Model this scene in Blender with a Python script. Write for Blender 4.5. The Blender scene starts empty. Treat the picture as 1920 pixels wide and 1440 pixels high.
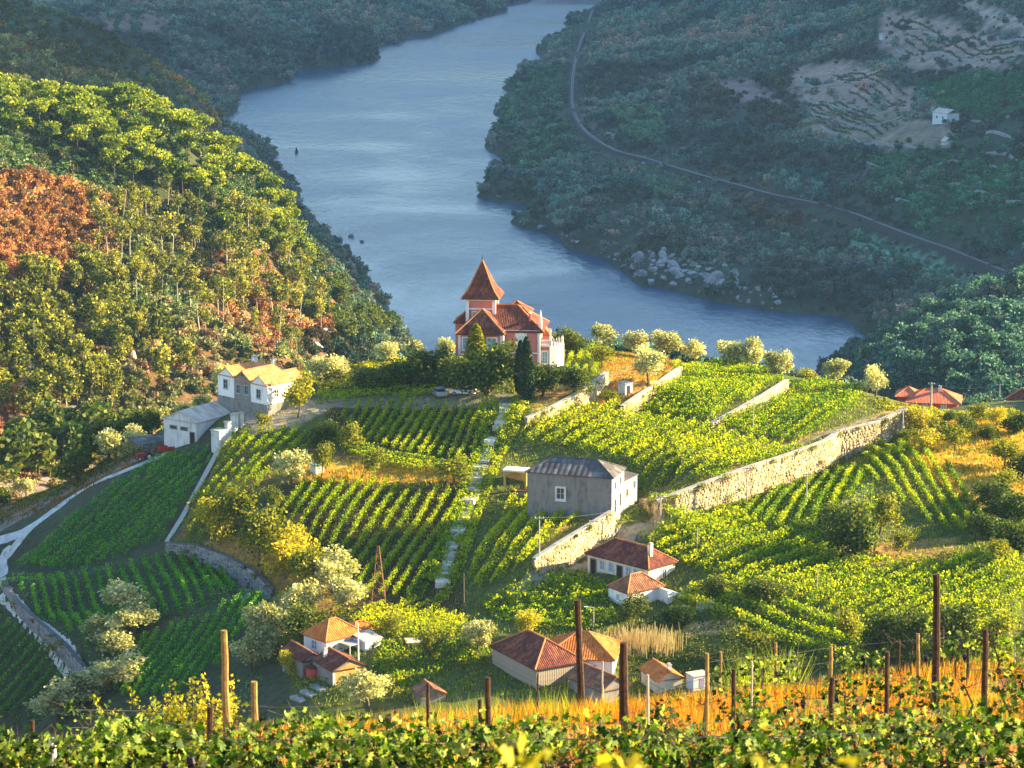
import bpy, math, random
import numpy as np
from mathutils import Vector, Matrix
random.seed(7)
rng = np.random.default_rng(11)
scene = bpy.context.scene
COL = scene.collection

# ------------------------------------------------------------------ camera
FPX = 5444.0                      # focal length in photograph pixels (1920 wide)
PITCH = math.radians(12.0)
CZ = 250.0                        # the river surface is z = 0
cam_d = bpy.data.cameras.new('camera')
cam = bpy.data.objects.new('camera', cam_d)
COL.objects.link(cam)
cam.location = (0, 0, CZ)
cam.rotation_euler = (math.pi / 2 - PITCH, 0, 0)
cam_d.sensor_width = 36.0
cam_d.lens = 36.0 * FPX / 1920.0
cam_d.clip_start = 0.5
cam_d.clip_end = 20000
cam_d.dof.use_dof = True
cam_d.dof.focus_distance = 430
cam_d.dof.aperture_fstop = 5.6
scene.camera = cam

# ------------------------------------------------------------------ light
SUN_EL = math.radians(18.5)
SUN_AZ = math.radians(14.0)       # from +X towards +Y
sdir = Vector((math.cos(SUN_EL) * math.cos(SUN_AZ), math.cos(SUN_EL) * math.sin(SUN_AZ), math.sin(SUN_EL)))
sl = bpy.data.lights.new('sun', 'SUN')
sl.energy = 5.0
sl.angle = math.radians(0.5)
sl.color = (1.0, 0.77, 0.42)
sun = bpy.data.objects.new('sun', sl)
COL.objects.link(sun)
sun.rotation_euler = sdir.to_track_quat('Z', 'Y').to_euler()
world = bpy.data.worlds.new('World')
scene.world = world
world.use_nodes = True
wn = world.node_tree.nodes
sky = wn.new('ShaderNodeTexSky')
sky.sky_type = 'NISHITA'
sky.sun_disc = False
sky.sun_elevation = SUN_EL
sky.sun_rotation = math.pi / 2 - SUN_AZ
sky.air_density = 1.2
sky.dust_density = 0.2
sky.ozone_density = 3.2
wn['Background'].inputs['Strength'].default_value = 0.075
world.node_tree.links.new(sky.outputs[0], wn['Background'].inputs['Color'])
scene.view_settings.view_transform = 'Standard'
scene.view_settings.look = 'None'
scene.view_settings.gamma = 1.0
scene.view_settings.use_curve_mapping = False
scene.view_settings.exposure = 2.42
scene.cycles.use_denoising = True
scene.cycles.max_bounces = 6
scene.cycles.diffuse_bounces = 3
scene.cycles.glossy_bounces = 2
scene.cycles.transmission_bounces = 4
scene.cycles.volume_bounces = 1
scene.cycles.sample_clamp_indirect = 6.0
HAZE = 0.36e-4

# ------------------------------------------------------------------ tags and links
def tag(o, label=None, cat=None, group=None, kind=None):
    if label: o['label'] = label
    if cat: o['category'] = cat
    if group: o['group'] = group
    if kind: o['kind'] = kind
    return o

def empty(name, loc=(0, 0, 0), rz=0.0, parent=None):
    o = bpy.data.objects.new(name, None)
    COL.objects.link(o)
    o.location = loc
    o.rotation_euler = (0, 0, rz)
    o.empty_display_size = 0.3
    if parent: o.parent = parent
    return o

def link(name, me, parent=None, loc=None, rot=None, scale=None):
    o = bpy.data.objects.new(name, me)
    COL.objects.link(o)
    if parent: o.parent = parent
    if loc is not None: o.location = loc
    if rot is not None: o.rotation_euler = rot
    if scale is not None: o.scale = scale
    return o

def np_mesh(name, V, Fq, mat, attrs=None, uv=None, smooth=False):
    """numpy verts (n,3) and equal sized faces (m,k) to a mesh"""
    me = bpy.data.meshes.new(name)
    V = np.ascontiguousarray(V, dtype=np.float32)
    Fq = np.ascontiguousarray(Fq, dtype=np.int32)
    m, k = Fq.shape
    me.vertices.add(len(V)); me.vertices.foreach_set('co', V.ravel())
    me.loops.add(m * k); me.loops.foreach_set('vertex_index', Fq.ravel())
    me.polygons.add(m)
    me.polygons.foreach_set('loop_start', np.arange(0, m * k, k, dtype=np.int32))
    if smooth:
        me.polygons.foreach_set('use_smooth', np.ones(m, dtype=bool))
    if attrs:
        for an, (tp, data) in attrs.items():
            if tp == 'FLOAT':
                a = me.attributes.new(an, 'FLOAT', 'POINT'); a.data.foreach_set('value', np.asarray(data, dtype=np.float32).ravel())
            else:
                a = me.attributes.new(an, 'FLOAT_COLOR', 'POINT'); a.data.foreach_set('color', np.asarray(data, dtype=np.float32).ravel())
    me.update(calc_edges=True)
    if mat: me.materials.append(mat)
    return me

class MB:
    """collects polygons for one mesh"""
    def __init__(s): s.v = []; s.f = []; s.uv = []
    def poly(s, pts, uvs=None):
        n = len(s.v); s.v += [tuple(p) for p in pts]; s.f.append(tuple(range(n, n + len(pts))))
        s.uv.append(uvs)
    def box(s, x0, x1, y0, y1, z0, z1):
        n = len(s.v)
        s.v += [(x0,y0,z0),(x1,y0,z0),(x1,y1,z0),(x0,y1,z0),(x0,y0,z1),(x1,y0,z1),(x1,y1,z1),(x0,y1,z1)]
        for f in ((0,3,2,1),(4,5,6,7),(0,1,5,4),(1,2,6,5),(2,3,7,6),(3,0,4,7)):
            s.f.append(tuple(n + i for i in f)); s.uv.append(None)
        return s
    def tube(s, pts, radii, n=6, cap=True):
        base = len(s.v); pts = [Vector(p) for p in pts]
        for i, p in enumerate(pts):
            d = (pts[min(i + 1, len(pts) - 1)] - pts[max(i - 1, 0)])
            if d.length < 1e-9: d = Vector((0, 0, 1))
            d.normalize()
            a = d.orthogonal().normalized() if abs(d.z) < .95 else Vector((1, 0, 0))
            a = (a - d * a.dot(d)).normalized(); b = d.cross(a)
            for k in range(n):
                t = 2 * math.pi * k / n
                s.v.append(tuple(p + (a * math.cos(t) + b * math.sin(t)) * radii[i]))
        for i in range(len(pts) - 1):
            for k in range(n):
                k2 = (k + 1) % n
                s.f.append((base + i*n + k, base + i*n + k2, base + (i+1)*n + k2, base + (i+1)*n + k)); s.uv.append(None)
        if cap:
            s.f.append(tuple(base + (len(pts)-1)*n + k for k in range(n))); s.uv.append(None)
            s.f.append(tuple(base + k for k in reversed(range(n)))); s.uv.append(None)
        return s
    def mesh(s, name, mat):
        me = bpy.data.meshes.new(name)
        me.from_pydata(s.v, [], s.f)
        if any(u for u in s.uv):
            ul = me.uv_layers.new(name='UVMap')
            k = 0
            for f, u in zip(s.f, s.uv):
                for j in range(len(f)):
                    ul.data[k].uv = u[j] if u else (0, 0)
                    k += 1
        me.materials.append(mat)
        me.update()
        return me
    def obj(s, name, mat, parent=None, **kw):
        return link(name, s.mesh(name, mat), parent, **kw)

# ------------------------------------------------------------------ noise
def _hash(ix, iy, seed):
    h = (ix.astype(np.int64) * 374761393 + iy.astype(np.int64) * 668265263 + seed * 974634777) & 0xFFFFFFFF
    h = ((h ^ (h >> 13)) * 1274126177) & 0xFFFFFFFF
    h = h ^ (h >> 16)
    return (h & 0xFFFF) / 65535.0
def vnoise(x, y, seed=0):
    x = np.asarray(x, float); y = np.asarray(y, float)
    ix = np.floor(x); iy = np.floor(y); fx = x - ix; fy = y - iy
    fx = fx*fx*(3-2*fx); fy = fy*fy*(3-2*fy)
    a = _hash(ix, iy, seed); b = _hash(ix+1, iy, seed); c = _hash(ix, iy+1, seed); d = _hash(ix+1, iy+1, seed)
    return (a*(1-fx)+b*fx)*(1-fy) + (c*(1-fx)+d*fx)*fy
def fbm(x, y, seed=0, o=4):
    s = 0; a = .5; t = 0
    for k in range(o):
        s = s + a * vnoise(x * 2**k, y * 2**k, seed + k); t += a; a *= .5
    return s / t
def sstep(a, b, x):
    t = np.clip((x - a) / (b - a), 0, 1); return t*t*(3-2*t)

# ------------------------------------------------------------------ survey geometry (sight lines from the view point)
CP, SP = math.cos(PITCH), math.sin(PITCH)
def P(px, py, Y):
    xc = (px - 960) / FPX; yc = (720 - py) / FPX
    dx, dy, dz = xc, CP + yc * SP, -SP + yc * CP
    t = Y / dy
    return (dx * t, Y, CZ + dz * t)
def PZ(px, py, z=0.0):
    xc = (px - 960) / FPX; yc = (720 - py) / FPX
    dx, dy, dz = xc, CP + yc * SP, -SP + yc * CP
    t = (z - CZ) / dz
    return (dx * t, dy * t, z)
def proj(x, y, z):
    x = np.asarray(x); zz = np.asarray(z) - CZ; y = np.asarray(y)
    d = y * CP - zz * SP; u = y * SP + zz * CP
    return 960 + FPX * x / d, 720 - FPX * u / d

# ------------------------------------------------------------------ retaining walls (top line pixel, distance, height)
WALLS = {
 'long':   [(1204,941,432,3.2),(1232,941,425,3.6),(1262,930,427,4.0),(1330,905,431,4.6),(1400,880,436,5.0),(1470,858,442,5.0),(1545,830,449,4.8),(1572,812,453,4.6),(1640,795,457,4.0),(1698,770,463,3.4)],
 'upper':  [(1332,798,455,0.5),(1380,772,461,1.4),(1430,744,468,2.2),(1474,716,476,2.8)],
 'middle': [(1165,766,459,0.6),(1200,742,466,1.6),(1240,716,474,2.0),(1274,692,483,2.4)],
 'villa':  [(985,788,452,0.8),(1030,768,456,1.6),(1070,748,461,2.4),(1105,726,466,3.0),(1136,702,473,3.4)],
 'grey':   [(1000,1052,404,2.0),(1040,1026,408,3.2),(1090,996,413,4.2),(1146,962,419,5.0)],
 'diag':   [(414,842,456,0.9),(380,905,447,1.2),(345,970,438,1.2),(314,1020,431,1.6)],
 'corner': [(314,1020,431,1.6),(370,1024,429,2.4),(430,1046,425,3.0),(480,1074,420,3.0),(512,1108,415,2.2)],
 'road':   [(8,1092,428,1.0),(34,1130,423,1.4),(80,1172,417,1.7),(125,1212,411,1.9),(168,1262,404,1.6)],
}
W_XY = {}
for k, pts in WALLS.items():
    W_XY[k] = np.array([[*P(a, b, Y), H] for a, b, Y, H in pts])     # x y ztop H

# ------------------------------------------------------------------ ground control points
ctl = []
def c(*pts):
    for (px, py, Y) in pts: ctl.append(P(px, py, Y))
def craw(*pts):
    for p in pts: ctl.append((p[0], p[1], p[2] + CZ))
def cuv(*pts):                                                       # (x/Y, Y, height over the camera)
    for u, Y, z in pts: ctl.append((u * Y, Y, z + CZ))
# the vineyard hill
c((900,706,476),(1030,702,477),(860,680,496),(700,688,506),(600,700,503),(1130,655,506),(1060,660,500),(1200,668,502),(1290,684,498),
  (1380,692,494),(1450,704,489),(1540,720,484),(1640,742,478),(700,740,474),(560,762,466),(500,784,463),(620,745,478),
  (430,802,461),(330,830,466),(300,858,464),(690,765,467),(900,760,463),(960,755,462),(620,800,461),(780,870,446),(880,850,449),
  (560,850,452),(690,905,439),(560,905,440),(850,905,438),(450,850,453),(400,930,441),(480,940,437),(690,1010,422),(560,1010,424),(820,1010,423),
  (480,1000,428),(690,1120,405),(790,1090,409),(560,1090,411),(850,1150,399),(900,960,431),(940,880,441),(980,930,435),(1060,930,432),
  (1150,880,440),(1100,850,445),(1000,830,449),(1200,830,449),(1300,830,451),(1250,780,461),(1300,740,469),(1380,720,481),
  (1420,800,457),(1500,780,462),(1560,760,468),(1500,730,478),(1400,840,449),(1250,880,438),(1180,920,430),
  (980,1000,418),(940,1060,409),(900,1120,401),(1000,1100,401),(1100,1060,407),(1160,1004,411),(1178,1000,413.5),(1206,988,417),(1232,988,418),(1200,1020,409),
  (1080,1100,399),(1200,1130,394),(1300,1020,409),(1450,980,417),(1560,930,428),(1620,890,437),(1700,840,448),
  (1450,1060,403),(1600,1030,411),(1700,960,425),(1800,1000,418),(1800,900,437),(1900,900,438),(1760,820,455),(1900,800,462),
  (1300,1110,395),(1450,1130,390),(1600,1120,392),(1800,1100,393),(1900,1050,402),(1300,1200,381),(1500,1210,378),(1700,1210,374),(1900,1200,374),
  (1150,1200,381),(1050,1290,367),(950,1280,370),(1200,1280,369),(850,1200,385),(700,1180,391),(600,1160,396),(620,1285,373),(700,1290,371),(800,1260,377),
  (1090,680,488),(1180,720,470),(1740,772,480),(1830,778,482),(1900,772,490),(1300,1300,362),(1700,1300,360),(800,1330,362),(560,1330,368))
# its shaded left flank
c((250,900,458),(180,920,461),(100,960,463),(30,1010,458),(100,1010,451),(200,1000,446),(300,960,444),(20,1070,447),(100,1080,437),(200,1080,431),
  (280,1060,430),(350,1080,421),(430,1100,415),(200,1170,415),(300,1180,409),(400,1180,406),(480,1160,404),(120,1170,422),
  (250,1250,401),(350,1260,395),(450,1250,391),(200,1300,394),(350,1330,384),(100,1300,409),(0,1230,418),(60,1370,398),(0,1440,398),(480,1320,376))
c((0,960,487),(100,930,478),(200,880,478),(260,830,482),(150,900,485),(0,1100,452),(-100,1100,455),(-100,1250,425))
for k, A in W_XY.items():
    for x, y, z, H in A: ctl.append((x, y, z - H / 2))
# hidden dip between the view point's slope and the hill
cuv(*[(u, Y, z) for u in (-.32, -.16, 0, .16, .32) for Y, z in ((140, -55), (200, -82), (270, -108), (320, -122))])
cuv(*[(u, 105, -40) for u in (-.32, -.16, 0, .16, .32)])
# the flank of the hill going down to the river
cuv((-.03,560,-132),(.03,560,-130),(.09,560,-125),(.13,560,-131),(-.02,650,-180),(.05,650,-175),(.11,650,-162),(0,780,-240),(.06,780,-232),(.10,800,-215),
    (0,1000,-262),(.06,950,-262),(-.02,900,-258),(-.03,700,-208),(.09,1000,-250),(.08,1150,-263))
# little valley left of the hill and the sunlit forest hill
cuv((-.07,560,-140),(-.12,540,-142),(-.17,540,-140),(-.22,560,-138),(-.05,640,-176))
c((0,830,640),(80,830,630),(150,800,650),(300,740,690),(400,720,710),(560,690,760),(680,660,860),
  (0,640,715),(150,600,745),(300,560,790),(450,560,830),(560,590,860),(640,600,920),
  (0,440,790),(120,420,820),(260,400,865),(400,430,900),(500,470,930),(600,530,960),(700,610,1000),
  (0,315,850),(100,295,890),(220,292,930),(340,300,950),(430,370,965),
  (0,250,900),(100,240,940),(200,243,970),(300,268,985),(400,300,1000),(480,390,1010),(560,460,1020),(640,540,1040))
cuv((-.19,1000,-118),(-.19,1250,-165),(-.25,900,-95),(-.3,700,-70),(-.3,500,-110),(-.24,650,-120),(-.4,900,-60),(-.14,1200,-170),(-.11,1250,-200),(-.09,1250,-225))
# left bank of the river and the far left hills
def shore(*pts):
    for (a, b) in pts: ctl.append(PZ(a, b, 0.3))
def bed(*pts):
    for (a, b) in pts:
        q = PZ(a, b, 0); ctl.append((q[0], q[1], -12))
shore((735,640),(700,560),(650,490),(600,450),(545,395),(500,320),(470,260),(440,205),(470,165),(560,130),(700,92),(840,55),(945,20),(985,2),(1020,-30))
bed((800,620),(780,520),(700,440),(640,360),(580,250),(640,200),(760,300),(850,420),(950,520),(1050,560),(1200,590),(1350,620),(1450,650),(860,150),(950,80),(1050,30),(850,250),(760,160),(895,180),(875,250),(882,310),(850,350),(1000,58),(925,120),(900,150),(930,405),(1010,452),(1100,500),(1200,555),(1300,585),(1450,612),(1560,640),(1065,8),(1090,-15),(1110,-40))
shore((1165,-40),(1135,0),(1105,25),(1080,50),(1045,78),(1010,102),(975,132),(945,165),(930,205),(920,250),(918,285),(922,315),(905,345),(897,368),(960,412),(1050,455),(1150,497),(1220,537),(1330,562),(1450,583),(1600,603),(1622,625),(1590,670))
c((300,150,1750),(380,200,1500),(200,120,1850),(250,60,2300),(0,120,1900),(0,20,2450),(400,80,2350),(500,50,2500),(650,20,2780),(820,0,3000),(300,0,2650),(600,90,2500),(350,250,1350),(430,320,1300))
cuv((-.2,3000,-120),(-.05,3600,-190),(.05,4300,-200),(-.1,4200,-60),(0,4600,-60),(.1,4200,0),(-.3,2500,-20),(-.3,4000,150),(-.35,1600,-120),(-.1,5600,120),(.1,5600,160),(-.4,5500,220))
# right bank: railway bench 15 m over the water
RAIL = [(1112,20),(1100,50),(1082,105),(1074,150),(1074,205),(1094,252),(1150,290),(1220,312),(1300,338),(1400,363),(1500,390),(1600,420),(1700,456),(1780,486),(1850,515),(1940,552)]
for a, b in RAIL: ctl.append(PZ(a, b, 15.0))
c((1200,200,2080),(1200,100,2450),(1180,30,2800),(1350,250,1850),(1350,120,2250),(1300,0,2700),(1500,300,1680),(1500,200,1860),(1500,100,2150),(1500,0,2480),
  (1650,350,1540),(1650,250,1680),(1650,150,1880),(1650,40,2200),(1800,400,1440),(1800,300,1540),(1750,220,1660),(1800,150,1790),(1800,50,2050),(1900,450,1380),(1900,330,1480),(1920,200,1640),(1920,60,1920),
  (1000,250,1950),(960,330,1770),(1100,380,1600),(1300,460,1490),(1500,520,1400),(1700,560,1300),(1850,580,1180))
c((1700,650,1050),(1640,700,960),(1620,730,880),(1750,700,870),(1900,640,980),(1900,720,800),(1800,600,1120),(1660,795,700),(1760,775,520),(1850,775,520),(1900,775,520),(1700,764,505),(1650,750,500),(1740,779,560),(1740,781,620),(1900,777,610),(1900,772,700))
cuv((.25,600,-132),(.25,450,-116),(.26,380,-118),(.25,850,-185),(.24,1100,-190),(.24,1400,-120),(.24,1700,-80),(.24,2200,-40),(.32,1500,-20),(.32,2000,50),(.42,1700,190),(.42,2300,330),(.32,2700,200),(.5,1300,-60),(.42,900,-170),(.5,2000,360),(.3,3500,260),(.2,3200,-60),(.2,3800,40),(.55,3000,480),(.5,700,-140),(.5,4500,560))  # includes an unseen ridge off to the right, raised to shade the far valley
ctl = np.array(ctl, float)
def _uv(x, y): return np.stack([x / y, np.log(y)], -1)
def tps_fit(Q, z, lam=1e-4):
    n = len(Q); d2 = ((Q[:, None] - Q[None]) ** 2).sum(-1)
    K = np.where(d2 > 0, d2 * np.log(np.maximum(d2, 1e-20)), 0)
    Kf = K + lam * np.eye(n)
    Pm = np.hstack([np.ones((n, 1)), Q])
    A = np.block([[Kf, Pm], [Pm.T, np.zeros((3, 3))]])
    return np.linalg.solve(A, np.concatenate([z, np.zeros(3)]))
def tps_eval(Q, w, X):
    out = np.empty(len(X)); n = len(Q)
    for i in range(0, len(X), 20000):
        B = X[i:i+20000]
        d2 = (B[:, 0:1] - Q[None, :, 0]) ** 2 + (B[:, 1:2] - Q[None, :, 1]) ** 2
        K = d2 * np.log(np.maximum(d2, 1e-20))
        out[i:i+20000] = K @ w[:n] + w[n] + B @ w[n+1:]
    return out
Q_UV = _uv(ctl[:, 0], ctl[:, 1])
TW = tps_fit(Q_UV, ctl[:, 2], 2e-5)
# the slope the photographer stands on
fg = np.array([P(*a) for a in ((0,1640,26),(960,1640,26),(1920,1640,26),(0,1545,40),(960,1545,40),(1920,1530,40),(0,1445,60),(480,1432,60),(960,1425,60),(1440,1408,60),(1920,1378,60),
   (300,1415,75),(700,1385,78),(1000,1372,80),(1400,1335,82),(1700,1302,85),(1920,1292,86),(0,1450,75))]
   + [(-60,20,CZ-9),(0,0,CZ-2.2),(0,10,CZ-6.2),(60,20,CZ-8),(0,-20,CZ+3),(60,-20,CZ+4),(-60,-20,CZ+2),(-60,60,CZ-26),(60,60,CZ-18),(-60,95,CZ-42),(0,97,CZ-37),(30,100,CZ-36),(60,100,CZ-34),(-30,96,CZ-40),(-60,125,CZ-52),(0,125,CZ-48),(60,125,CZ-46)])
FW = tps_fit(fg[:, :2] / 50, fg[:, 2], 1e-4)

def wall_offset(x, y):
    off = np.zeros(len(x))
    for k, A in W_XY.items():
        best = np.full(len(x), 1e9); sg = np.zeros(len(x)); hh = np.zeros(len(x))
        for i in range(len(A) - 1):
            ax, ay, bx, by = A[i, 0], A[i, 1], A[i+1, 0], A[i+1, 1]
            ex, ey = bx - ax, by - ay; L2 = ex*ex + ey*ey
            t = np.clip(((x-ax)*ex + (y-ay)*ey) / L2, 0, 1)
            qx, qy = ax + t*ex - x, ay + t*ey - y
            d = np.hypot(qx, qy)
            L = math.sqrt(L2)
            side = (ex*(y-ay) - ey*(x-ax)) / L
            m = d < best
            best = np.where(m, d, best); sg = np.where(m, side, sg); hh = np.where(m, A[i, 3]*(1-t) + A[i+1, 3]*t, hh)
        s = 1.0 if UP_LEFT[k] else -1.0
        g = np.clip(sg * s / 0.35, -1, 1)
        Ed = np.minimum(np.hypot(x-A[0,0], y-A[0,1]), np.hypot(x-A[-1,0], y-A[-1,1]))
        endf = np.where(Ed <= best + .01, np.exp(-np.maximum(best - .4, 0) / 1.3), 1.0)
        off += g * hh / 2 * np.exp(-np.maximum(best - .3, 0) / 9.0) * endf
    return off
UP_LEFT = {k: True for k in WALLS}
for k in ('diag', 'road'): UP_LEFT[k] = True
def _side(A, q):
    ex, ey = A[-1, 0] - A[0, 0], A[-1, 1] - A[0, 1]
    return ex * (q[1] - A[0, 1]) - ey * (q[0] - A[0, 0]) > 0
for k, q in {'long': (1400,830,448), 'upper': (1380,720,481), 'middle': (1180,700,480), 'villa': (1030,720,470), 'grey': (1040,960,425),
             'diag': (420,930,441), 'corner': (470,1030,426), 'road': (150,1170,421)}.items():
    UP_LEFT[k] = bool(_side(W_XY[k], P(*q)))

def height(x, y):
    x = np.atleast_1d(np.asarray(x, float)); y = np.atleast_1d(np.asarray(y, float))
    z = np.empty(len(x)); near = y < 130; far = y > 92
    zn = zf = None
    if far.any():
        X = _uv(x[far], y[far]); zf = tps_eval(Q_UV, TW, X)
        yy = y[far]; xx = x[far]
        h = (yy > 380) & (yy < 500)
        o = np.zeros(len(xx)); 
        if h.any(): o[h] = wall_offset(xx[h], yy[h])
        amp = .25 + np.clip((yy - 560) * .012, 0, 7)
        sc = np.where(yy < 600, 6.0, 45.0)
        zf = zf + o + (fbm(xx / 7, yy / 7, 3, 3) - .5) * .5 + (fbm(xx / 60, yy / 60, 9, 4) - .5) * 2 * np.clip((yy - 560) * .012, 0, 9) * np.where(yy > 900, .12 + .88 * sstep(0, 40, np.abs(zf)), 1)
    if near.any():
        zn = tps_eval(fg[:, :2] / 50, FW, np.stack([x[near], y[near]], -1) / 50) + (fbm(x[near] / 3, y[near] / 3, 5, 3) - .5) * .35
    if zf is not None:
        zf = np.where(y[far] > 900, zf + 3.2 * sstep(0, 1.3, zf) + np.minimum(zf, 0) * .8, zf)
    if zn is not None: z[near] = zn
    if zf is not None:
        t = sstep(95, 128, y[far])
        prev = np.where(near[far], z[far], zf)
        z[far] = prev * (1 - t) + zf * t
    return z
def H1(x, y): return float(height([x], [y])[0])
def hit(px, py, y0=345.0, y1=620.0, step=.5):
    """first ground point on the sight line through a pixel beyond distance y0"""
    Y = np.arange(y0, y1, step)
    xc = (px - 960) / FPX; yc = (720 - py) / FPX
    dx, dy, dz = xc, CP + yc * SP, -SP + yc * CP
    x = dx / dy * Y; z = CZ + dz / dy * Y
    g = height(x, Y); b = z < g
    if not b.any():
        i = int(np.argmin(z - g))
        return (x[i], Y[i], g[i])
    i = int(np.argmax(b))
    if i > 0:
        a0 = z[i-1] - g[i-1]; a1 = g[i] - z[i]; t = a0 / (a0 + a1)
        yy = Y[i-1] + t * step
    else: yy = Y[0]
    xx = dx / dy * yy
    return (xx, yy, H1(xx, yy))
def hits(pts, y0=345.0, y1=620.0): return [hit(a, b, y0, y1) for a, b in pts]
def inpoly(x, y, poly):
    x = np.asarray(x); y = np.asarray(y); c_ = np.zeros(x.shape, bool); n = len(poly)
    for i in range(n):
        x0, y0 = poly[i][0], poly[i][1]; x1, y1 = poly[(i+1) % n][0], poly[(i+1) % n][1]
        if y0 == y1: continue
        m = ((y0 > y) != (y1 > y)) & (x < (x1 - x0) * (y - y0) / (y1 - y0) + x0)
        c_ ^= m
    return c_
# ------------------------------------------------------------------ materials
def newmat(name):
    m = bpy.data.materials.new(name); m.use_nodes = True
    nt = m.node_tree; b = nt.nodes['Principled BSDF']
    b.inputs['Roughness'].default_value = .85
    if 'Specular IOR Level' in b.inputs: b.inputs['Specular IOR Level'].default_value = .25
    return m, nt, b
def N(nt, t, **kw):
    n = nt.nodes.new(t)
    for k, v in kw.items():
        if k in n.inputs: n.inputs[k].default_value = v
        else: setattr(n, k, v)
    return n
def ramp(nt, fac, stops):
    r = nt.nodes.new('ShaderNodeValToRGB'); e = r.color_ramp.elements
    while len(e) > 1: e.remove(e[-1])
    e[0].position = stops[0][0]; e[0].color = (*stops[0][1], 1)
    for p, c_ in stops[1:]:
        q = e.new(p); q.color = (*c_, 1)
    nt.links.new(fac, r.inputs[0]); return r.outputs[0]
def mixc(nt, f, a, b, mode='MIX'):
    m = nt.nodes.new('ShaderNodeMix'); m.data_type = 'RGBA'; m.blend_type = mode
    for s, v in ((0, f), (6, a), (7, b)):
        if hasattr(v, 'is_linked') or isinstance(v, bpy.types.NodeSocket): nt.links.new(v, m.inputs[s])
        elif s == 0: m.inputs[s].default_value = v
        else: m.inputs[s].default_value = (*v, 1)
    return m.outputs[2]
def bump(nt, b, h, strength=.4, dist=.05):
    n = nt.nodes.new('ShaderNodeBump'); n.inputs['Strength'].default_value = strength; n.inputs['Distance'].default_value = dist
    nt.links.new(h, n.inputs['Height']); nt.links.new(n.outputs[0], b.inputs['Normal'])

def leafmat(name, cols, trans=.45, instancer=False, rnd=.25, clump=1.2):
    """cols: dark, mid, light; tint attribute picks between them"""
    m, nt, b = newmat(name); L = nt.links
    at = N(nt, 'ShaderNodeAttribute', attribute_name='tint')
    oi = N(nt, 'ShaderNodeObjectInfo'); tc = N(nt, 'ShaderNodeTexCoord')
    nz = N(nt, 'ShaderNodeTexNoise'); nz.inputs['Scale'].default_value = clump
    L.new(tc.outputs['Object'], nz.inputs['Vector'])
    a1 = N(nt, 'ShaderNodeMath', operation='MULTIPLY_ADD'); L.new(oi.outputs['Random'], a1.inputs[0]); a1.inputs[1].default_value = rnd; L.new(at.outputs['Fac'], a1.inputs[2])
    a2 = N(nt, 'ShaderNodeMath', operation='MULTIPLY_ADD'); L.new(nz.outputs[0], a2.inputs[0]); a2.inputs[1].default_value = .6; L.new(a1.outputs[0], a2.inputs[2])
    a3 = N(nt, 'ShaderNodeMath', operation='SUBTRACT'); L.new(a2.outputs[0], a3.inputs[0]); a3.inputs[1].default_value = .3 + rnd / 2
    colr = ramp(nt, a3.outputs[0], [(0.05, cols[0]), (.5, cols[1]), (.95, cols[2])])
    if instancer:
        ia = N(nt, 'ShaderNodeAttribute', attribute_name='hue'); ia.attribute_type = 'INSTANCER'
        colr = mixc(nt, 1.0, colr, ia.outputs['Color'], 'MULTIPLY')
    b.inputs['Roughness'].default_value = .6
    L.new(colr, b.inputs['Base Color'])
    tr = N(nt, 'ShaderNodeBsdfTranslucent'); 
    tcol = mixc(nt, 1.0, colr, (1.35, 1.25, .55), 'MULTIPLY')
    L.new(tcol, tr.inputs['Color'])
    mx = N(nt, 'ShaderNodeMixShader'); mx.inputs[0].default_value = trans
    L.new(b.outputs[0], mx.inputs[1]); L.new(tr.outputs[0], mx.inputs[2])
    L.new(mx.outputs[0], nt.nodes['Material Output'].inputs['Surface'])
    return m
M = {}
M['vine'] = leafmat('vine_leaves', ((.008,.052,.001),(.145,.29,.003),(.50,.53,.008)), .55)
M['vine_shade'] = leafmat('vine_leaves_shade', ((.010,.10,.006),(.06,.34,.014),(.28,.54,.03)), .4)  # shaded copy of the vine leaves: cool shade tone put into the colour
M['vine_near'] = leafmat('vine_leaves_near', ((.005,.024,.002),(.055,.145,.006),(.40,.50,.11)), .45, clump=2.0)
M['olive'] = leafmat('olive_leaves', ((.13,.17,.06),(.42,.44,.20),(.82,.80,.46)), .4)
M['broad'] = leafmat('broad_leaves', ((.010,.035,.004),(.055,.11,.008),(.24,.25,.03)), .35)
M['fruit'] = leafmat('fruit_tree_leaves', ((.03,.06,.004),(.18,.22,.01),(.55,.50,.03)), .45)
M['yellow'] = leafmat('yellow_leaves', ((.18,.20,.01),(.45,.42,.02),(.75,.62,.05)), .5)
M['cypress'] = leafmat('cypress_leaves', ((.008,.030,.008),(.018,.055,.012),(.05,.10,.02)), .2)
M['pine'] = leafmat('pine_needles', ((.008,.032,.003),(.14,.22,.008),(.56,.58,.03)), .4, clump=.3)
M['euc'] = leafmat('eucalyptus_leaves', ((.012,.026,.004),(.14,.185,.018),(.62,.56,.08)), .4, clump=.25)
M['rust'] = leafmat('rust_leaves', ((.08,.035,.015),(.34,.15,.055),(.62,.34,.13)), .35, clump=.3)
M['scrub'] = leafmat('scrub_leaves', ((.010,.032,.026),(.058,.100,.078),(.18,.22,.18)), .3, instancer=True, clump=.8)  # stops lifted towards blue, carrying distance haze in the colour
M['teal'] = leafmat('far_tree_leaves', ((.008,.045,.036),(.055,.165,.125),(.19,.36,.28)), .3, clump=.25)
M['drygrass'] = leafmat('dry_grass_blades', ((.16,.05,.006),(.40,.16,.014),(.64,.33,.035)), .45)
M['goldgrass'] = leafmat('golden_grass_blades', ((.34,.20,.02),(.62,.42,.05),(.85,.64,.12)), .45)
M['greengrass'] = leafmat('green_grass_blades', ((.09,.14,.01),(.22,.30,.02),(.45,.48,.04)), .45)
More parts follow.
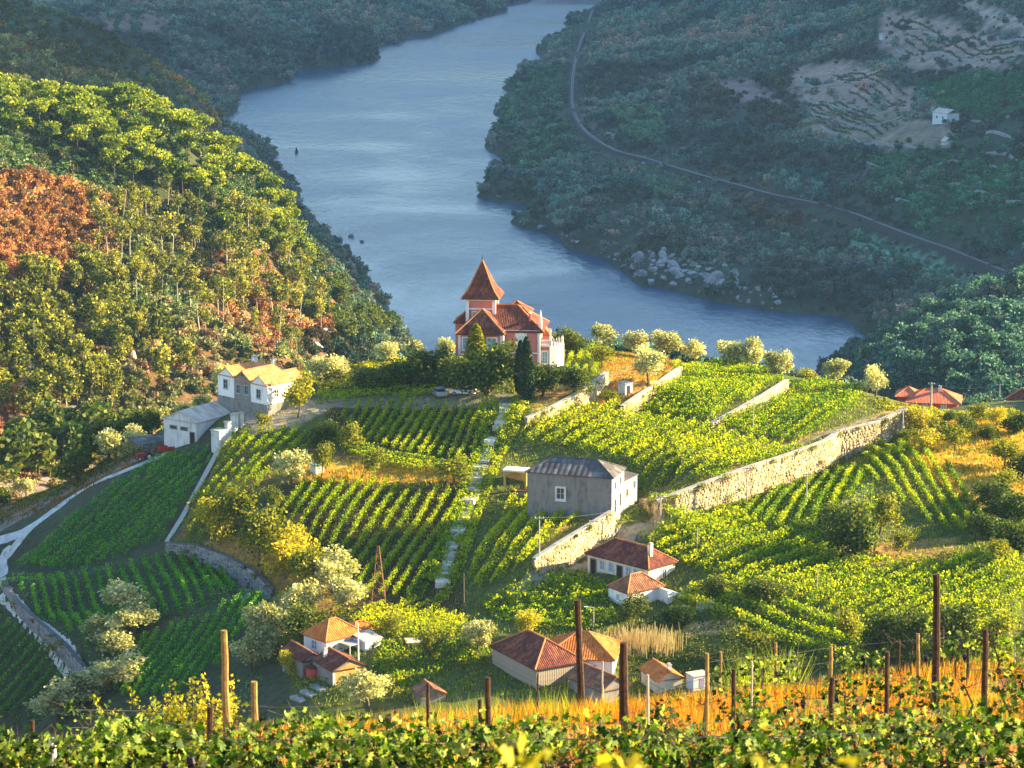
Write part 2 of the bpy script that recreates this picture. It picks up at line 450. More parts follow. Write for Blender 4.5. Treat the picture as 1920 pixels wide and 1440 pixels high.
M['reed'] = leafmat('reed_stalks', ((.30,.22,.12),(.50,.40,.24),(.70,.60,.40)), .4)
M['grape'], nt, b = newmat('grape_skin'); b.inputs['Base Color'].default_value = (.012,.008,.03,1); b.inputs['Roughness'].default_value = .45

def simple(name, c0, c1, scale=1.5, rough=.85, bstr=.2, det=6, coord='Object', dist=.04):
    m, nt, b = newmat(name); L = nt.links
    tc = N(nt, 'ShaderNodeTexCoord'); nz = N(nt, 'ShaderNodeTexNoise'); nz.inputs['Scale'].default_value = scale; nz.inputs['Detail'].default_value = det
    nz.inputs['Roughness'].default_value = .65
    L.new(tc.outputs[coord], nz.inputs['Vector'])
    L.new(ramp(nt, nz.outputs[0], [(.3, c0), (.7, c1)]), b.inputs['Base Color'])
    b.inputs['Roughness'].default_value = rough
    if bstr: bump(nt, b, nz.outputs[0], bstr, dist)
    return m
def plaster(name, dirty, clean):
    m, nt, b = newmat(name); L = nt.links
    tc = N(nt, 'ShaderNodeTexCoord'); mp = N(nt, 'ShaderNodeMapping'); mp.inputs['Scale'].default_value = (1.6, 1.6, .22); L.new(tc.outputs['Object'], mp.inputs['Vector'])
    a = N(nt, 'ShaderNodeTexNoise'); a.inputs['Scale'].default_value = 1.3; a.inputs['Detail'].default_value = 7; a.inputs['Roughness'].default_value = .7; L.new(mp.outputs[0], a.inputs['Vector'])
    c_ = N(nt, 'ShaderNodeTexNoise'); c_.inputs['Scale'].default_value = .55; c_.inputs['Detail'].default_value = 8; c_.inputs['Roughness'].default_value = .65; L.new(tc.outputs['Object'], c_.inputs['Vector'])
    s = N(nt, 'ShaderNodeMath', operation='ADD'); L.new(a.outputs[0], s.inputs[0]); L.new(c_.outputs[0], s.inputs[1])
    h = N(nt, 'ShaderNodeMath', operation='MULTIPLY'); L.new(s.outputs[0], h.inputs[0]); h.inputs[1].default_value = .5
    mid = tuple((x * .25 + y * .75) for x, y in zip(dirty, clean))
    L.new(ramp(nt, h.outputs[0], [(.36, dirty), (.46, mid), (.56, clean)]), b.inputs['Base Color']); bump(nt, b, c_.outputs[0], .2, .05); return m
M['bark'] = simple('bark', (.06,.045,.03), (.16,.12,.08), 6)
M['palebark'] = simple('pale_bark', (.32,.26,.20), (.60,.52,.42), 2)
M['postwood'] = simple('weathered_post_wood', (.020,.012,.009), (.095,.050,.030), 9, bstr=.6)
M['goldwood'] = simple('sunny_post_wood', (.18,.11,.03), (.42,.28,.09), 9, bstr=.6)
M['polewood'] = simple('utility_pole_wood', (.10,.08,.06), (.22,.18,.13), 5)
M['concrete'] = simple('concrete', (.36,.33,.28), (.52,.48,.41), 2.5)
M['white'] = plaster('white_plaster', (.50,.49,.46), (.86,.85,.82))
M['cream'] = plaster('cream_plaster', (.34,.28,.19), (.78,.70,.54))
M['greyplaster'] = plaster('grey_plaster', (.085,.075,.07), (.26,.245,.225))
M['dirtywhite'] = plaster('weathered_white_plaster', (.24,.24,.24), (.70,.70,.68))
M['pink'] = plaster('salmon_plaster', (.42,.12,.10), (.68,.21,.17))
M['redplaster'] = simple('red_plaster', (.46,.07,.06), (.55,.10,.08), .6, bstr=.06)
M['violet'] = simple('violet_plaster', (.28,.24,.42), (.36,.30,.50), .6, bstr=.06)
M['trim'] = simple('white_trim', (.76,.73,.68), (.86,.84,.80), 3, bstr=.05)
M['darkwood'] = simple('dark_door_wood', (.015,.012,.012), (.05,.035,.03), 4)
M['shutter'] = simple('pale_shutter', (.58,.60,.56), (.74,.74,.70), 6)
M['iron'] = simple('dark_iron', (.02,.02,.02), (.05,.05,.05), 10, rough=.5, bstr=0)
M['wire'] = simple('wire', (.12,.11,.10), (.18,.17,.15), 10, rough=.5, bstr=0)
M['redpaint'] = simple('red_paint', (.42,.02,.015), (.55,.04,.03), 3, rough=.35, bstr=0)
M['greypaint'] = simple('grey_paint', (.32,.34,.36), (.40,.42,.44), 3, rough=.4, bstr=0)
M['tealroof'] = simple('teal_metal_roof', (.14,.34,.30), (.22,.44,.38), 3, rough=.5)
M['slab'] = simple('pale_stone_slab', (.50,.46,.38), (.78,.74,.64), 2.2, bstr=.3)
M['road'] = simple('pale_dirt_road', (.42,.41,.38), (.72,.71,.68), .9, bstr=.3)
M['asphalt'] = simple('village_lane', (.20,.17,.15), (.30,.26,.22), 1.2, bstr=.2)
M['rock'] = simple('granite_rock', (.20,.20,.21), (.46,.45,.44), .6, bstr=.6, dist=.3)
M['warmrock'] = simple('sunlit_rock', (.34,.27,.20), (.62,.52,.40), .5, bstr=.6, dist=.3)
M['rust_iron'] = simple('rusty_lattice', (.18,.08,.04), (.34,.16,.08), 8, bstr=0)
M['ballast'] = simple('railway_ballast', (.045,.042,.05), (.10,.095,.11), 1.5)
M['rail'] = simple('rail_steel', (.20,.20,.22), (.32,.32,.34), 4, rough=.4, bstr=0)
M['stoneblock'] = simple('wall_stone', (.16,.115,.055), (.80,.66,.40), .45, bstr=.4, dist=.1)
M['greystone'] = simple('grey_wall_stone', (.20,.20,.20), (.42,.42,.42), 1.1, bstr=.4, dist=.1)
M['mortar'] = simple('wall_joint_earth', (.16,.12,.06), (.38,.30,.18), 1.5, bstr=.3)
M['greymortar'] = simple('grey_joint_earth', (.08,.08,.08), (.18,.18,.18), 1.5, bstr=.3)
M['ochre'] = simple('ochre_stone_face', (.42,.23,.05), (.68,.42,.13), 2.0, bstr=.4)
m, nt, b = newmat('window_glass'); b.inputs['Base Color'].default_value = (.03,.045,.06,1); b.inputs['Roughness'].default_value = .12; b.inputs['Specular IOR Level'].default_value = .6; M['glass'] = m
m, nt, b = newmat('sky_glass'); b.inputs['Base Color'].default_value = (.25,.38,.45,1); b.inputs['Roughness'].default_value = .15; b.inputs['Specular IOR Level'].default_value = .6; M['paleglass'] = m  # pale blue base: reflected sky put into the glass colour

def roofmat(name, c0, c1, c2, pitch=.34, course=.42, lines=.55):
    """c0/c1/c2 tile colours; UV is in metres, u along the eave, v up the slope"""
    m, nt, b = newmat(name); L = nt.links
    uv = N(nt, 'ShaderNodeUVMap'); sx = N(nt, 'ShaderNodeSeparateXYZ'); L.new(uv.outputs[0], sx.inputs[0])
    def saw(o, p):
        d = N(nt, 'ShaderNodeMath', operation='DIVIDE'); L.new(o, d.inputs[0]); d.inputs[1].default_value = p
        s = N(nt, 'ShaderNodeMath', operation='FRACT'); L.new(d.outputs[0], s.inputs[0])
        f = N(nt, 'ShaderNodeMath', operation='FLOOR'); L.new(d.outputs[0], f.inputs[0]); return s.outputs[0], f.outputs[0]
    a, fa = saw(sx.outputs[0], pitch); c_, fc = saw(sx.outputs[1], course)
    cx = N(nt, 'ShaderNodeCombineXYZ'); L.new(fa, cx.inputs[0]); L.new(fc, cx.inputs[1])
    wn_ = N(nt, 'ShaderNodeTexWhiteNoise'); L.new(cx.outputs[0], wn_.inputs[0])
    nz = N(nt, 'ShaderNodeTexNoise'); nz.inputs['Scale'].default_value = .55; nz.inputs['Detail'].default_value = 5; tc = N(nt, 'ShaderNodeTexCoord'); L.new(tc.outputs['Object'], nz.inputs['Vector'])
    ad = N(nt, 'ShaderNodeMath', operation='MULTIPLY_ADD'); L.new(wn_.outputs[0], ad.inputs[0]); ad.inputs[1].default_value = .35; L.new(nz.outputs[0], ad.inputs[2])
    base = ramp(nt, ad.outputs[0], [(.35, c0), (.65, c1), (.95, c2)])
    w = N(nt, 'ShaderNodeMath', operation='MULTIPLY'); L.new(a, w.inputs[0]); w.inputs[1].default_value = math.pi
    w2 = N(nt, 'ShaderNodeMath', operation='SINE'); L.new(w.outputs[0], w2.inputs[0])
    dk = ramp(nt, w2.outputs[0], [(0.0, (lines,)*3), (.5, (1, 1, 1))])
    base = mixc(nt, 1.0, base, dk, 'MULTIPLY')
    L.new(base, b.inputs['Base Color'])
    h = N(nt, 'ShaderNodeMath', operation='MULTIPLY_ADD'); L.new(c_, h.inputs[0]); h.inputs[1].default_value = -.4; L.new(w2.outputs[0], h.inputs[2])
    bump(nt, b, h.outputs[0], .8, .08)
    return m
M['tile'] = roofmat('orange_roof_tiles', (.46,.10,.02), (.64,.18,.03), (.76,.30,.06))
M['tilepale'] = roofmat('pale_orange_roof_tiles', (.52,.16,.05), (.68,.26,.09), (.78,.38,.16), lines=.75)
M['tilered'] = roofmat('dark_red_roof_tiles', (.075,.020,.016), (.15,.040,.026), (.30,.095,.045), .3, .4, .6)
M['tilebrown'] = roofmat('brown_roof_tiles', (.12,.055,.035), (.25,.10,.05), (.42,.20,.10))
M['tilesalmon'] = roofmat('new_red_roof_tiles', (.62,.13,.06), (.72,.18,.09), (.78,.24,.12), .3, .4, .75)
M['slate'] = roofmat('grey_sheet_roof', (.06,.055,.055), (.11,.10,.10), (.22,.20,.19), .9, 1.6, .7)
M['shedroof'] = roofmat('pale_sheet_roof', (.42,.34,.28), (.58,.49,.41), (.68,.60,.50), 1.1, 2.0, .85)
M['plank'] = roofmat('weathered_planks', (.22,.18,.14), (.34,.28,.22), (.46,.38,.30), .35, 9, .45)

def groundmat(name, scale=1.0, bs=.5, dist=.15):
    m, nt, b = newmat(name); L = nt.links
    at = N(nt, 'ShaderNodeAttribute', attribute_name='cover'); tc = N(nt, 'ShaderNodeTexCoord')
    nz = N(nt, 'ShaderNodeTexNoise'); nz.inputs['Scale'].default_value = scale; nz.inputs['Detail'].default_value = 9; nz.inputs['Roughness'].default_value = .7
    L.new(tc.outputs['Object'], nz.inputs['Vector'])
    n2 = N(nt, 'ShaderNodeTexNoise'); n2.inputs['Scale'].default_value = scale * 6; n2.inputs['Detail'].default_value = 4
    L.new(tc.outputs['Object'], n2.inputs['Vector'])
    v = ramp(nt, nz.outputs[0], [(.28, (.45, .45, .45)), (.5, (1, 1, 1)), (.72, (1.5, 1.45, 1.35))])
    c2 = mixc(nt, 1.0, at.outputs['Color'], v, 'MULTIPLY')
    v2 = ramp(nt, n2.outputs[0], [(.3, (.7, .72, .7)), (.7, (1.25, 1.22, 1.2))])
    c2 = mixc(nt, 1.0, c2, v2, 'MULTIPLY')
    L.new(c2, b.inputs['Base Color']); b.inputs['Roughness'].default_value = .95
    bump(nt, b, nz.outputs[0], bs, dist)
    return m
M['ground'] = groundmat('soil_and_grass', .8, .5, .3)
M['farground'] = groundmat('hillside_scrub_ground', .06, .8, 4.0)

m, nt, b = newmat('river_water'); L = nt.links
b.inputs['Base Color'].default_value = (.005,.065,.150,1); b.inputs['Roughness'].default_value = .10; b.inputs['IOR'].default_value = 1.33; b.inputs['Specular IOR Level'].default_value = .38
tc = N(nt, 'ShaderNodeTexCoord'); mp = N(nt, 'ShaderNodeMapping'); mp.inputs['Scale'].default_value = (1, .35, 1); mp.inputs['Rotation'].default_value = (0, 0, .3)
L.new(tc.outputs['Object'], mp.inputs['Vector'])
n1 = N(nt, 'ShaderNodeTexNoise'); n1.inputs['Scale'].default_value = .22; n1.inputs['Detail'].default_value = 6; n1.inputs['Roughness'].default_value = .6; L.new(mp.outputs[0], n1.inputs['Vector'])
n3 = N(nt, 'ShaderNodeTexNoise'); n3.inputs['Scale'].default_value = .006; n3.inputs['Detail'].default_value = 5; n3.inputs['Distortion'].default_value = 1.0; L.new(tc.outputs['Object'], n3.inputs['Vector'])
rg = ramp(nt, n3.outputs[0], [(.35, (.05,)*3), (.65, (.25,)*3)])
L.new(rg, b.inputs['Roughness'])
st = N(nt, 'ShaderNodeMapRange'); L.new(n3.outputs[0], st.inputs['Value']); st.inputs['From Min'].default_value = .35; st.inputs['From Max'].default_value = .65; st.inputs['To Min'].default_value = .35; st.inputs['To Max'].default_value = 1.0
bn = N(nt, 'ShaderNodeBump'); bn.inputs['Distance'].default_value = 1.6; L.new(st.outputs[0], bn.inputs['Strength']); L.new(n1.outputs[0], bn.inputs['Height']); L.new(bn.outputs[0], b.inputs['Normal'])
M['water'] = m
# ------------------------------------------------------------------ land cover
GOLD = (.52,.30,.06); SOIL = (.15,.085,.035); ORANGE = (.42,.19,.05); DARK = (.030,.050,.015); VSOIL = (.060,.038,.015); VSHADE = (.060,.070,.035)
RUST = (.30,.12,.045); GREY = (.24,.19,.16); SCRUB = (.040,.060,.042); PINK = (.36,.25,.20); FARGREEN = (.05,.12,.05); LANE = (.30,.25,.20); PALE = (.42,.36,.28)
COVER = [   # (y range, polygon in photograph pixels, colour)
 ((345,620), [(-200,600),(2200,600),(2200,1440),(-200,1440)], (.085,.10,.02)),
 ((345,620), [(-300,900),(60,860),(200,820),(420,800),(420,850),(320,1030),(520,1110),(560,1440),(-300,1440)], VSHADE),  # shaded flank: cool shade tone put into the ground colour
 ((345,620), [(0,880),(200,830),(300,845),(200,890),(80,950),(0,1000),(-60,960)], GREY),
 ((345,620), [(420,830),(620,840),(800,880),(760,900),(520,905),(400,960),(330,1010),(400,860)], (.20,.12,.05)),
 ((345,620), [(560,865),(700,862),(870,880),(870,905),(560,908)], GOLD),
 ((345,620), [(600,760),(930,745),(930,880),(760,870),(640,830)], VSOIL),
 ((345,620), [(500,905),(860,905),(870,1150),(640,1150),(480,1010)], VSOIL),
 ((345,620), [(380,1020),(560,960),(640,1150),(560,1180),(500,1100)], (.34,.19,.06)),
 ((345,620), [(460,770),(600,750),(900,735),(960,740),(960,765),(620,765),(560,800),(460,815)], LANE),
 ((345,620), [(1000,730),(1140,700),(1280,690),(1140,780),(1000,790)], (.48,.26,.08)),
 ((345,620), [(1130,660),(1280,670),(1270,700),(1160,775),(1060,790),(1130,720)], (.46,.25,.08)),
 ((345,620), [(1200,925),(1500,820),(1700,760),(1715,775),(1560,840),(1400,900),(1215,965)], (.40,.22,.08)),
 ((345,620), [(1000,1040),(1100,930),(1140,960),(1000,1080)], (.44,.24,.07)),
 ((345,620), [(1700,770),(1920,790),(1920,960),(1800,930),(1700,860)], (.40,.30,.06)),
 ((345,620), [(1760,850),(1850,860),(1880,930),(1850,950),(1780,910)], (.70,.48,.10)),
 ((345,620), [(1780,820),(1920,800),(1960,860),(1880,880)], (.62,.40,.08)),
 ((345,620), [(1600,900),(1640,900),(1610,950),(1580,940)], PALE),
 ((345,620), [(1290,1165),(1380,1160),(1390,1190),(1280,1195)], (.50,.32,.14)),
 ((345,620), [(1560,1020),(1800,1010),(1780,1060),(1580,1060)], (.36,.20,.06)),
 ((345,620), [(1320,1085),(1920,1110),(1920,1200),(1450,1160)], (.16,.16,.04)),
 ((345,620), [(1180,985),(1240,975),(1250,1000),(1150,1030),(1090,1040),(1000,1090),(985,1075),(1080,1020)], LANE),
 ((620,1300), [(-300,100),(300,180),(760,640),(600,760),(-300,900)], (.15,.085,.035)),
 ((620,1300), [(-60,170),(210,170),(430,260),(560,430),(420,470),(200,360),(-60,300)], (.05,.06,.015)),
 ((620,1300), [(-60,330),(90,340),(180,380),(200,460),(130,500),(-60,520)], RUST),
 ((620,1300), [(440,500),(520,520),(560,600),(440,640),(400,560)], (.36,.18,.08)),
 ((600,900), [(-60,700),(120,720),(80,830),(-60,850)], (.55,.34,.12)),
 ((1300,6000), [(-3000,-3000),(5000,-3000),(5000,3000),(-3000,3000)], SCRUB),
 ((1300,6000), [(1480,130),(1600,110),(1720,180),(1700,240),(1640,260),(1560,250),(1500,180)], PINK),
 ((1300,6000), [(1650,20),(1800,40),(1920,90),(1900,130),(1700,130),(1650,80)], PINK),
 ((1300,6000), [(1500,220),(1640,200),(1800,240),(1780,280),(1600,270),(1520,250)], (.26,.21,.15)),
 ((1300,6000), [(1780,0),(1830,0),(1960,50),(1960,80),(1850,40)], (.42,.32,.26)),
 ((1300,6000), [(1715,165),(1760,150),(1920,150),(1920,220),(1760,205)], FARGREEN),
 ((1300,6000), [(180,20),(330,30),(300,60),(200,55)], (.22,.14,.12)),
 ((1300,6000), [(1080,190),(1170,180),(1190,260),(1120,250)], (.20,.14,.12)),
 ((1300,6000), [(1330,150),(1420,150),(1480,200),(1380,190)], (.24,.16,.15)),
 ((1300,6000), [(1160,205),(1240,200),(1240,260),(1170,270)], (.14,.30,.16)),
 ((900,6000), [(1600,440),(1700,470),(1820,520),(1850,560),(1700,520),(1600,480)], (.16,.34,.24)),
]
def cover(x, y, z):
    px, py = proj(x, y, z)
    w = np.where(y < 700, 14.0, 22.0)
    sc = np.where(y < 700, 5.0, 30.0)
    px = px + (fbm(x / sc, y / sc, 21, 3) - .5) * w; py = py + (fbm(x / sc, y / sc, 31, 3) - .5) * w * .6
    C = np.empty((len(x), 3)); C[:] = SCRUB
    fgm = y < 345
    C[fgm] = (.26,.11,.025)
    k = sstep(.4, .65, fbm(x / 2.2, y / 2.2, 77, 4))[:, None]
    C = np.where(fgm[:, None], C * (1 - k) + np.array((.46,.22,.04)) * k, C)
    for (y0, y1), poly, col in COVER:
        m = (y >= y0) & (y < y1)
        m &= inpoly(px, py, poly)
        C[m] = col
    n = fbm(x / 9, y / 9, 41, 4)
    C *= (.75 + .5 * n)[:, None]
    wet = (z < 3.0) & (y > 800)
    C[wet] = (.06,.07,.05)
    return np.concatenate([C, np.ones((len(x), 1))], 1)

def uvsheet(name, us, ys, mat, label=None):
    U, Yg = np.meshgrid(us, ys)
    y = Yg.ravel(); x = (U * Yg).ravel(); z = height(x, y)
    V = np.stack([x, y, z], -1); nu, nv = len(us), len(ys)
    i = np.arange(nv - 1)[:, None] * nu + np.arange(nu - 1)[None]
    Fq = np.stack([i, i + 1, i + 1 + nu, i + nu], -1).reshape(-1, 4)
    me = np_mesh(name, V, Fq, mat, {'cover': ('COLOR', cover(x, y, z))}, smooth=True)
    o = link(name, me); tag(o, label, kind='structure'); return o
fine = np.arange(-.205, .2051, .0018)
us_hill = np.concatenate([np.arange(-.5, -.205, .02), fine, np.arange(.22, .62, .02)])
ys_near = np.exp(np.linspace(math.log(110), math.log(345), 34))
ys_hill = np.exp(np.linspace(math.log(345), math.log(545), 255))
us_far = np.concatenate([np.arange(-.5, -.205, .015), np.arange(-.205, .2051, .003), np.arange(.22, .62, .015)])
ys_far = np.exp(np.linspace(math.log(545), math.log(6400), 330))
uvsheet('valley_ground', us_hill, ys_near, M['ground'])
uvsheet('vineyard_hill', us_hill, ys_hill, M['ground'])
us_all = us_hill
uvsheet('valley_hillside', us_far, ys_far, M['farground'])
# slope under the photographer, a plain x/y sheet
gx = np.linspace(-62, 62, 156); gy = np.linspace(-14, 112, 158)
X, Yy = np.meshgrid(gx, gy); x = X.ravel(); y = Yy.ravel(); z = height(x, y)
i = np.arange(len(gy) - 1)[:, None] * len(gx) + np.arange(len(gx) - 1)[None]
Fq = np.stack([i, i + 1, i + 1 + len(gx), i + len(gx)], -1).reshape(-1, 4)
tag(link('foreground_slope', np_mesh('foreground_slope', np.stack([x, y, z - .02], -1), Fq, M['ground'], {'cover': ('COLOR', cover(x, y, z))}, smooth=True)), kind='structure')
# river
mb = MB(); mb.poly([(-1500, 560, 0), (2500, 560, 0), (2500, 6300, 0), (-1500, 6300, 0)])
tag(mb.obj('river', M['water']), kind='structure')
# air
mh = bpy.data.materials.new('valley_haze'); mh.use_nodes = True; nt = mh.node_tree; nt.nodes.remove(nt.nodes['Principled BSDF'])
pv = nt.nodes.new('ShaderNodeVolumePrincipled'); pv.inputs['Color'].default_value = (.34,.62,1.0,1); pv.inputs['Density'].default_value = HAZE; pv.inputs['Anisotropy'].default_value = 0.0
nt.links.new(pv.outputs[0], nt.nodes['Material Output'].inputs['Volume'])
mb = MB(); mb.box(-3400, 4100, -60, 6900, -80, 1050)
tag(mb.obj('haze', mh), kind='stuff')
# ------------------------------------------------------------------ leaves, trees
def leaf_arrays(C, S, T, up=0.0, asp=.75, rg=None):
    rg = rg or rng
    n = len(C)
    a = rg.normal(size=(n, 3)); a[:, 2] *= (1 - up); a /= np.linalg.norm(a, axis=1)[:, None] + 1e-9
    b = rg.normal(size=(n, 3)); b -= a * (a * b).sum(1)[:, None]; b /= np.linalg.norm(b, axis=1)[:, None] + 1e-9
    S = np.broadcast_to(np.asarray(S, float), (n,))[:, None] * .5
    nrm = np.cross(a, b)
    V = np.stack([C - a * S, C + b * S * asp + nrm * S * .25, C + a * S, C - b * S * asp + nrm * S * .25], 1).reshape(-1, 3)
    Fq = np.arange(4 * n).reshape(n, 4)
    return V, Fq, np.repeat(T, 4)
def leaf_mesh(name, C, S, T, mat, **kw):
    V, Fq, t = leaf_arrays(C, S, T, **kw)
    return np_mesh(name, V, Fq, mat, {'tint': ('FLOAT', t)})

def crown(lobes, n, leaf, rg, shell=.55):
    """leaf positions on and in a set of lobes (centre, radii)"""
    w = np.array([l[1][0] * l[1][2] for l in lobes]); w /= w.sum()
    k = rg.choice(len(lobes), n, p=w)
    d = rg.normal(size=(n, 3)); d /= np.linalg.norm(d, axis=1)[:, None]
    r = shell + (1 - shell) * rg.random(n) ** .6
    r *= 1 + .18 * rg.normal(size=n)
    Cn = np.array([l[0] for l in lobes])[k] + d * r[:, None] * np.array([l[1] for l in lobes])[k]
    T = .5 + .22 * rg.normal(size=n) + .25 * (rg.random(len(lobes)) - .5)[k]
    return Cn, leaf * (.7 + .6 * rg.random(n)), np.clip(T, 0, 1)
CONE_V = None
def mk_lobes(rg, R, H0, Ht, n, flat=1.0, lr=.45):
    L = []
    for i in range(n):
        a = rg.random() * 6.283; rr = R * (1.08 - lr) * math.sqrt(rg.random()); z = H0 + (Ht - H0) * (.25 + .6 * rg.random())
        q = R * lr * (.5 + .95 * rg.random())
        L.append(((rr * math.cos(a), rr * math.sin(a), z), (q, q, q * flat)))
    L.append(((0, 0, (H0 + Ht) / 2), (R * .55, R * .55, (Ht - H0) * .40)))
    return L
PROTO = {}
def proto(kind, trunks, crowns):
    PROTO[kind] = list(zip(trunks, crowns))
def trunk_mesh(name, rg, H0, H1_, r, lobes, mat, n_limb=4, lean=.08, sink=1.2):
    mb = MB()
    lx, ly = rg.normal() * lean, rg.normal() * lean
    pts = [(0, 0, -sink)] + [(lx * h + rg.normal() * .05, ly * h + rg.normal() * .05, h) for h in np.linspace(0, H1_, 5)]
    rad = [r * 1.25, r * 1.1] + [r * (1 - .16 * k) for k in range(1, 5)]
    mb.tube(pts, rad, 6)
    for k in range(min(n_limb, len(lobes))):
        c_ = lobes[k][0]; h = H0 + (H1_ - H0) * (.2 + .6 * rg.random()) if H1_ > H0 else H0 * .8
        s = Vector((lx * h, ly * h, h)); e = Vector(c_); mid = (s + e) / 2 + Vector((0, 0, -.08 * (e - s).length))
        mb.tube([s, mid, e], [r * .5, r * .34, r * .12], 5, cap=False)
    return mb.mesh(name, mat)
def build_kind(kind, nvar, mat, bark, R, H0, Ht, nl, n, leaf, flat=1, lr=.45, tr=.12, limbs=4, lean=.06, tz=.7, seed=1, shell=.55):
    t, cr = [], []
    for v in range(nvar):
        rg = np.random.default_rng(seed * 100 + v)
        L = mk_lobes(rg, R, H0, Ht, nl, flat, lr)
        cr.append(leaf_mesh(kind + '_crown', *crown(L, n, leaf, rg, shell), mat, rg=rg))
        t.append(trunk_mesh(kind + '_trunk', rg, H0, H0 + (Ht - H0) * tz, tr, L, bark, limbs, lean))
    proto(kind, t, cr)
build_kind('olive_tree', 5, M['olive'], M['bark'], 2.3, .7, 4.3, 12, 1900, .30, .85, .36, .16, 6, seed=1, shell=.4)
build_kind('fruit_tree', 4, M['fruit'], M['bark'], 2.05, .6, 4.2, 9, 1500, .27, .9, .4, .11, 5, seed=2, shell=.3)
build_kind('broadleaf_tree', 3, M['broad'], M['bark'], 2.4, .1, 4.6, 12, 3000, .30, .95, .42, .2, 4, seed=3, shell=.5)
build_kind('yellow_tree', 3, M['yellow'], M['bark'], 2.0, .4, 4.0, 9, 1600, .26, .95, .42, .10, 4, seed=4, shell=.35)
build_kind('cypress_tree', 1, M['cypress'], M['bark'], .9, .2, 8.6, 2, 200, .3, 1, .4, .1, 0, seed=5)
rg = np.random.default_rng(55); n = 3200; h = rg.random(n) ** .9; rr = 1.05 * np.sin(np.clip(h, 0, 1) ** .62 * math.pi * .97 + .04) ** .7 * (.75 + .3 * rg.random(n)); a = rg.random(n) * 6.283
PROTO['cypress_tree'] = [(PROTO['cypress_tree'][0][0], leaf_mesh('cypress_tree_crown', np.stack([rr * np.cos(a), rr * np.sin(a), .3 + h * 8.6], -1), .34 * np.ones(n), np.clip(.45 + .25 * rg.normal(size=n), 0, 1), M['cypress'], up=.3))]
PROTO['cypress_tree'].append((PROTO['cypress_tree'][0][0], leaf_mesh('conical_tree_crown', np.stack([rr * np.cos(a), rr * np.sin(a), .3 + h * 8.6], -1), .36 * np.ones(n), np.clip(.5 + .25 * rg.normal(size=n), 0, 1), M['fruit'], up=.2)))
build_kind('pine_tree', 5, M['pine'], M['bark'], 5.2, 6.0, 11.5, 13, 1300, .85, .6, .34, .28, 7, .05, .3, seed=6, shell=.5)
build_kind('eucalyptus_tree', 5, M['euc'], M['palebark'], 3.6, 7.0, 17.0, 13, 560, .80, .9, .28, .22, 8, .06, .85, seed=7, shell=.3)
build_kind('young_eucalyptus', 4, M['euc'], M['palebark'], 2.7, 1.0, 10.0, 13, 620, .72, 1.15, .36, .13, 3, .03, .8, seed=17, shell=.35)
build_kind('dry_tree', 4, M['rust'], M['bark'], 2.9, 1.0, 6.0, 8, 480, .75, .8, .42, .15, 4, .05, .6, seed=8, shell=.45)
build_kind('bank_tree', 5, M['teal'], M['bark'], 4.2, 1.0, 8.0, 11, 900, .95, .85, .38, .25, 3, .05, .5, seed=9, shell=.5)
build_kind('dark_tree', 4, M['broad'], M['bark'], 4.2, .8, 8.0, 10, 1100, .85, .9, .4, .25, 3, .05, .5, seed=10, shell=.5)

def tree(kind, x, y, z, s=1.0, sz=None, label=None, cat='tree', group=None, v=None, name=None, crown_mat=None):
    vs = PROTO[kind]; v = random.randrange(len(vs)) if v is None else v % len(vs)
    r = empty(name or kind, (x, y, z), random.random() * 6.283)
    r.scale = (s, s, sz or s)
    tag(r, label, cat, group)
    link('trunk', vs[v][0], r)
    o = link('crown', vs[v][1], r)
    return r
def tree_px(kind, px, py, hpx, label, group=None, cat='tree', y0=345, y1=620, wide=1.0, name=None, std=None, v=None):
    """base at a pixel, height given in photograph pixels"""
    x, y, z = hit(px, py, y0, y1)
    hm = hpx / (FPX / y) / math.cos(PITCH)
    h0 = {'olive_tree': 4.5, 'fruit_tree': 4.3, 'broadleaf_tree': 4.9, 'yellow_tree': 4.2, 'cypress_tree': 8.9, 'pine_tree': 11.8, 'eucalyptus_tree': 17.2, 'young_eucalyptus': 10.2, 'dry_tree': 6.2, 'bank_tree': 8.3, 'dark_tree': 8.3}[kind]
    s = hm / h0 * 1.2
    return tree(kind, x, y, z, s * wide, s, label, cat, group, name=name, v=v)

ORD = ['leftmost', 'second from the left', 'third from the left', 'fourth from the left', 'fifth from the left', 'sixth from the left', 'seventh from the left', 'eighth from the left', 'ninth from the left', 'tenth from the left']
# pale olive trees along the crest behind the house
g = 'olive trees along the hill crest'
for k, (px, py, hp, w) in enumerate([(729,684,40,1.2),(777,676,38,1.2),(838,672,40,1.0)]):
    tree_px('olive_tree', px, py, hp, f"pale olive tree on the crest left of the pink villa, {ORD[k]}", g, wide=w)
for k, (px, py, hp, w) in enumerate([(1130,652,42,1.2),(1190,662,40,1.25),(1245,676,50,1.2),(1303,682,42,1.0),(1370,692,48,1.15),(1412,696,56,1.05),(1460,712,52,1.05),(1568,722,46,1.0),(1642,745,56,.9)]):
    tree_px('olive_tree', px, py, hp, f"pale olive tree on the crest right of the pink villa, {ORD[k]}", g, wide=w)
tree_px('olive_tree', 1215, 718, 58, 'round olive tree on the orange bank between the terrace walls', wide=1.1)
tree_px('olive_tree', 604, 716, 46, 'pale olive tree just behind the orange roofed farmhouse', wide=1.5)
tree_px('olive_tree', 640, 706, 34, 'small pale olive tree on the crest right of the farmhouse', wide=1.2)
tree_px('fruit_tree', 1515, 722, 28, 'low bright green bush on the crest between two olives', cat='bush', name='bush', wide=1.6)
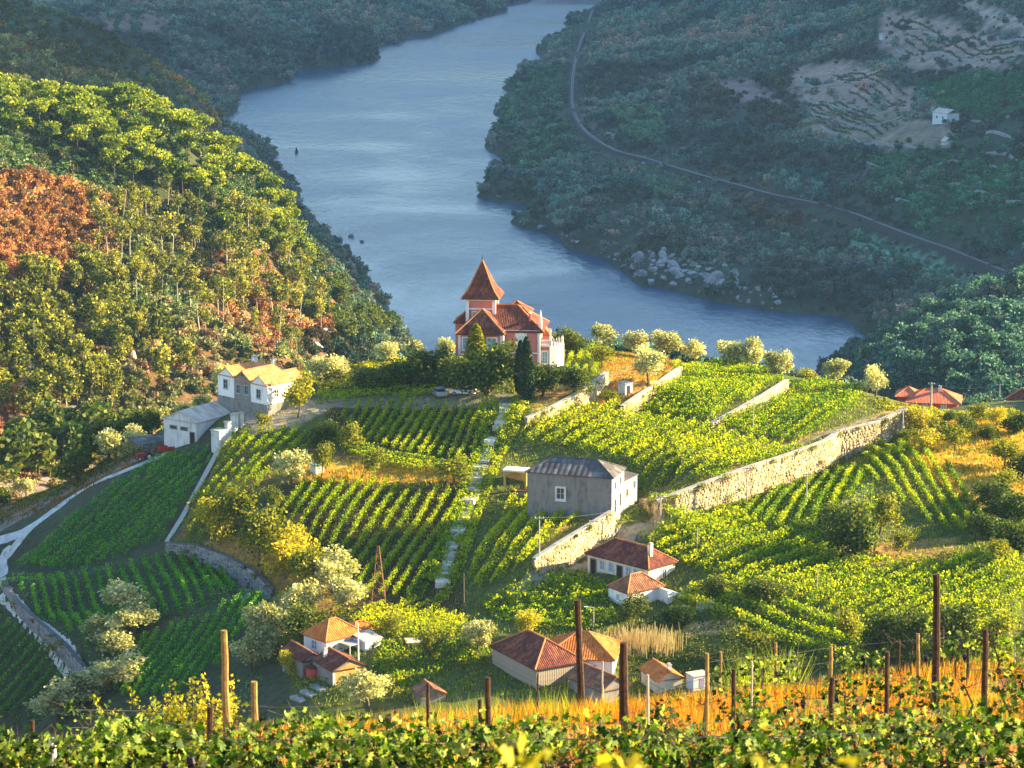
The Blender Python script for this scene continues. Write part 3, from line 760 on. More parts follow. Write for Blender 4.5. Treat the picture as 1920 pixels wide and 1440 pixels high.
# garden trees at the villa
tree_px('broadleaf_tree', 915, 742, 90, 'largest dark round tree in front of the pink villa', wide=1.15, v=0)
tree_px('broadleaf_tree', 866, 738, 62, 'dark tree left of the largest one in front of the villa', wide=1.4, v=1)
tree_px('broadleaf_tree', 805, 728, 60, 'dark leafy tree beside the white car under the villa', wide=1.5, v=2)
tree_px('broadleaf_tree', 752, 728, 48, 'low dark tree at the left end of the villa garden', wide=1.9, v=0)
tree_px('broadleaf_tree', 700, 735, 40, 'low dark green bush on the shaded lawn below the crest', wide=2.2, v=1, cat='bush', name='bush')
tree_px('cypress_tree', 893, 712, 88, 'bright yellow green conical tree before the villa wing', wide=1.7, v=1)
tree_px('cypress_tree', 987, 754, 104, 'tall dark cypress standing right of the villa garden', v=0)
tree_px('cypress_tree', 976, 742, 88, 'shorter cypress half hidden behind the tall one', v=0)
tree_px('broadleaf_tree', 1018, 742, 52, 'dense green bush right of the cypress', wide=1.2, cat='bush', name='bush')
tree_px('broadleaf_tree', 1076, 738, 44, 'round clipped green tree on the orange terrace', wide=1.35)
tree_px('broadleaf_tree', 1074, 668, 46, 'dark rounded tree behind the villa vines', wide=1.2)
tree_px('fruit_tree', 1045, 664, 36, 'leafy green tree close to the right side of the villa', wide=1.2)
tree_px('fruit_tree', 1128, 690, 40, 'bright green bush at the end of the villa vines', wide=1.3, cat='bush', name='bush')
tree_px('fruit_tree', 1145, 762, 28, 'small green bush at the foot of the terrace hut', wide=1.3, cat='bush', name='bush')
# trees around the farmhouse and the slopes
for px, py, hp, w, kd, lb in [
  (560,782,72,.9,'fruit_tree','yellow green tree at the right corner of the white farmhouse'),
  (492,806,30,1.2,'fruit_tree','small bright bush at the edge of the farmyard'),
  (610,838,44,1.3,'broadleaf_tree','dark round tree left of the upper staked vines'),
  (650,852,50,1.1,'fruit_tree','olive green tree below the dark one at the upper vines'),
  (603,895,56,.8,'fruit_tree','small tree beside the little teal roofed hut'),
  (697,900,54,1.1,'fruit_tree','single tree on the golden grass strip'),
  (852,908,46,1.5,'fruit_tree','wide bush beside the stone stairway on the golden strip'),
  (545,912,62,1.1,'olive_tree','pale green olive left of the teal roofed hut'),
  (515,965,46,.9,'fruit_tree','slim yellowish tree on the slope left of the lower vines'),
  (410,1020,76,1.2,'yellow_tree','bright yellow tree above the stone corner wall'),
  (455,1000,80,1.1,'fruit_tree','yellow green tree just above the bright yellow one'),
  (484,1062,96,1.05,'fruit_tree','tall olive green tree on the tip of the sunlit slope'),
  (535,1085,88,1.1,'yellow_tree','yellow tree right of the tall one on the slope tip'),
  (575,1110,80,1.1,'fruit_tree','leafy tree at the lower left of the long staked vines'),
  (625,1115,74,1.2,'olive_tree','greyish olive tree at the foot of the staked vines'),
  (560,1165,70,1.1,'olive_tree','grey green olive on the slope above the orange roofed house'),
  (655,1150,60,1.2,'olive_tree','olive tree beside the lattice mast'),
  (512,1215,80,1.2,'olive_tree','sunlit pale olive tree left of the orange roofed house'),
  (470,1260,72,1.1,'olive_tree','pale olive tree above the sunny wooden post'),
  (578,1205,66,1.3,'broadleaf_tree','dark green tree behind the orange roofed white house'),
  (690,1325,66,1.3,'olive_tree','grey olive tree in front of the ochre gabled house'),
  (545,1270,46,1.0,'yellow_tree','bright green bush left of the dark red roofs'),
  (805,1250,64,.9,'fruit_tree','slender pale tree between the two house groups'),
  (895,1225,58,1.1,'olive_tree','olive tree behind the wooden sided house'),
  (990,1190,44,1.2,'yellow_tree','yellow green bush above the wooden sided house'),
  (735,1190,34,1.6,'fruit_tree','low green bush right of the lattice mast'),
  (1430,1130,44,1.9,'broadleaf_tree','dark round bush in the middle of the lower vineyard'),
  (1345,1120,36,1.5,'broadleaf_tree','dark bush right of the small white house'),
  (1600,1050,96,1.1,'broadleaf_tree','large dark green tree below the lower staked vines'),
  (1555,1000,50,1.2,'broadleaf_tree','dark bush left of the large green tree in the vineyard'),
  (1648,1010,72,1.0,'fruit_tree','sunlit green tree beside the lower staked vines'),
  (1690,1040,40,1.2,'fruit_tree','orange tinged bush at the end of the lower staked vines'),
  (1410,1235,52,1.7,'fruit_tree','wide green bush above the foreground grass'),
  (1180,1160,40,1.6,'broadleaf_tree','green bush under the small white house'),
  (1270,1170,36,1.6,'broadleaf_tree','green bush below the white lean-to'),
  (1590,1215,70,.8,'fruit_tree','young pine like tree at the lower right of the vineyard'),
  (1640,1235,80,.8,'broadleaf_tree','dark young tree left of the thick dark post'),
  (1700,1240,84,.9,'broadleaf_tree','dark young tree just behind the thick dark post'),
  (1790,1235,90,1.0,'broadleaf_tree','dark shaggy tree right of the thick dark post'),
  (1860,1240,80,1.0,'fruit_tree','lighter shaggy tree at the right edge of the valley')]:
    tree_px(kd, px, py, hp, lb, cat='bush' if 'bush' in lb else 'tree', name='bush' if 'bush' in lb else kd, wide=w)
# right hand scrub slope
kk = 0
for px, py, hp, kd in [(1722,812,44,'yellow_tree'),(1760,820,34,'fruit_tree'),(1735,850,40,'yellow_tree'),(1790,845,44,'fruit_tree'),(1835,790,30,'fruit_tree'),(1870,800,34,'yellow_tree'),(1905,815,40,'broadleaf_tree'),
   (1720,790,24,'yellow_tree'),(1885,880,48,'fruit_tree'),(1915,900,50,'broadleaf_tree'),(1860,960,50,'broadleaf_tree'),(1895,985,60,'broadleaf_tree'),(1880,930,44,'fruit_tree'),
   (1855,1010,44,'broadleaf_tree'),(1910,1040,60,'broadleaf_tree'),(1780,792,20,'broadleaf_tree'),(1815,812,30,'broadleaf_tree'),(1700,835,28,'fruit_tree'),(1850,825,26,'broadleaf_tree'),(1880,1060,40,'fruit_tree')]:
    c_ = {'yellow_tree': 'yellow', 'fruit_tree': 'light green', 'broadleaf_tree': 'dark green'}[kd]
    tree_px(kd, px, py, hp, f'{c_} bush on the sunny scrub slope right of the long stone wall', 'bushes on the scrub slope', cat='bush', wide=1.4, name='bush'); kk += 1
# shaded left slope: silvery trees catching the sun
for px, py, hp, w, lb in [(236,1150,58,1.1,'topmost of the silvery olives in the shaded vineyard'),(252,1190,52,1.1,'silvery olive second from the top in the shaded vineyard'),(205,1205,50,1.2,'silvery olive left of centre in the shaded vineyard'),
   (214,1240,54,1.1,'silvery olive below the middle of the shaded vineyard'),(206,1292,58,1.3,'lower silvery olive beside the farm track'),(150,1325,58,1.3,'silvery olive at the bottom end of the farm track'),(108,1350,56,1.3,'lowest silvery olive near the left edge')]:
    tree_px('olive_tree', px, py, hp, lb, 'silvery olives in the shaded vineyard', wide=w * 1.45)
for px, py, hp, w, kd, lb in [(215,870,62,1.1,'olive_tree','dark olive tree left of the red tractor'),(252,856,50,1.0,'olive_tree','sunlit olive tree next to the red tractor'),(142,900,40,1.1,'olive_tree','small pale olive left of the farm track'),
   (48,935,36,1.2,'olive_tree','teal green bush above the left end of the track'),(345,750,30,1.4,'olive_tree','pale olive behind the long shed'),(380,745,30,1.2,'olive_tree','pale olive between the shed and the farmhouse'),
   (412,690,72,.55,'olive_tree','tall slim pale tree behind the white farmhouse')]:
    tree_px(kd, px, py, hp, lb, wide=w)
g = 'dark trees in the hollow left of the shed'
for px, py, hp, w in [(20,905,92,1.1),(70,900,96,1.1),(120,880,90,1.1),(165,850,100,1.1),(200,820,86,1.2),(230,810,80,1.2),(100,850,90,1.2),(40,860,70,1.3),(260,800,50,1.1),(285,795,46,1.1),(5,950,40,1.2),(145,905,60,1.2),(190,868,66,1.1)]:
    tree_px('dark_tree', px, py, hp, 'dark tree in the shaded hollow left of the long shed', g, wide=w * .95)

# the forest hill, one tree at a time
def proj1(x, y, z):
    a, b = proj(np.array([x]), np.array([y]), np.array([z])); return float(a[0]), float(b[0])
FOREST = [ # kind, polygon, count, height range, label, group
 ('pine_tree', [(-40,170),(210,170),(420,260),(540,420),(600,520),(420,470),(330,380),(200,350),(60,300),(-40,290)], 150, (9, 13), 'round topped pine on the sunlit crest of the forest hill', 'pines on the forest hill'),
 ('dry_tree', [(-40,340),(90,340),(190,390),(210,470),(140,520),(-40,540)], 90, (4, 7), 'rust brown dry tree in the orange patch of the forest hill', 'rust coloured trees'),
 ('dry_tree', [(400,470),(540,500),(620,620),(520,670),(380,620)], 44, (3.5, 6), 'rust brown shrub on the lower middle of the forest hill', 'rust coloured trees'),
 ('eucalyptus_tree', [(180,380),(420,400),(560,500),(640,600),(560,680),(300,640),(200,560),(170,450)], 105, (7, 17), 'tall thin eucalyptus with pale trunk on the forest hill', 'eucalyptus trees'),
 ('young_eucalyptus', [(-40,540),(180,520),(300,640),(380,700),(300,740),(120,800),(-40,820)], 130, (4.5, 13), 'slim young eucalyptus low on the sunlit forest hill', 'young eucalyptus trees'),
 ('dark_tree', [(560,470),(640,560),(740,630),(700,660),(600,640),(560,590)], 45, (6, 9), 'dark tree on the shaded end of the forest hill', 'dark trees above the river'),
]
def scatter(poly, n, yr, minsep, seed, ur=(-.32, .26)):
    rg = np.random.default_rng(seed); out = []
    xs = []; tries = 0
    U = rg.uniform(ur[0], ur[1], 60000); Yv = np.exp(rg.uniform(math.log(yr[0]), math.log(yr[1]), 60000))
    # uniform per area: weight by Y^2
    keep = rg.random(60000) < (Yv / yr[1]) ** 2; U = U[keep]; Yv = Yv[keep]
    X = U * Yv; Z = height(X, Yv); px, py = proj(X, Yv, Z)
    m = inpoly(px, py, poly) & (Z > 1.0)
    for x, y, z in zip(X[m], Yv[m], Z[m]):
        if len(out) >= n: break
        if all((x-a)**2 + (y-b)**2 > minsep**2 for a, b, _ in out): out.append((x, y, z))
    return out
for k, (kd, poly, n, hr, lb, g) in enumerate(FOREST):
    h0 = {'pine_tree': 11.8, 'eucalyptus_tree': 17.2, 'young_eucalyptus': 10.2, 'dry_tree': 6.2, 'dark_tree': 8.3}[kd]
    for x, y, z in scatter(poly, n, (630, 1060), {'pine_tree': 5, 'dry_tree': 3.2, 'eucalyptus_tree': 4.0, 'young_eucalyptus': 3.0, 'dark_tree': 5}[kd], 300 + k):
        s = random.uniform(*hr) / h0
        tree(kd, x, y, z, s * random.uniform(.85, 1.15), s, lb, 'tree', g)
g = 'blue green trees of the near river bank'
for x, y, z in scatter([(1585,680),(1640,590),(1760,540),(1960,520),(1960,780),(1840,760),(1690,740),(1600,720)], 230, (640, 1200), 6.5, 400):
    s = random.uniform(5, 10) / 8.3
    tree('bank_tree', x, y, z, s * random.uniform(.9, 1.25), s, 'blue green tree on the near river bank at the right', 'tree', g)

def cell_label(o, what, boxes):
    px, py = proj1(*o.location); h = o.scale[2]
    hx = ['far left', 'centre left', 'centre right', 'far right'][min(3, max(0, int(4*(px-boxes[0])/(boxes[2]-boxes[0]))))]
    vy = ['top band', 'upper band', 'lower band', 'bottom band'][min(3, max(0, int(4*(py-boxes[1])/(boxes[3]-boxes[1]))))]
    return f"{what}, {vy}, {hx}"
for gname, what in (('pines on the forest hill','round topped pine of the forest hill'), ('rust coloured trees','rust brown dry tree of the forest hill'), ('eucalyptus trees','thin pale trunked eucalyptus of the forest hill'), ('young eucalyptus trees','slim young eucalyptus of the forest hill'), ('dark trees above the river','dark tree above the left bank'), ('blue green trees of the near river bank','blue green tree of the right near bank')):
    T_ = [o for o in scene.objects if o.get('group') == gname]; Q_ = np.array([proj1(*o.location) for o in T_]); hs = sorted(o.scale[2] for o in T_); bx = (*Q_.min(0), *Q_.max(0))
    for o in T_:
        sw = 'small' if o.scale[2] < hs[len(hs)//3] else 'tall' if o.scale[2] > hs[2*len(hs)//3] else 'middling'
        o['label'] = cell_label(o, sw + ' ' + what, bx)
# ------------------------------------------------------------------ uncountable scrub and forest: instances on points
def gn_scatter(name, pts, scl, hue, protos, lean=.15):
    """one object; geometry nodes place the plants"""
    me = bpy.data.meshes.new(name); n = len(pts)
    me.vertices.add(n); me.vertices.foreach_set('co', np.asarray(pts, np.float32).ravel())
    a = me.attributes.new('size', 'FLOAT', 'POINT'); a.data.foreach_set('value', np.asarray(scl, np.float32))
    a = me.attributes.new('hue', 'FLOAT_COLOR', 'POINT'); a.data.foreach_set('color', np.concatenate([hue, np.ones((n, 1))], 1).astype(np.float32).ravel())
    o = link(name, me)
    ng = bpy.data.node_groups.new(name, 'GeometryNodeTree')
    ng.interface.new_socket('Geometry', in_out='INPUT', socket_type='NodeSocketGeometry'); ng.interface.new_socket('Geometry', in_out='OUTPUT', socket_type='NodeSocketGeometry')
    gi = ng.nodes.new('NodeGroupInput'); go = ng.nodes.new('NodeGroupOutput'); L = ng.links
    gi_ = ng.nodes.new('GeometryNodeGeometryToInstance')
    for q in protos:
        oi = ng.nodes.new('GeometryNodeObjectInfo'); oi.inputs['Object'].default_value = q; oi.inputs['As Instance'].default_value = True
        L.new(oi.outputs['Geometry'], gi_.inputs[0])
    ip = ng.nodes.new('GeometryNodeInstanceOnPoints'); ip.inputs['Pick Instance'].default_value = True
    jn = ng.nodes.new('GeometryNodeJoinGeometry')
    for nd in [x for x in ng.nodes if x.bl_idname == 'GeometryNodeObjectInfo']: L.new(nd.outputs['Geometry'], jn.inputs[0])
    ng.nodes.remove(gi_)
    mp_ = ng.nodes.new('GeometryNodeMeshToPoints'); L.new(gi.outputs[0], ip.inputs['Points']); ng.nodes.remove(mp_)
    L.new(jn.outputs[0], ip.inputs['Instance'])
    rv = ng.nodes.new('FunctionNodeRandomValue'); rv.data_type = 'FLOAT_VECTOR'; rv.inputs[0].default_value = (-lean, -lean, 0); rv.inputs[1].default_value = (lean, lean, 6.283)
    L.new(rv.outputs[0], ip.inputs['Rotation'])
    na = ng.nodes.new('GeometryNodeInputNamedAttribute'); na.data_type = 'FLOAT'; na.inputs['Name'].default_value = 'size'
    L.new(na.outputs['Attribute'], ip.inputs['Scale']); L.new(ip.outputs[0], go.inputs[0])
    md = o.modifiers.new('scatter', 'NODES'); md.node_group = ng
    tag(o, kind='stuff'); return o
PC = []
for v in range(5):
    rg = np.random.default_rng(900 + v); L_ = mk_lobes(rg, 1.0, .0, 1.5, 6, .9, .42)
    me = leaf_mesh('scrub_plant', *crown(L_, 230, .34, rg, .55), M['scrub'], rg=rg)
    PC.append(bpy.data.objects.new('scrub_plant', me))
def region_points(n, yr, seed, dens=None, ur=(-.24, .24)):
    rg = np.random.default_rng(seed)
    U = rg.uniform(ur[0], ur[1], n); t = rg.random(n); Yv = np.sqrt(yr[0]**2 + t * (yr[1]**2 - yr[0]**2))
    X = U * Yv; Z = height(X, Yv); px, py = proj(X, Yv, Z)
    m = (Z > .5)
    return X[m], Yv[m], Z[m], px[m], py[m], rg
def hue_of(px, py, x, y, rg, polys, base):
    n = len(px); h = np.tile(np.array(base, float), (n, 1)) * (.35 + 1.5 * sstep(.3, .7, fbm(x / 70, y / 70, 61, 4)))[:, None]; h = h * (1 + .5 * (fbm(x / 90, y / 90, 67, 3) - .5)[:, None] * np.array([2.2, 0, -.6]))
    for poly, col in polys:
        m = inpoly(px + (fbm(x/25, y/25, 5)-.5)*40, py + (fbm(x/25, y/25, 6)-.5)*24, poly); h[m] = np.array(col) * (.75 + .5 * rg.random(m.sum()))[:, None]
    r = rg.random(n); h[r < .16] *= (1.25,.72,.85); h[r > .88] *= (1.5,1.55,1.45); h = h * (.55 + .9 * rg.random(n))[:, None]; return np.minimum(h, (9, 3.0, 3.2))
# far banks
X_, Y_, Z_, px, py, rg = region_points(170000, (1000, 3900), 1)
bare = [[(1480,120),(1600,110),(1720,170),(1700,245),(1640,262),(1540,255),(1490,190)], [(1640,10),(1800,30),(1960,80),(1960,135),(1700,135),(1640,90)], [(1700,150),(1960,140),(1960,225),(1760,210)], [(1780,-20),(1840,0),(1960,50),(1960,90),(1850,50)], [(1510,225),(1780,225),(1780,285),(1620,275)], [(1330,150),(1420,150),(1480,200),(1380,190)], [(180,10),(330,20),(320,60),(190,60)]]
pr = np.ones(len(px))
for bp in bare: pr[inpoly(px, py, bp)] = .10
rail_d = np.full(len(px), 1e9); RP = np.array(RAIL, float)
for i in range(len(RP) - 1):
    e = RP[i+1] - RP[i]; t = np.clip(((px-RP[i,0])*e[0] + (py-RP[i,1])*e[1]) / (e @ e), 0, 1)
    rail_d = np.minimum(rail_d, np.hypot(px-RP[i,0]-t*e[0], (py-RP[i,1]-t*e[1]) * 1.0))
pr[(rail_d < 8) & ((px < 1190) | (px > 1490))] = 0
pr *= np.where(fbm(X_ / 50, Y_ / 50, 8, 4) > .36, 1, .35)
rocks = [(1190,470),(1360,500),(1470,560),(1440,590),(1200,540)]
pr[inpoly(px, py, rocks)] *= .15
k = (rg.random(len(px)) < pr) & (px > -60) & (px < 1980) & (py > -140)
hue = hue_of(px, py, X_, Y_, rg, [([(940,150),(1060,130),(1090,260),(1000,330),(930,300)], (1.3,1.9,1.6)), ([(1150,200),(1240,200),(1250,270),(1170,270)], (1.8,2.6,2.2)), ([(1200,310),(1290,315),(1290,370),(1220,370)], (1.9,2.6,2.1)), ([(1600,430),(1700,470),(1830,530),(1800,560),(1600,480)], (1.8,2.8,2.3)),
   ([(1330,320),(1460,350),(1560,400),(1500,450),(1380,400)], (2.4,1.2,1.1)), ([(1290,150),(1480,150),(1500,240),(1300,230)], (1.6,1.0,1.0)), ([(1660,250),(1900,260),(1960,330),(1640,320)], (.8,1.5,1.2)), ([(900,330),(1000,330),(1050,430),(950,400)], (.7,1.0,.8)), ([(1620,340),(1960,330),(1960,480),(1700,440)], (.9,2.0,1.5))], (2.1,2.25,2.7))  # bluish base: distance haze put into the scrub colour
lf_ = (px < 420) & (Y_ < 1500); hue[lf_] = hue[lf_] * np.array((1.5,.95,.35))
sz = np.clip(np.exp(rg.normal(.55, .45, len(px))), .6, 4.2) * (1 + .15 * (Y_ > 2200)); sz[rail_d < 22] *= .55
gn_scatter('far_bank_woodland', np.stack([X_, Y_, Z_ - .3], -1)[k], sz[k], hue[k], PC)
# undergrowth of the forest hill
X_, Y_, Z_, px, py, rg = region_points(34000, (590, 1400), 2, ur=(-.30, .02))
k = (Z_ > 3) & (px > -150) & (px < 780) & (rg.random(len(px)) < np.where(py > 560, .6, .85))
hue = hue_of(px, py, X_, Y_, rg, [([(-60,330),(100,330),(200,380),(220,470),(140,540),(-60,550)], (5.6,2.4,1.2)), ([(400,480),(520,500),(580,620),(480,660),(380,600)], (4.6,2.2,1.2)), ([(560,380),(640,480),(760,640),(640,640),(560,500)], (1.2,1.3,1.0)), ([(-60,680),(130,720),(80,840),(-60,840)], (9,4.0,1.6)), ([(200,640),(420,640),(420,720),(200,760)], (3.2,2.0,1.2))], (2.6,1.7,.7))
pz = inpoly(px, py, [(-150,150),(210,150),(440,250),(600,450),(420,470),(200,360),(-150,300)]); hue[pz] = hue[pz] * np.array((.35,.65,.6))  # shade in the gaps between the pines put into the undergrowth colour
gn_scatter('forest_undergrowth', np.stack([X_, Y_, Z_ - .3], -1)[k], rg.uniform(1.0, 2.8, k.sum()), hue[k], PC)
# flank of the hill behind the crest and the right bank scrub
X_, Y_, Z_, px, py, rg = region_points(26000, (515, 1150), 3, ur=(-.10, .24))
k = (Z_ > 2) & ((px > 620) | (Y_ > 900)) & ~((px > 1640) & (Y_ < 680) & (px < 1960)) & ((Y_ > 530) | (px > 1100))
k &= (px > 1000) | (py > 640)
hue = hue_of(px, py, X_, Y_, rg, [], (.9,1.25,1.1))  # base toned down: shade of the flank put into the scrub colour
gn_scatter('hill_flank_scrub', np.stack([X_, Y_, Z_ - .3], -1)[k], rg.uniform(1.2, 3.4, k.sum()), hue[k], PC)

# ------------------------------------------------------------------ vines
def polyclip_line(poly, p, d):
    """segments of the line p + t d inside a polygon"""
    ts = []
    n = len(poly)
    for i in range(n):
        a = poly[i]; b = poly[(i+1) % n]; ex, ey = b[0]-a[0], b[1]-a[1]
        den = d[0]*ey - d[1]*ex
        if abs(den) < 1e-9: continue
        t = ((a[0]-p[0])*ey - (a[1]-p[1])*ex) / den; s = ((a[0]-p[0])*d[1] - (a[1]-p[1])*d[0]) / den
        if 0 <= s < 1: ts.append(t)
    ts.sort(); return [(ts[i], ts[i+1]) for i in range(0, len(ts)-1, 2)]
NW = ['first','second','third','fourth','fifth','sixth','seventh','eighth','ninth','tenth','eleventh','twelfth','thirteenth','fourteenth','fifteenth','sixteenth','seventeenth','eighteenth','nineteenth','twentieth']
def nth(k):
    if k < 20: return NW[k]
    t = ['', '', 'twenty', 'thirty', 'forty', 'fifty'][(k+1)//10]; u = (k+1) % 10
    return t + '-' + NW[u-1] if u else {'twenty':'twentieth','thirty':'thirtieth','forty':'fortieth','fifty':'fiftieth'}[t]
def relabel(objs, label):
    objs = sorted(objs, key=lambda o: proj1(*o.location)[0])
    for k, o in enumerate(objs): o['label'] = f"{label}, {nth(k)} from the left"
def vine_rows(poly_px, dir_px, spacing, mat, label, group, leaves=80, hgt=1.6, wid=.22, leaf=.24, y0=345, y1=620, gap=.12, bright=0.0, base=.25, seed=1):
    W = [q[:2] for q in hits(poly_px, y0, y1)]
    a = hit(*dir_px[0], y0, y1); b = hit(*dir_px[1], y0, y1)
    d = np.array([b[0]-a[0], b[1]-a[1]]); d /= np.linalg.norm(d); nrm = np.array([-d[1], d[0]])
    c0 = np.mean(W, 0); pr_ = [(np.array(w) - c0) @ nrm for w in W]
    s = min(pr_) + spacing * .5; rg = np.random.default_rng(seed); cnt = 0; made = []
    while s < max(pr_):
        for t0, t1 in polyclip_line(W, c0 + nrm * s, d):
            if t1 - t0 < 2.5: continue
            t0 += rg.uniform(0, .8); t1 -= rg.uniform(0, .8)
            n = int((t1 - t0) * leaves)
            t = rg.uniform(t0, t1, n)
            dens = vnoise(t / .9, np.full(n, s * 3.1), seed) * .6 + vnoise(t / 4, np.full(n, s), seed + 5) * .4
            kp = dens > gap + .1 * rg.random(n)
            t = t[kp]; dens = dens[kp]; n = len(t)
            if n < 20: continue
            wob = (vnoise(t / 6, np.full(n, s), seed + 9) - .5) * .35
            lat = rg.normal(size=n) * wid * (.6 + .6 * dens) + wob
            q = c0[None] + nrm[None] * (s + lat)[:, None] + d[None] * t[:, None]
            tt = np.linspace(t0, t1, max(4, int((t1-t0)/1.0))); base_pts = c0[None] + nrm[None]*s + d[None]*tt[:, None]
            hz = height(base_pts[:, 0], base_pts[:, 1]); gz = np.interp(t, tt, hz)
            hh = base + (hgt - base) * (rg.random(n) ** .75) * (.7 + .5 * dens)
            C_ = np.stack([q[:, 0], q[:, 1], gz + hh], -1)
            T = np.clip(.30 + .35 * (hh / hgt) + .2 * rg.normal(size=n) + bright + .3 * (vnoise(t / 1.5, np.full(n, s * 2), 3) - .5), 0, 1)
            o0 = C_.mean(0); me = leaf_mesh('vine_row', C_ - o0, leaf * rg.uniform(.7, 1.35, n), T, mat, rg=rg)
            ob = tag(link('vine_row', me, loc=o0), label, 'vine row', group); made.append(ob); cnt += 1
        s += spacing
    relabel(made, label)
    return cnt
R_ = []
R_.append(vine_rows([(622,775),(740,754),(905,768),(915,800),(872,868),(770,862),(690,838)], ((745,840),(790,765)), 1.62, M['vine'], 'staked vine row of the upper sunlit plot', 'vine rows of the upper sunlit plot', leaf=.23, bright=.12, seed=1))
R_.append(vine_rows([(470,1030),(565,912),(700,906),(840,925),(872,935),(800,1090),(762,1130),(660,1120),(560,1070)], ((640,1050),(720,925)), 2.0, M['vine'], 'staked vine row in the long lower sunlit plot', 'vine rows of the lower sunlit plot', leaf=.25, bright=.10, seed=2))
R_.append(vine_rows([(335,1015),(352,965),(390,905),(425,830),(480,812),(600,815),(640,838),(540,860),(500,905),(430,960),(370,1020)], ((440,870),(500,800)), 1.8, M['vine'], 'vine row on the slope just below the farmyard', 'vine rows below the farmyard', leaf=.26, seed=3, gap=.3))
R_.append(vine_rows([(16,1075),(100,1000),(190,935),(300,862),(405,848),(370,905),(335,965),(305,1020),(200,1060),(100,1078)], ((60,1060),(160,975)), 2.0, M['vine_shade'], 'vine row in the shaded upper left field beside the pale track', 'vine rows of the shaded upper left field', seed=4, leaf=.24, leaves=64))
R_.append(vine_rows([(25,1092),(110,1085),(240,1062),(330,1035),(420,1060),(450,1120),(380,1150),(300,1170),(200,1240),(165,1240),(120,1190),(60,1150)], ((150,1090),(190,1180)), 1.7, M['vine_shade'], 'vine row in the shaded middle field around the silvery olives', 'vine rows of the shaded middle field', seed=5, leaf=.24, leaves=60))
R_.append(vine_rows([(250,1210),(330,1175),(400,1160),(500,1115),(490,1160),(430,1215),(400,1260),(330,1310),(240,1320),(200,1300)], ((280,1280),(340,1200)), 1.7, M['vine_shade'], 'vine row in the shaded lower field above the yellow bush', 'vine rows of the shaded lower field', seed=6, leaf=.24, leaves=62))
R_.append(vine_rows([(-40,1150),(20,1165),(90,1215),(130,1275),(120,1320),(40,1345),(-40,1350)], ((0,1300),(60,1230)), 1.7, M['vine_shade'], 'vine row in the shaded field left of the farm track', 'vine rows left of the farm track', seed=7, leaf=.26, leaves=62))
R_.append(vine_rows([(1044,655),(1100,650),(1128,680),(1110,712),(1060,705),(1046,690)], ((1052,702),(1066,660)), 1.5, M['vine'], 'vine row on the small terrace beside the pink villa', 'vine rows beside the villa', seed=8, leaf=.24, bright=.15, y0=470))
R_.append(vine_rows([(1190,760),(1285,695),(1370,690),(1462,712),(1420,742),(1330,790),(1260,790)], ((1300,770),(1410,712)), 1.7, M['vine'], 'vine row on the upper right terrace above the curved wall', 'vine rows of the upper right terrace', seed=9, leaf=.3, leaves=46, wid=.4, bright=.05, gap=.05))
R_.append(vine_rows([(1345,800),(1482,724),(1550,722),(1620,738),(1610,760),(1540,800),(1500,835),(1400,822)], ((1400,800),(1510,745)), 1.8, M['vine'], 'vine row on the middle right terrace under the curved wall', 'vine rows of the middle right terrace', seed=10, leaf=.3, leaves=46, wid=.4, gap=.05))
R_.append(vine_rows([(1385,965),(1480,915),(1600,885),(1625,900),(1590,945),(1500,990),(1440,1000)], ((1470,980),(1530,900)), 2.0, M['vine'], 'vine row in the small plot under the long stone wall', 'vine rows under the long wall', seed=11, leaf=.26))
R_.append(vine_rows([(1618,840),(1650,828),(1740,850),(1800,900),(1850,960),(1840,1010),(1760,1000),(1680,940),(1625,900)], ((1640,840),(1760,990)), 2.1, M['vine'], 'vine row running down the steep plot right of the long wall', 'vine rows of the steep right plot', seed=12, leaf=.26))
R_.append(vine_rows([(590,750),(700,738),(820,742),(830,760),(700,756),(600,766)], ((600,760),(820,752)), 1.5, M['vine'], 'leafy trellis row along the terrace lane below the villa', 'trellis rows along the lane', seed=13, leaf=.3, leaves=40, base=.8, hgt=2.0, bright=.1))
R_.append(vine_rows([(640,835),(690,845),(780,868),(880,872),(880,892),(760,888),(650,860)], ((680,852),(860,880)), 1.6, M['vine'], 'low trellis row under the upper sunlit plot', 'trellis rows under the upper plot', seed=14, leaf=.3, leaves=64))
print('ROWS', R_, sum(R_))

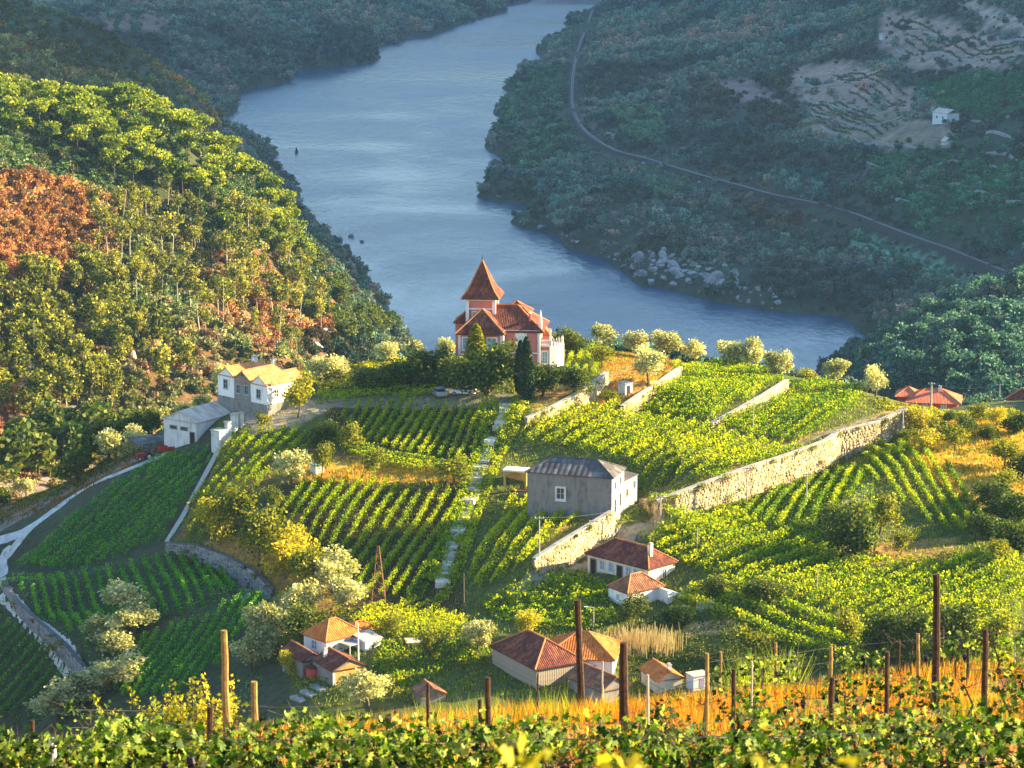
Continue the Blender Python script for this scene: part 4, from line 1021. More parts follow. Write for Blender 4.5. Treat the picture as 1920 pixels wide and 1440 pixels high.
LANE_PX = [(1180,978),(1240,966),(1250,992),(1165,1030),(1100,1052),(1000,1095),(985,1078),(1080,1022)]
def carpet(name, poly_px, n_per_m2, mat, leaf, hgt, seed, y0=345, y1=620, clump=1.1, thr=.3, bright=0, rowdir=None, base=.3):
    W = [q[:2] for q in hits(poly_px, y0, y1)]
    A = np.array(W); x0, y0_ = A.min(0); x1, y1_ = A.max(0)
    rg = np.random.default_rng(seed); n = int((x1-x0)*(y1_-y0_)*n_per_m2)
    x = rg.uniform(x0, x1, n); y = rg.uniform(y0_, y1_, n); k = inpoly(x, y, W); x, y = x[k], y[k]; lp_ = proj(x, y, height(x, y)); k = ~inpoly(lp_[0], lp_[1], LANE_PX); x, y = x[k], y[k]
    if rowdir is not None:
        a = hit(*rowdir[0], y0, y1); b = hit(*rowdir[1], y0, y1); d = np.array([b[0]-a[0], b[1]-a[1]]); d /= np.linalg.norm(d); s = (-d[1]*x + d[0]*y) + (fbm(x/8, y/8, seed+3)-.5)*1.2
        rowf = .5 + .5*np.cos(s / rowdir[2] * 2*math.pi)
    else: rowf = .6 + 0*x
    f = fbm(x / clump, y / clump, seed, 3) * (.6 if rowdir is None else .42) + rowf * (.4 if rowdir is None else .58)
    k = f > thr + .12 * rg.random(len(x)); x, y, f = x[k], y[k], f[k]
    z = height(x, y); t = np.clip((f - thr) / .4, 0, 1)
    hh = base + hgt * t * (.35 + .65 * rg.random(len(x)))
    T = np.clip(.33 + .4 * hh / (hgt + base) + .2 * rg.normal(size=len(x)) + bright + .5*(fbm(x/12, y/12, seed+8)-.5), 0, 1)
    o0 = np.array([x.mean(), y.mean(), z.mean()])
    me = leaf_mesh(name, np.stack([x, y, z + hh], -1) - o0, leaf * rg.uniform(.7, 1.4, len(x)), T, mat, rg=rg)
    o = link(name, me, loc=o0); tag(o, kind='stuff'); return o
carpet('vine_canopy', [(968,830),(1010,785),(1090,770),(1170,772),(1260,795),(1330,805),(1400,828),(1500,845),(1430,870),(1320,900),(1215,930),(1200,900),(1180,870),(1060,845)], 34, M['vine'], .34, 1.5, 21, thr=.30, rowdir=((1150,880),(1300,800),2.6))
carpet('vine_canopy', [(960,935),(1060,928),(1105,945),(1090,975),(1040,1010),(985,1060),(900,1110),(870,1100),(920,1000)], 26, M['vine'], .36, 1.3, 22, thr=.33, bright=.05, rowdir=((940,1070),(1040,950),2.8))
carpet('vine_canopy', [(1190,1000),(1250,985),(1380,968),(1440,1005),(1540,1010),(1560,1050),(1700,1060),(1900,1040),(1930,1100),(1900,1200),(1700,1180),(1450,1110),(1330,1080),(1240,1050)], 34, M['vine'], .36, 1.5, 23, thr=.32, bright=.12, rowdir=((1300,1080),(1500,1000),3.0))
carpet('vine_canopy', [(900,1135),(980,1095),(1085,1075),(1140,1105),(1150,1150),(1180,1165),(1100,1185),(1000,1180),(930,1165)], 22, M['vine'], .34, 1.2, 24, thr=.36)
carpet('vine_canopy', [(1260,1135),(1330,1095),(1500,1130),(1650,1180),(1900,1205),(1900,1260),(1600,1250),(1440,1210),(1330,1160)], 32, M['vine'], .36, 1.6, 25, thr=.34, rowdir=((1350,1110),(1560,1190),3.6))
carpet('vine_canopy', [(655,1170),(700,1140),(800,1130),(880,1165),(850,1195),(740,1200)], 24, M['vine'], .32, 1.0, 26, thr=.32, bright=.1, rowdir=((680,1170),(800,1130),2.2))
carpet('vine_canopy', [(700,1205),(800,1215),(920,1200),(920,1240),(840,1250),(760,1290),(700,1260)], 20, M['vine'], .32, 1.0, 27, thr=.40)
carpet('vine_canopy', [(900,760),(935,757),(915,830),(888,900),(862,980),(838,1060),(790,1130),(745,1145),(790,1080),(840,980),(880,880)], 26, M['vine'], .32, 1.5, 28, thr=.32, bright=.12)
carpet('vine_canopy', [(965,757),(992,762),(975,800),(945,860),(930,900),(905,960),(885,1030),(860,1090),(840,1130),(805,1140),(850,1080),(880,990),(905,920),(940,830)], 26, M['vine'], .32, .8, 29, thr=.32, bright=.14)
carpet('lawn_shrubs', [(600,742),(590,715),(680,690),(780,668),(865,665),(865,700),(800,735),(700,738)], 24, M['broad'], .30, .7, 30, thr=.25)  # dark leaf colour stands in for the shadow lying on the lawn
carpet('crest_shrubs', [(650,694),(700,684),(800,664),(860,660),(860,672),(790,682),(690,700)], 24, M['fruit'], .30, 1.1, 31, thr=.35)
carpet('slope_shrubs', [(1330,1110),(1420,1100),(1530,1140),(1640,1190),(1560,1200),(1450,1160)], 12, M['broad'], .34, 1.2, 32, thr=.42)
carpet('slope_shrubs', [(1700,780),(1930,800),(1930,1080),(1850,1040),(1860,960),(1780,880),(1700,830)], 10, M['fruit'], .34, 1.1, 33, thr=.54, clump=3.5)
carpet('slope_shrubs', [(1180,1175),(1330,1150),(1500,1200),(1560,1260),(1300,1290),(1180,1260)], 12, M['broad'], .34, 1.0, 34, thr=.42, clump=2.5)
carpet('slope_shrubs', [(600,1150),(660,1130),(900,1160),(920,1200),(900,1290),(760,1320),(560,1300),(520,1240)], 9, M['fruit'], .32, 1.0, 35, thr=.44, clump=2.5)
carpet('slope_shrubs', [(1140,985),(1210,960),(1560,850),(1640,880),(1640,1060),(1500,1060),(1250,1010)], 14, M['vine'], .32, 1.0, 36, thr=.38, clump=2.0)
carpet('slope_shrubs', [(1640,748),(1700,764),(1930,776),(1930,800),(1700,785),(1640,765)], 16, M['fruit'], .34, 1.0, 37, thr=.36, clump=2.5)
carpet('slope_shrubs', [(1000,900),(1190,905),(1215,930),(1160,930),(1000,920)], 14, M['vine'], .32, 1.0, 38, thr=.34)
def grass(name, poly_px, n_per_m2, mat, hgt, seed, y0=345, y1=620, xy=None, thr=.35, w=.02):
    W = xy or [q[:2] for q in hits(poly_px, y0, y1)]
    A = np.array(W); x0, y0_ = A.min(0); x1, y1_ = A.max(0)
    rg = np.random.default_rng(seed); n = int((x1-x0)*(y1_-y0_)*n_per_m2)
    x = rg.uniform(x0, x1, n); y = rg.uniform(y0_, y1_, n); k = inpoly(x, y, W); k &= fbm(x / 1.6, y / 1.6, seed, 3) > thr + .1 * rg.random(n); x, y = x[k], y[k]; n = len(x)
    z = height(x, y); h = hgt * rg.uniform(.4, 1.2, n) * (.6 + .8 * fbm(x/3, y/3, seed+1)); a = rg.uniform(0, math.pi, n); dx = np.cos(a)*w; dy = np.sin(a)*w
    l = rg.normal(size=(n, 2)) * .22 * h[:, None]
    V = np.stack([np.stack([x-dx, y-dy, z-.03], -1), np.stack([x+dx, y+dy, z-.03], -1), np.stack([x+l[:,0], y+l[:,1], z+h], -1)], 1).reshape(-1, 3)
    T = np.repeat(np.clip(.5 + .25*rg.normal(size=n), 0, 1), 3)
    tag(link(name, np_mesh(name, V, np.arange(3*n).reshape(n, 3), mat, {'tint': ('FLOAT', T)})), kind='stuff')
grass('dry_grass', [(560,865),(700,862),(870,880),(880,905),(560,908)], 26, M['goldgrass'], .55, 41, w=.06)
grass('dry_grass', [(1700,780),(1930,790),(1930,960),(1800,940),(1700,860)], 22, M['goldgrass'], .6, 42, w=.07, thr=.25)
grass('dry_grass', [(1130,660),(1280,670),(1270,700),(1160,775),(1040,740),(1130,720)], 14, M['drygrass'], .4, 43, w=.06)

grass('grass_tufts', [(330,1020),(400,860),(600,750),(860,690),(1100,650),(1450,705),(1700,765),(1930,790),(1940,1200),(1300,1290),(600,1330),(480,1200),(520,1110)], 7, M['greengrass'], .42, 44, w=.10, thr=.34)
grass('grass_tufts', [(-40,1010),(30,890),(200,820),(310,840),(200,900),(90,960)], 9, M['drygrass'], .4, 45, w=.09, thr=.40)
carpet('track_shrubs', [(-40,1000),(20,900),(200,840),(290,848),(190,895),(90,950),(20,990)], 9, M['broad'], .34, .9, 46, thr=.50, clump=2.5)
carpet('field_weeds', [(0,1090),(320,1030),(520,1120),(480,1330),(0,1360)], 3, M['vine_shade'], .30, .35, 47, thr=.42, clump=1.5)
for gname, what in (('dark trees in the hollow left of the shed','dark tree in the shaded hollow'), ('bushes on the scrub slope',None)):
    T_ = [o for o in scene.objects if o.get('group') == gname]
    if what: relabel(T_, what)
    else:
        for c_ in ('yellow','light green','dark green'): relabel([o for o in T_ if o['label'].startswith(c_)], c_ + ' bush on the sunny scrub slope')

# scrub on the ground that goes on outside the photograph
for sd_, yr_, ur_, n_ in ((71, (345, 560), (.172, .34), 3200), (72, (345, 560), (-.34, -.180), 2600), (73, (125, 345), (-.34, .34), 3600), (74, (560, 900), (.19, .34), 2400)):
    X_, Y_, Z_, px, py, rg = region_points(n_, yr_, sd_, ur=ur_); k = (Z_ > 2) & ((px > 1965) | (px < -45) | (Y_ < 330))
    gn_scatter('valley_scrub', np.stack([X_, Y_, Z_ - .2], -1)[k], rg.uniform(.5, 1.8, k.sum()), hue_of(px, py, X_, Y_, rg, [], (2.4, 2.2, .8))[k], PC)
# ------------------------------------------------------------------ stone retaining walls
def stone_wall(key, label, parapet=.35, stone=.42, mats=('stoneblock', 'mortar'), cap=True):
    A = W_XY[key]; up = 1.0 if UP_LEFT[key] else -1.0
    root = empty('retaining_wall', (A[0, 0], A[0, 1], A[0, 2] - A[0, 3])); o0 = np.array(root.location)
    tag(root, label, 'stone wall', 'stone retaining walls of the terraces')
    T = .55; core = MB(); rg = np.random.default_rng(len(key) * 7)
    # resample
    P_ = []
    for i in range(len(A) - 1):
        L = math.hypot(A[i+1,0]-A[i,0], A[i+1,1]-A[i,1]); n = max(1, int(L / 2.0))
        for k in range(n): P_.append(A[i] * (1-k/n) + A[i+1] * (k/n))
    P_.append(A[-1]); P_ = np.array(P_); n = len(P_)
    tn = np.gradient(P_[:, :2], axis=0); tn /= np.linalg.norm(tn, axis=1)[:, None]
    out = np.stack([tn[:, 1], -tn[:, 0]], -1) * up            # towards the lower ground
    top = P_[:, 2] + parapet; bot = P_[:, 2] - P_[:, 3] - 1.2
    face = P_[:, :2] + out * .42; back = P_[:, :2] - out * (T - .42 + .1)
    q = lambda xy, z: (xy[0] - o0[0], xy[1] - o0[1], z - o0[2])
    for i in range(n - 1):
        a, b, c_, d = q(face[i], bot[i]), q(face[i+1], bot[i+1]), q(face[i+1], top[i+1]), q(face[i], top[i])
        e, f, g, h = q(back[i], bot[i]), q(back[i+1], bot[i+1]), q(back[i+1], top[i+1]), q(back[i], top[i])
        core.poly([a, b, c_, d]); core.poly([f, e, h, g]); core.poly([d, c_, g, h])
    for i, s in ((0, 1), (n-1, -1)):
        core.poly([q(face[i], bot[i]), q(face[i], top[i]), q(back[i], top[i]), q(back[i], bot[i])][::s])
    core.obj('wall_core', M[mats[1]], root)
    # stones set proud of the face, uneven in size
    V = []; base = np.array([(-1,0,-1),(1,0,-1),(1,0,1),(-1,0,1),(-.8,1,-.78),(.8,1,-.8),(.82,1,.8),(-.8,1,.82)], float)
    Fs = np.array([(4,5,6,7),(0,1,5,4),(1,2,6,5),(2,3,7,6),(3,0,4,7)])
    cum = np.concatenate([[0], np.cumsum(np.hypot(*np.diff(face, axis=0).T))])
    s = 0.0
    rows = {}
    zrow = 0; maxH = (P_[:, 3] + parapet + 1.0).max()
    zr = []; zz = 0
    while zz < maxH: h = stone * rg.uniform(.7, 1.2); zr.append((zz, h)); zz += h
    for z0, h in zr:
        s = rg.uniform(-.3, 0)
        while s < cum[-1] - .1:
            w = stone * rg.uniform(.8, 2.1); sc = min(max(s + w/2, 0.01), cum[-1]-.01)
            fx = np.interp(sc, cum, face[:, 0]); fy = np.interp(sc, cum, face[:, 1]); tz = np.interp(sc, cum, top); hb = np.interp(sc, cum, P_[:, 3]) + parapet
            j = min(n-2, int(np.searchsorted(cum, sc) - 1)); t_ = tn[j]; o_ = out[j]
            zc = tz - .12 - z0 - h/2
            if z0 < hb + .4 and rg.random() > .04:
                sl = (np.interp(sc+.3, cum, top) - np.interp(sc-.3, cum, top)) / .6
                jit = 1 + .22 * rg.normal(size=(8, 1)).clip(-1, 1)
                B = base * jit
                dpt = rg.uniform(.02, .09)
                X = B[:, 0:1] * (w/2 - .03); Yd = B[:, 1:2] * dpt; Zd = B[:, 2:3] * (h/2 - .025)
                V.append(np.concatenate([fx - o0[0] + X * t_[0] + Yd * o_[0], fy - o0[1] + X * t_[1] + Yd * o_[1], zc - o0[2] + Zd + X * sl], 1))
            s += w
    ns = len(V); V = np.concatenate(V); Fq = (Fs[None] + 8 * np.arange(ns)[:, None, None]).reshape(-1, 4)
    tag(link('wall_stones', np_mesh('wall_stones', V, Fq, M[mats[0]]), root), kind='stuff')
    if cap:
        cm = MB()
        for i in range(n - 1):
            for (lo, hi, of) in ((.0, .14, 0),):
                a, b = face[i] + out[i] * .08, face[i+1] + out[i+1] * .08; e, f = back[i] - out[i] * .05, back[i+1] - out[i+1] * .05
                z0, z1 = top[i] + .003, top[i+1] + .003
                pts = [q(a, z0), q(b, z1), q(f, z1), q(e, z0), q(a, z0 + hi), q(b, z1 + hi), q(f, z1 + hi), q(e, z0 + hi)]
                for fc in ((0,3,2,1),(4,5,6,7),(0,1,5,4),(2,3,7,6)): cm.poly([pts[k] for k in fc])
        cm.obj('coping', M['concrete' if mats[0] == 'stoneblock' else 'greystone'], root)
    return root
stone_wall('long', 'long tall sunlit stone wall holding up the right hand vineyards')
stone_wall('upper', 'curved pale stone wall between the two upper right vine terraces')
stone_wall('middle', 'stone wall rising to the crest right of the small terrace hut')
stone_wall('villa', 'bright stone wall curving round the terrace beside the pink villa')
stone_wall('grey', 'sunlit stone wall descending from the tall grey roofed building')
stone_wall('diag', 'low straight wall between the shaded field and the sunlit slope', parapet=.25)
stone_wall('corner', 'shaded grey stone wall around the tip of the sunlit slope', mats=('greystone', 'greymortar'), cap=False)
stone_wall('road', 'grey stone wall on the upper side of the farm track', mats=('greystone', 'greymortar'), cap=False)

def wall_plants(key, n, seed):
    A = W_XY[key]; rg = np.random.default_rng(seed); C_ = []; S_ = []
    up = 1.0 if UP_LEFT[key] else -1.0
    for q in range(n):
        i = rg.integers(len(A)-1); t = rg.random(); p = A[i]*(1-t)+A[i+1]*t; e = A[i+1,:2]-A[i,:2]; e /= np.linalg.norm(e); out = np.array([e[1], -e[0]])*up
        r = rg.random(); zc = p[2] + .2 - p[3]*(r**2 if q % 3 else 0); k = rg.integers(20, 90); sp = rg.uniform(.2, .6)
        for _ in range(k): C_.append((p[0]+out[0]*.6+rg.normal()*sp, p[1]+out[1]*.6+rg.normal()*sp*.5, zc+rg.normal()*sp*.7))
    # plants at the foot
    for q in range(n):
        i = rg.integers(len(A)-1); t = rg.random(); p = A[i]*(1-t)+A[i+1]*t; e = A[i+1,:2]-A[i,:2]; e /= np.linalg.norm(e); out = np.array([e[1], -e[0]])*up; sp = rg.uniform(.2,.6)
        for _ in range(50): C_.append((p[0]+out[0]*1.1+rg.normal()*sp, p[1]+out[1]*1.1+rg.normal()*sp, p[2]-p[3]+abs(rg.normal())*sp))
    C_ = np.array(C_); o0 = C_.mean(0); tag(link('wall_weeds', leaf_mesh('wall_weeds', C_-o0, .24*rg.uniform(.7,1.3,len(C_)), np.clip(.5+.25*rg.normal(size=len(C_)),0,1), M['fruit'], rg=rg), loc=o0), kind='stuff')
for k_, n_ in (('long', 46), ('grey', 10), ('villa', 12), ('middle', 8), ('upper', 6), ('corner', 10), ('road', 8)): wall_plants(k_, n_, n_)
# ------------------------------------------------------------------ tracks and lanes
def ribbon(name, pts, widths, mat, lift=.07, y0=345, y1=620, kind='structure', label=None, steps=6, ncross=5, zadd=None):
    W = np.array([hit(a, b, y0, y1)[:2] for a, b in pts]); wd = np.array(widths, float)
    n = len(W); T = np.linspace(0, n-1, (n-1)*steps+1); X = np.empty((len(T), 2)); D = np.interp(T, np.arange(n), wd)
    for k, t in enumerate(T):                               # Catmull-Rom
        i = min(int(t), n-2); f = t - i; p = [W[max(i-1,0)], W[i], W[i+1], W[min(i+2,n-1)]]
        X[k] = .5*((2*p[1]) + (-p[0]+p[2])*f + (2*p[0]-5*p[1]+4*p[2]-p[3])*f*f + (-p[0]+3*p[1]-3*p[2]+p[3])*f**3)
    tn = np.gradient(X, axis=0); tn /= np.linalg.norm(tn, axis=1)[:, None]; nr = np.stack([-tn[:,1], tn[:,0]], -1)
    cs = np.linspace(-.5, .5, ncross); G = X[:, None] + nr[:, None] * (cs[None, :, None] * (D * (1 + .12*(vnoise(T*2, T*0, 4)-.5)))[:, None, None])
    G2 = G.reshape(-1, 2); z = height(G2[:,0], G2[:,1]) + lift - np.tile(np.abs(cs) > .45, len(X)) * (lift + .15)
    i = np.arange(len(X)-1)[:, None]*ncross + np.arange(ncross-1)[None]; Fq = np.stack([i, i+1, i+1+ncross, i+ncross], -1).reshape(-1, 4)
    V = np.concatenate([G2, z[:, None]], 1)
    o = link(name, np_mesh(name, V, Fq, mat, smooth=True)); tag(o, label, kind=kind); return X
ribbon('farm_track', [(312,850),(285,862),(235,882),(180,905),(130,935),(90,965),(60,985),(30,1002),(-20,1016)], [2.2,2.6,2.8,3,3.2,3.6,3.8,3.4,3], M['road'], steps=8)
ribbon('farm_track', [(62,985),(40,1008),(20,1035),(5,1065),(3,1095),(20,1130),(60,1168),(100,1208),(130,1250),(146,1272)], [3,2.4,2.2,2.2,2.2,2.2,2.3,2.4,2.6,2.4], M['road'], steps=8)
ribbon('farm_yard', [(470,800),(520,785),(570,772),(620,758)], [5,4,3,2.4], M['asphalt'])
ribbon('terrace_lane', [(600,762),(700,745),(800,735),(880,735),(960,748)], [2.2,2.6,3,3,2.6], M['asphalt'])
ribbon('village_lane', [(1240,985),(1215,990),(1170,1012),(1120,1045),(1060,1070),(1000,1090),(960,1115)], [4,4.5,4.5,4,4,3.5,3], M['asphalt'])
ribbon('wall_top_path', [(1215,925),(1300,893),(1400,862),(1500,832),(1560,808),(1640,780)], [2.4]*6, M['mortar'])
# stairway of pale slabs climbing to the villa
SW = [(952,757),(946,775),(936,800),(924,825),(912,850),(898,885),(884,925),(870,960),(862,985),(850,1020),(840,1055),(830,1090)]
st = empty('stone_stairway', hit(860, 985)); tag(st, 'pale stone stairway climbing through the vines to the villa', 'stairway')
o0 = np.array(st.location); Wp = np.array([hit(a, b)[:2] for a, b in SW]); cum = np.concatenate([[0], np.cumsum(np.hypot(*np.diff(Wp, axis=0).T))])
s = 0; rgS = np.random.default_rng(5); kstep = 0
while s < cum[-1] - 1:
    ln = rgS.uniform(1.0, 1.5) if kstep % 5 else rgS.uniform(2.6, 4.0)
    cx_, cy_ = np.interp(s+ln/2, cum, Wp[:,0]), np.interp(s+ln/2, cum, Wp[:,1]); ex, ey = np.interp(s+ln, cum, Wp[:,0]) - np.interp(s, cum, Wp[:,0]), np.interp(s+ln, cum, Wp[:,1]) - np.interp(s, cum, Wp[:,1])
    z = H1(cx_, cy_) + .32
    mb = MB(); w = rgS.uniform(.75, 1.25); mb.box(-w, w, -ln/2+.03, ln/2-.03, -.9, .0)
    o = mb.obj('step', M[('slab','concrete','slab')[kstep % 3]], st, loc=(cx_-o0[0], cy_-o0[1], z-o0[2])); o.rotation_euler = (rgS.normal()*.02, rgS.normal()*.03, math.atan2(ey, ex) - math.pi/2 + rgS.normal()*.10)
    s += ln; kstep += 1
rgP = np.random.default_rng(77); Cp = []
for q in range(95):
    sq = rgP.uniform(0, cum[-1]); bx_, by_ = np.interp(sq, cum, Wp[:,0]), np.interp(sq, cum, Wp[:,1]); sd = rgP.choice([-1, 1]) * rgP.uniform(.5, 1.5); sp = rgP.uniform(.2, .5); zb = H1(bx_+sd, by_)
    for _ in range(70): Cp.append((bx_+sd+rgP.normal()*sp, by_+rgP.normal()*sp*1.6, zb+.3+abs(rgP.normal())*sp*1.1))
Cp = np.array(Cp); o0_ = Cp.mean(0); tag(link('path_plants', leaf_mesh('path_plants', Cp-o0_, .26*rgP.uniform(.7,1.3,len(Cp)), np.clip(.55+.25*rgP.normal(size=len(Cp)),0,1), M['vine'], rg=rgP), loc=o0_), kind='stuff')
# small stone steps in the shaded corner
st = empty('stone_steps', hit(455, 1125)); tag(st, 'short flight of grey stone steps under the shaded corner wall', 'steps'); o0 = np.array(st.location)
for k in range(8):
    q_ = hit(457 + k * .5, 1122 - k * 7); mb = MB(); mb.box(-1.0, 1.0, -.35, .35, -.6, .12)
    mb.obj('step', M['greystone'], st, loc=(q_[0]-o0[0], q_[1]-o0[1], q_[2]-o0[2]+.15))
# railway on its bench over the river
RX = np.array([PZ(a, b, 15)[:2] for a, b in RAIL]); 
def smooth_line(W, steps=8):
    n = len(W); T = np.linspace(0, n-1, (n-1)*steps+1); X = np.empty((len(T), 2))
    for k, t in enumerate(T):
        i = min(int(t), n-2); f = t - i; p = [W[max(i-1,0)], W[i], W[i+1], W[min(i+2,n-1)]]
        X[k] = .5*((2*p[1]) + (-p[0]+p[2])*f + (2*p[0]-5*p[1]+4*p[2]-p[3])*f*f + (-p[0]+3*p[1]-3*p[2]+p[3])*f**3)
    return X
RS = smooth_line(RX); tn = np.gradient(RS, axis=0); tn /= np.linalg.norm(tn, axis=1)[:, None]; nr = np.stack([-tn[:,1], tn[:,0]], -1)
hz = height(RS[:,0], RS[:,1]); RZ = np.convolve(np.pad(np.maximum(hz, 12), 6, mode='edge'), np.ones(13)/13, 'valid') + 1.5
def strip(mb, off, half, z0, z1):
    L_ = RS + nr*(off-half); R2 = RS + nr*(off+half)
    for i in range(len(RS)-1):
        a, b, c_, d = (*L_[i], RZ[i]+z1), (*R2[i], RZ[i]+z1), (*R2[i+1], RZ[i+1]+z1), (*L_[i+1], RZ[i+1]+z1)
        lo = lambda p, dz: (p[0], p[1], p[2]-z1+z0)
        mb.poly([a, d, c_, b][::-1]); mb.poly([a, lo(a,0), lo(d,0), d]); mb.poly([b, c_, lo(c_,0), lo(b,0)])
rw = empty('railway_line', (0,0,0)); tag(rw, 'single railway line curving along the far river bank', 'railway')
mb = MB(); strip(mb, 0, 1.25, -9, 0); mb.obj('ballast_bed', M['ballast'], rw)
mb = MB(); strip(mb, -2.2, .2, -8, .3); mb.obj('edge_wall', M['ballast'], rw)
for of in (-.6, .6):
    mb = MB(); strip(mb, of, .09, .0, .25); mb.obj('rail', M['rail'], rw)

# ------------------------------------------------------------------ houses
def roof_planes(La, Lb, H, rise, o, typ, axis):
    """local planes: x along a (0..La), y along b (0..Lb); returns (points, uvs) up faces"""
    x0, x1, y0, y1 = -o, La+o, -o, Lb+o; z0 = H - rise*o/((Lb if axis == 'x' else La)/2); z1 = H + rise
    pl = []
    if axis == 'x':
        ym = Lb/2; hl = (Lb/2+o) if typ == 'hip' else 0; hl = min(hl, (x1-x0)/2 - .05)
        r0, r1 = (x0+hl, ym, z1), (x1-hl, ym, z1)
        A_, B_, C_, D_ = (x0,y0,z0), (x1,y0,z0), (x1,y1,z0), (x0,y1,z0)
        pl += [[A_, B_, r1, r0], [C_, D_, r0, r1]]
        if typ == 'hip': pl += [[B_, C_, r1], [D_, A_, r0]]
    else:
        xm = La/2; hl = (La/2+o) if typ == 'hip' else 0; hl = min(hl, (y1-y0)/2 - .05)
        r0, r1 = (xm, y0+hl, z1), (xm, y1-hl, z1)
        A_, B_, C_, D_ = (x0,y0,z0), (x1,y0,z0), (x1,y1,z0), (x0,y1,z0)
        pl += [[B_, C_, r1, r0], [D_, A_, r0, r1]]
        if typ == 'hip': pl += [[A_, B_, r0], [C_, D_, r1]]
    return pl, (r0, r1), [A_, B_, C_, D_]
def plane_uv(pts):
    p = [Vector(q) for q in pts]; e = (p[1]-p[0]).normalized(); nrm = e.cross(p[2]-p[0]).normalized(); up = nrm.cross(e)
    return [((q-p[0]).dot(e) + 50, (q-p[0]).dot(up) + 50) for q in p]
def roof(parent, La, Lb, H, rise, mat, typ='hip', axis='x', o=.4, th=.16, name='roof', caps='tilepale', label=None, off=(0,0,0)):
    pl, (r0, r1), cor = roof_planes(La, Lb, H + th, rise, o, typ, axis); mb = MB()
    for f in pl:
        mb.poly(f, plane_uv(f)); mb.poly([(x, y, z-th) for x, y, z in reversed(f)])
    for i in range(4):
        a, b = cor[i], cor[(i+1)%4]; mb.poly([(a[0],a[1],a[2]-th), (b[0],b[1],b[2]-th), b, a])
    if typ == 'gable':
        for f in ([pl[0][0], pl[0][3], pl[1][1]], [pl[0][1], pl[1][0], pl[0][2]]):
            for k in range(2):
                a, b = (f[0], f[1]) if k == 0 else (f[1], f[2]); mb.poly([(a[0],a[1],a[2]-th), (b[0],b[1],b[2]-th), b, a])
    ob = mb.obj(name, M[mat], parent, loc=off)
    if label: ob['label'] = label
    if caps:
        cm = MB(); cm.tube([(r0[0],r0[1],r0[2]+.02), (r1[0],r1[1],r1[2]+.02)], [.13,.13], 6)
        if typ == 'hip':
            near = lambda cc: min((r0, r1), key=lambda r: (r[0]-cc[0])**2+(r[1]-cc[1])**2)
            for cc in cor: r = near(cc); cm.tube([(cc[0],cc[1],cc[2]+.02), (r[0],r[1],r[2]+.02)], [.12,.12], 6)
        cm.obj('ridge_cap', M[caps], ob)
    return ob
def walls(parent, La, Lb, H, mat, sink=2.5, gable=None, rise=0, name='wall', off=(0,0,0)):
    mb = MB(); mb.box(0, La, 0, Lb, -sink, H)
    if gable == 'x':
        mb.v += []; 
        for x, s in ((0.002, 1), (La-.002, -1)):
            mb.poly([(x,0,H),(x,Lb,H),(x,Lb/2,H+rise)][::-s])
        mb.poly([(0.002,0,H),(La-.002,0,H),(La-.002,Lb/2,H+rise),(0.002,Lb/2,H+rise)]); mb.poly([(La-.002,Lb,H),(0.002,Lb,H),(0.002,Lb/2,H+rise),(La-.002,Lb/2,H+rise)])
    if gable == 'y':
        for y, s in ((0.002, 1), (Lb-.002, -1)): mb.poly([(0,y,H),(La,y,H),(La/2,y,H+rise)][::s])
        mb.poly([(0,0.002,H),(0,Lb-.002,H),(La/2,Lb-.002,H+rise),(La/2,0.002,H+rise)][::-1]); mb.poly([(La,0.002,H),(La,Lb-.002,H),(La/2,Lb-.002,H+rise),(La/2,0.002,H+rise)])
    return mb.obj(name, M[mat], parent, loc=off)
def window(parent, face, u, z, w, h, dims, frame='trim', glass='glass', kind='window', fw=.12, sill=True, bars=1):
    """face: 'A' (y=0), 'B' (x=0), 'C' (x=La), u measured along the face"""
    La, Lb = dims
    e = empty(kind, parent=parent)
    if face == 'A': e.location = (u, 0, z); e.rotation_euler = (0, 0, 0)
    elif face == 'B': e.location = (0, u, z); e.rotation_euler = (0, 0, -math.pi/2)
    else: e.location = (La, u, z); e.rotation_euler = (0, 0, math.pi/2)
    f = MB()
    f.box(-w/2-fw, -w/2, -.09, .01, -fw, h+fw); f.box(w/2, w/2+fw, -.09, .01, -fw, h+fw); f.box(-w/2, w/2, -.09, .01, h, h+fw)
    if kind == 'window': f.box(-w/2, w/2, -.09, .01, -fw, 0)
    f.obj('frame', M[frame], e)
    p = MB(); p.box(-w/2, w/2, -.03, .0, 0, h); p.obj('pane' if kind == 'window' else 'leaf', M[glass], e)
    if kind == 'window' and bars:
        g_ = MB(); g_.box(-.03, .03, -.055, -.031, 0, h); g_.box(-w/2, -.03, -.052, -.031, h*.5-.025, h*.5+.025); g_.box(.03, w/2, -.052, -.031, h*.5-.025, h*.5+.025); g_.obj('glazing_bar', M[frame], e)
    if sill and kind == 'window':
        s_ = MB(); s_.box(-w/2-fw-.08, w/2+fw+.08, -.18, .0, -fw-.1, -fw-.003); s_.obj('sill', M[frame], e)
    return e
def house(px, py, alpha, label, name='house', cat='house', y0=345, y1=620, Y=None, dz=0):
    if Y: x, y, z = P(px, py, Y)
    else: x, y, z = hit(px, py, y0, y1)
    r = empty(name, (x, y, z + dz), math.radians(alpha)); tag(r, label, cat); return r
def chimney(parent, x, y, z, h, w=.5, mat='white', capm='concrete'):
    mb = MB(); mb.box(x-w/2, x+w/2, y-w/2, y+w/2, z-.6, z+h); ch = mb.obj('chimney', M[mat], parent)
    mb = MB(); mb.box(x-w/2-.08, x+w/2+.08, y-w/2-.08, y+w/2+.08, z+h+.003, z+h+.12); mb.box(x-w/2+.05, x+w/2-.05, y-w/2+.05, y+w/2-.05, z+h+.12, z+h+.3); mb.obj('chimney_cap', M[capm], ch); return ch

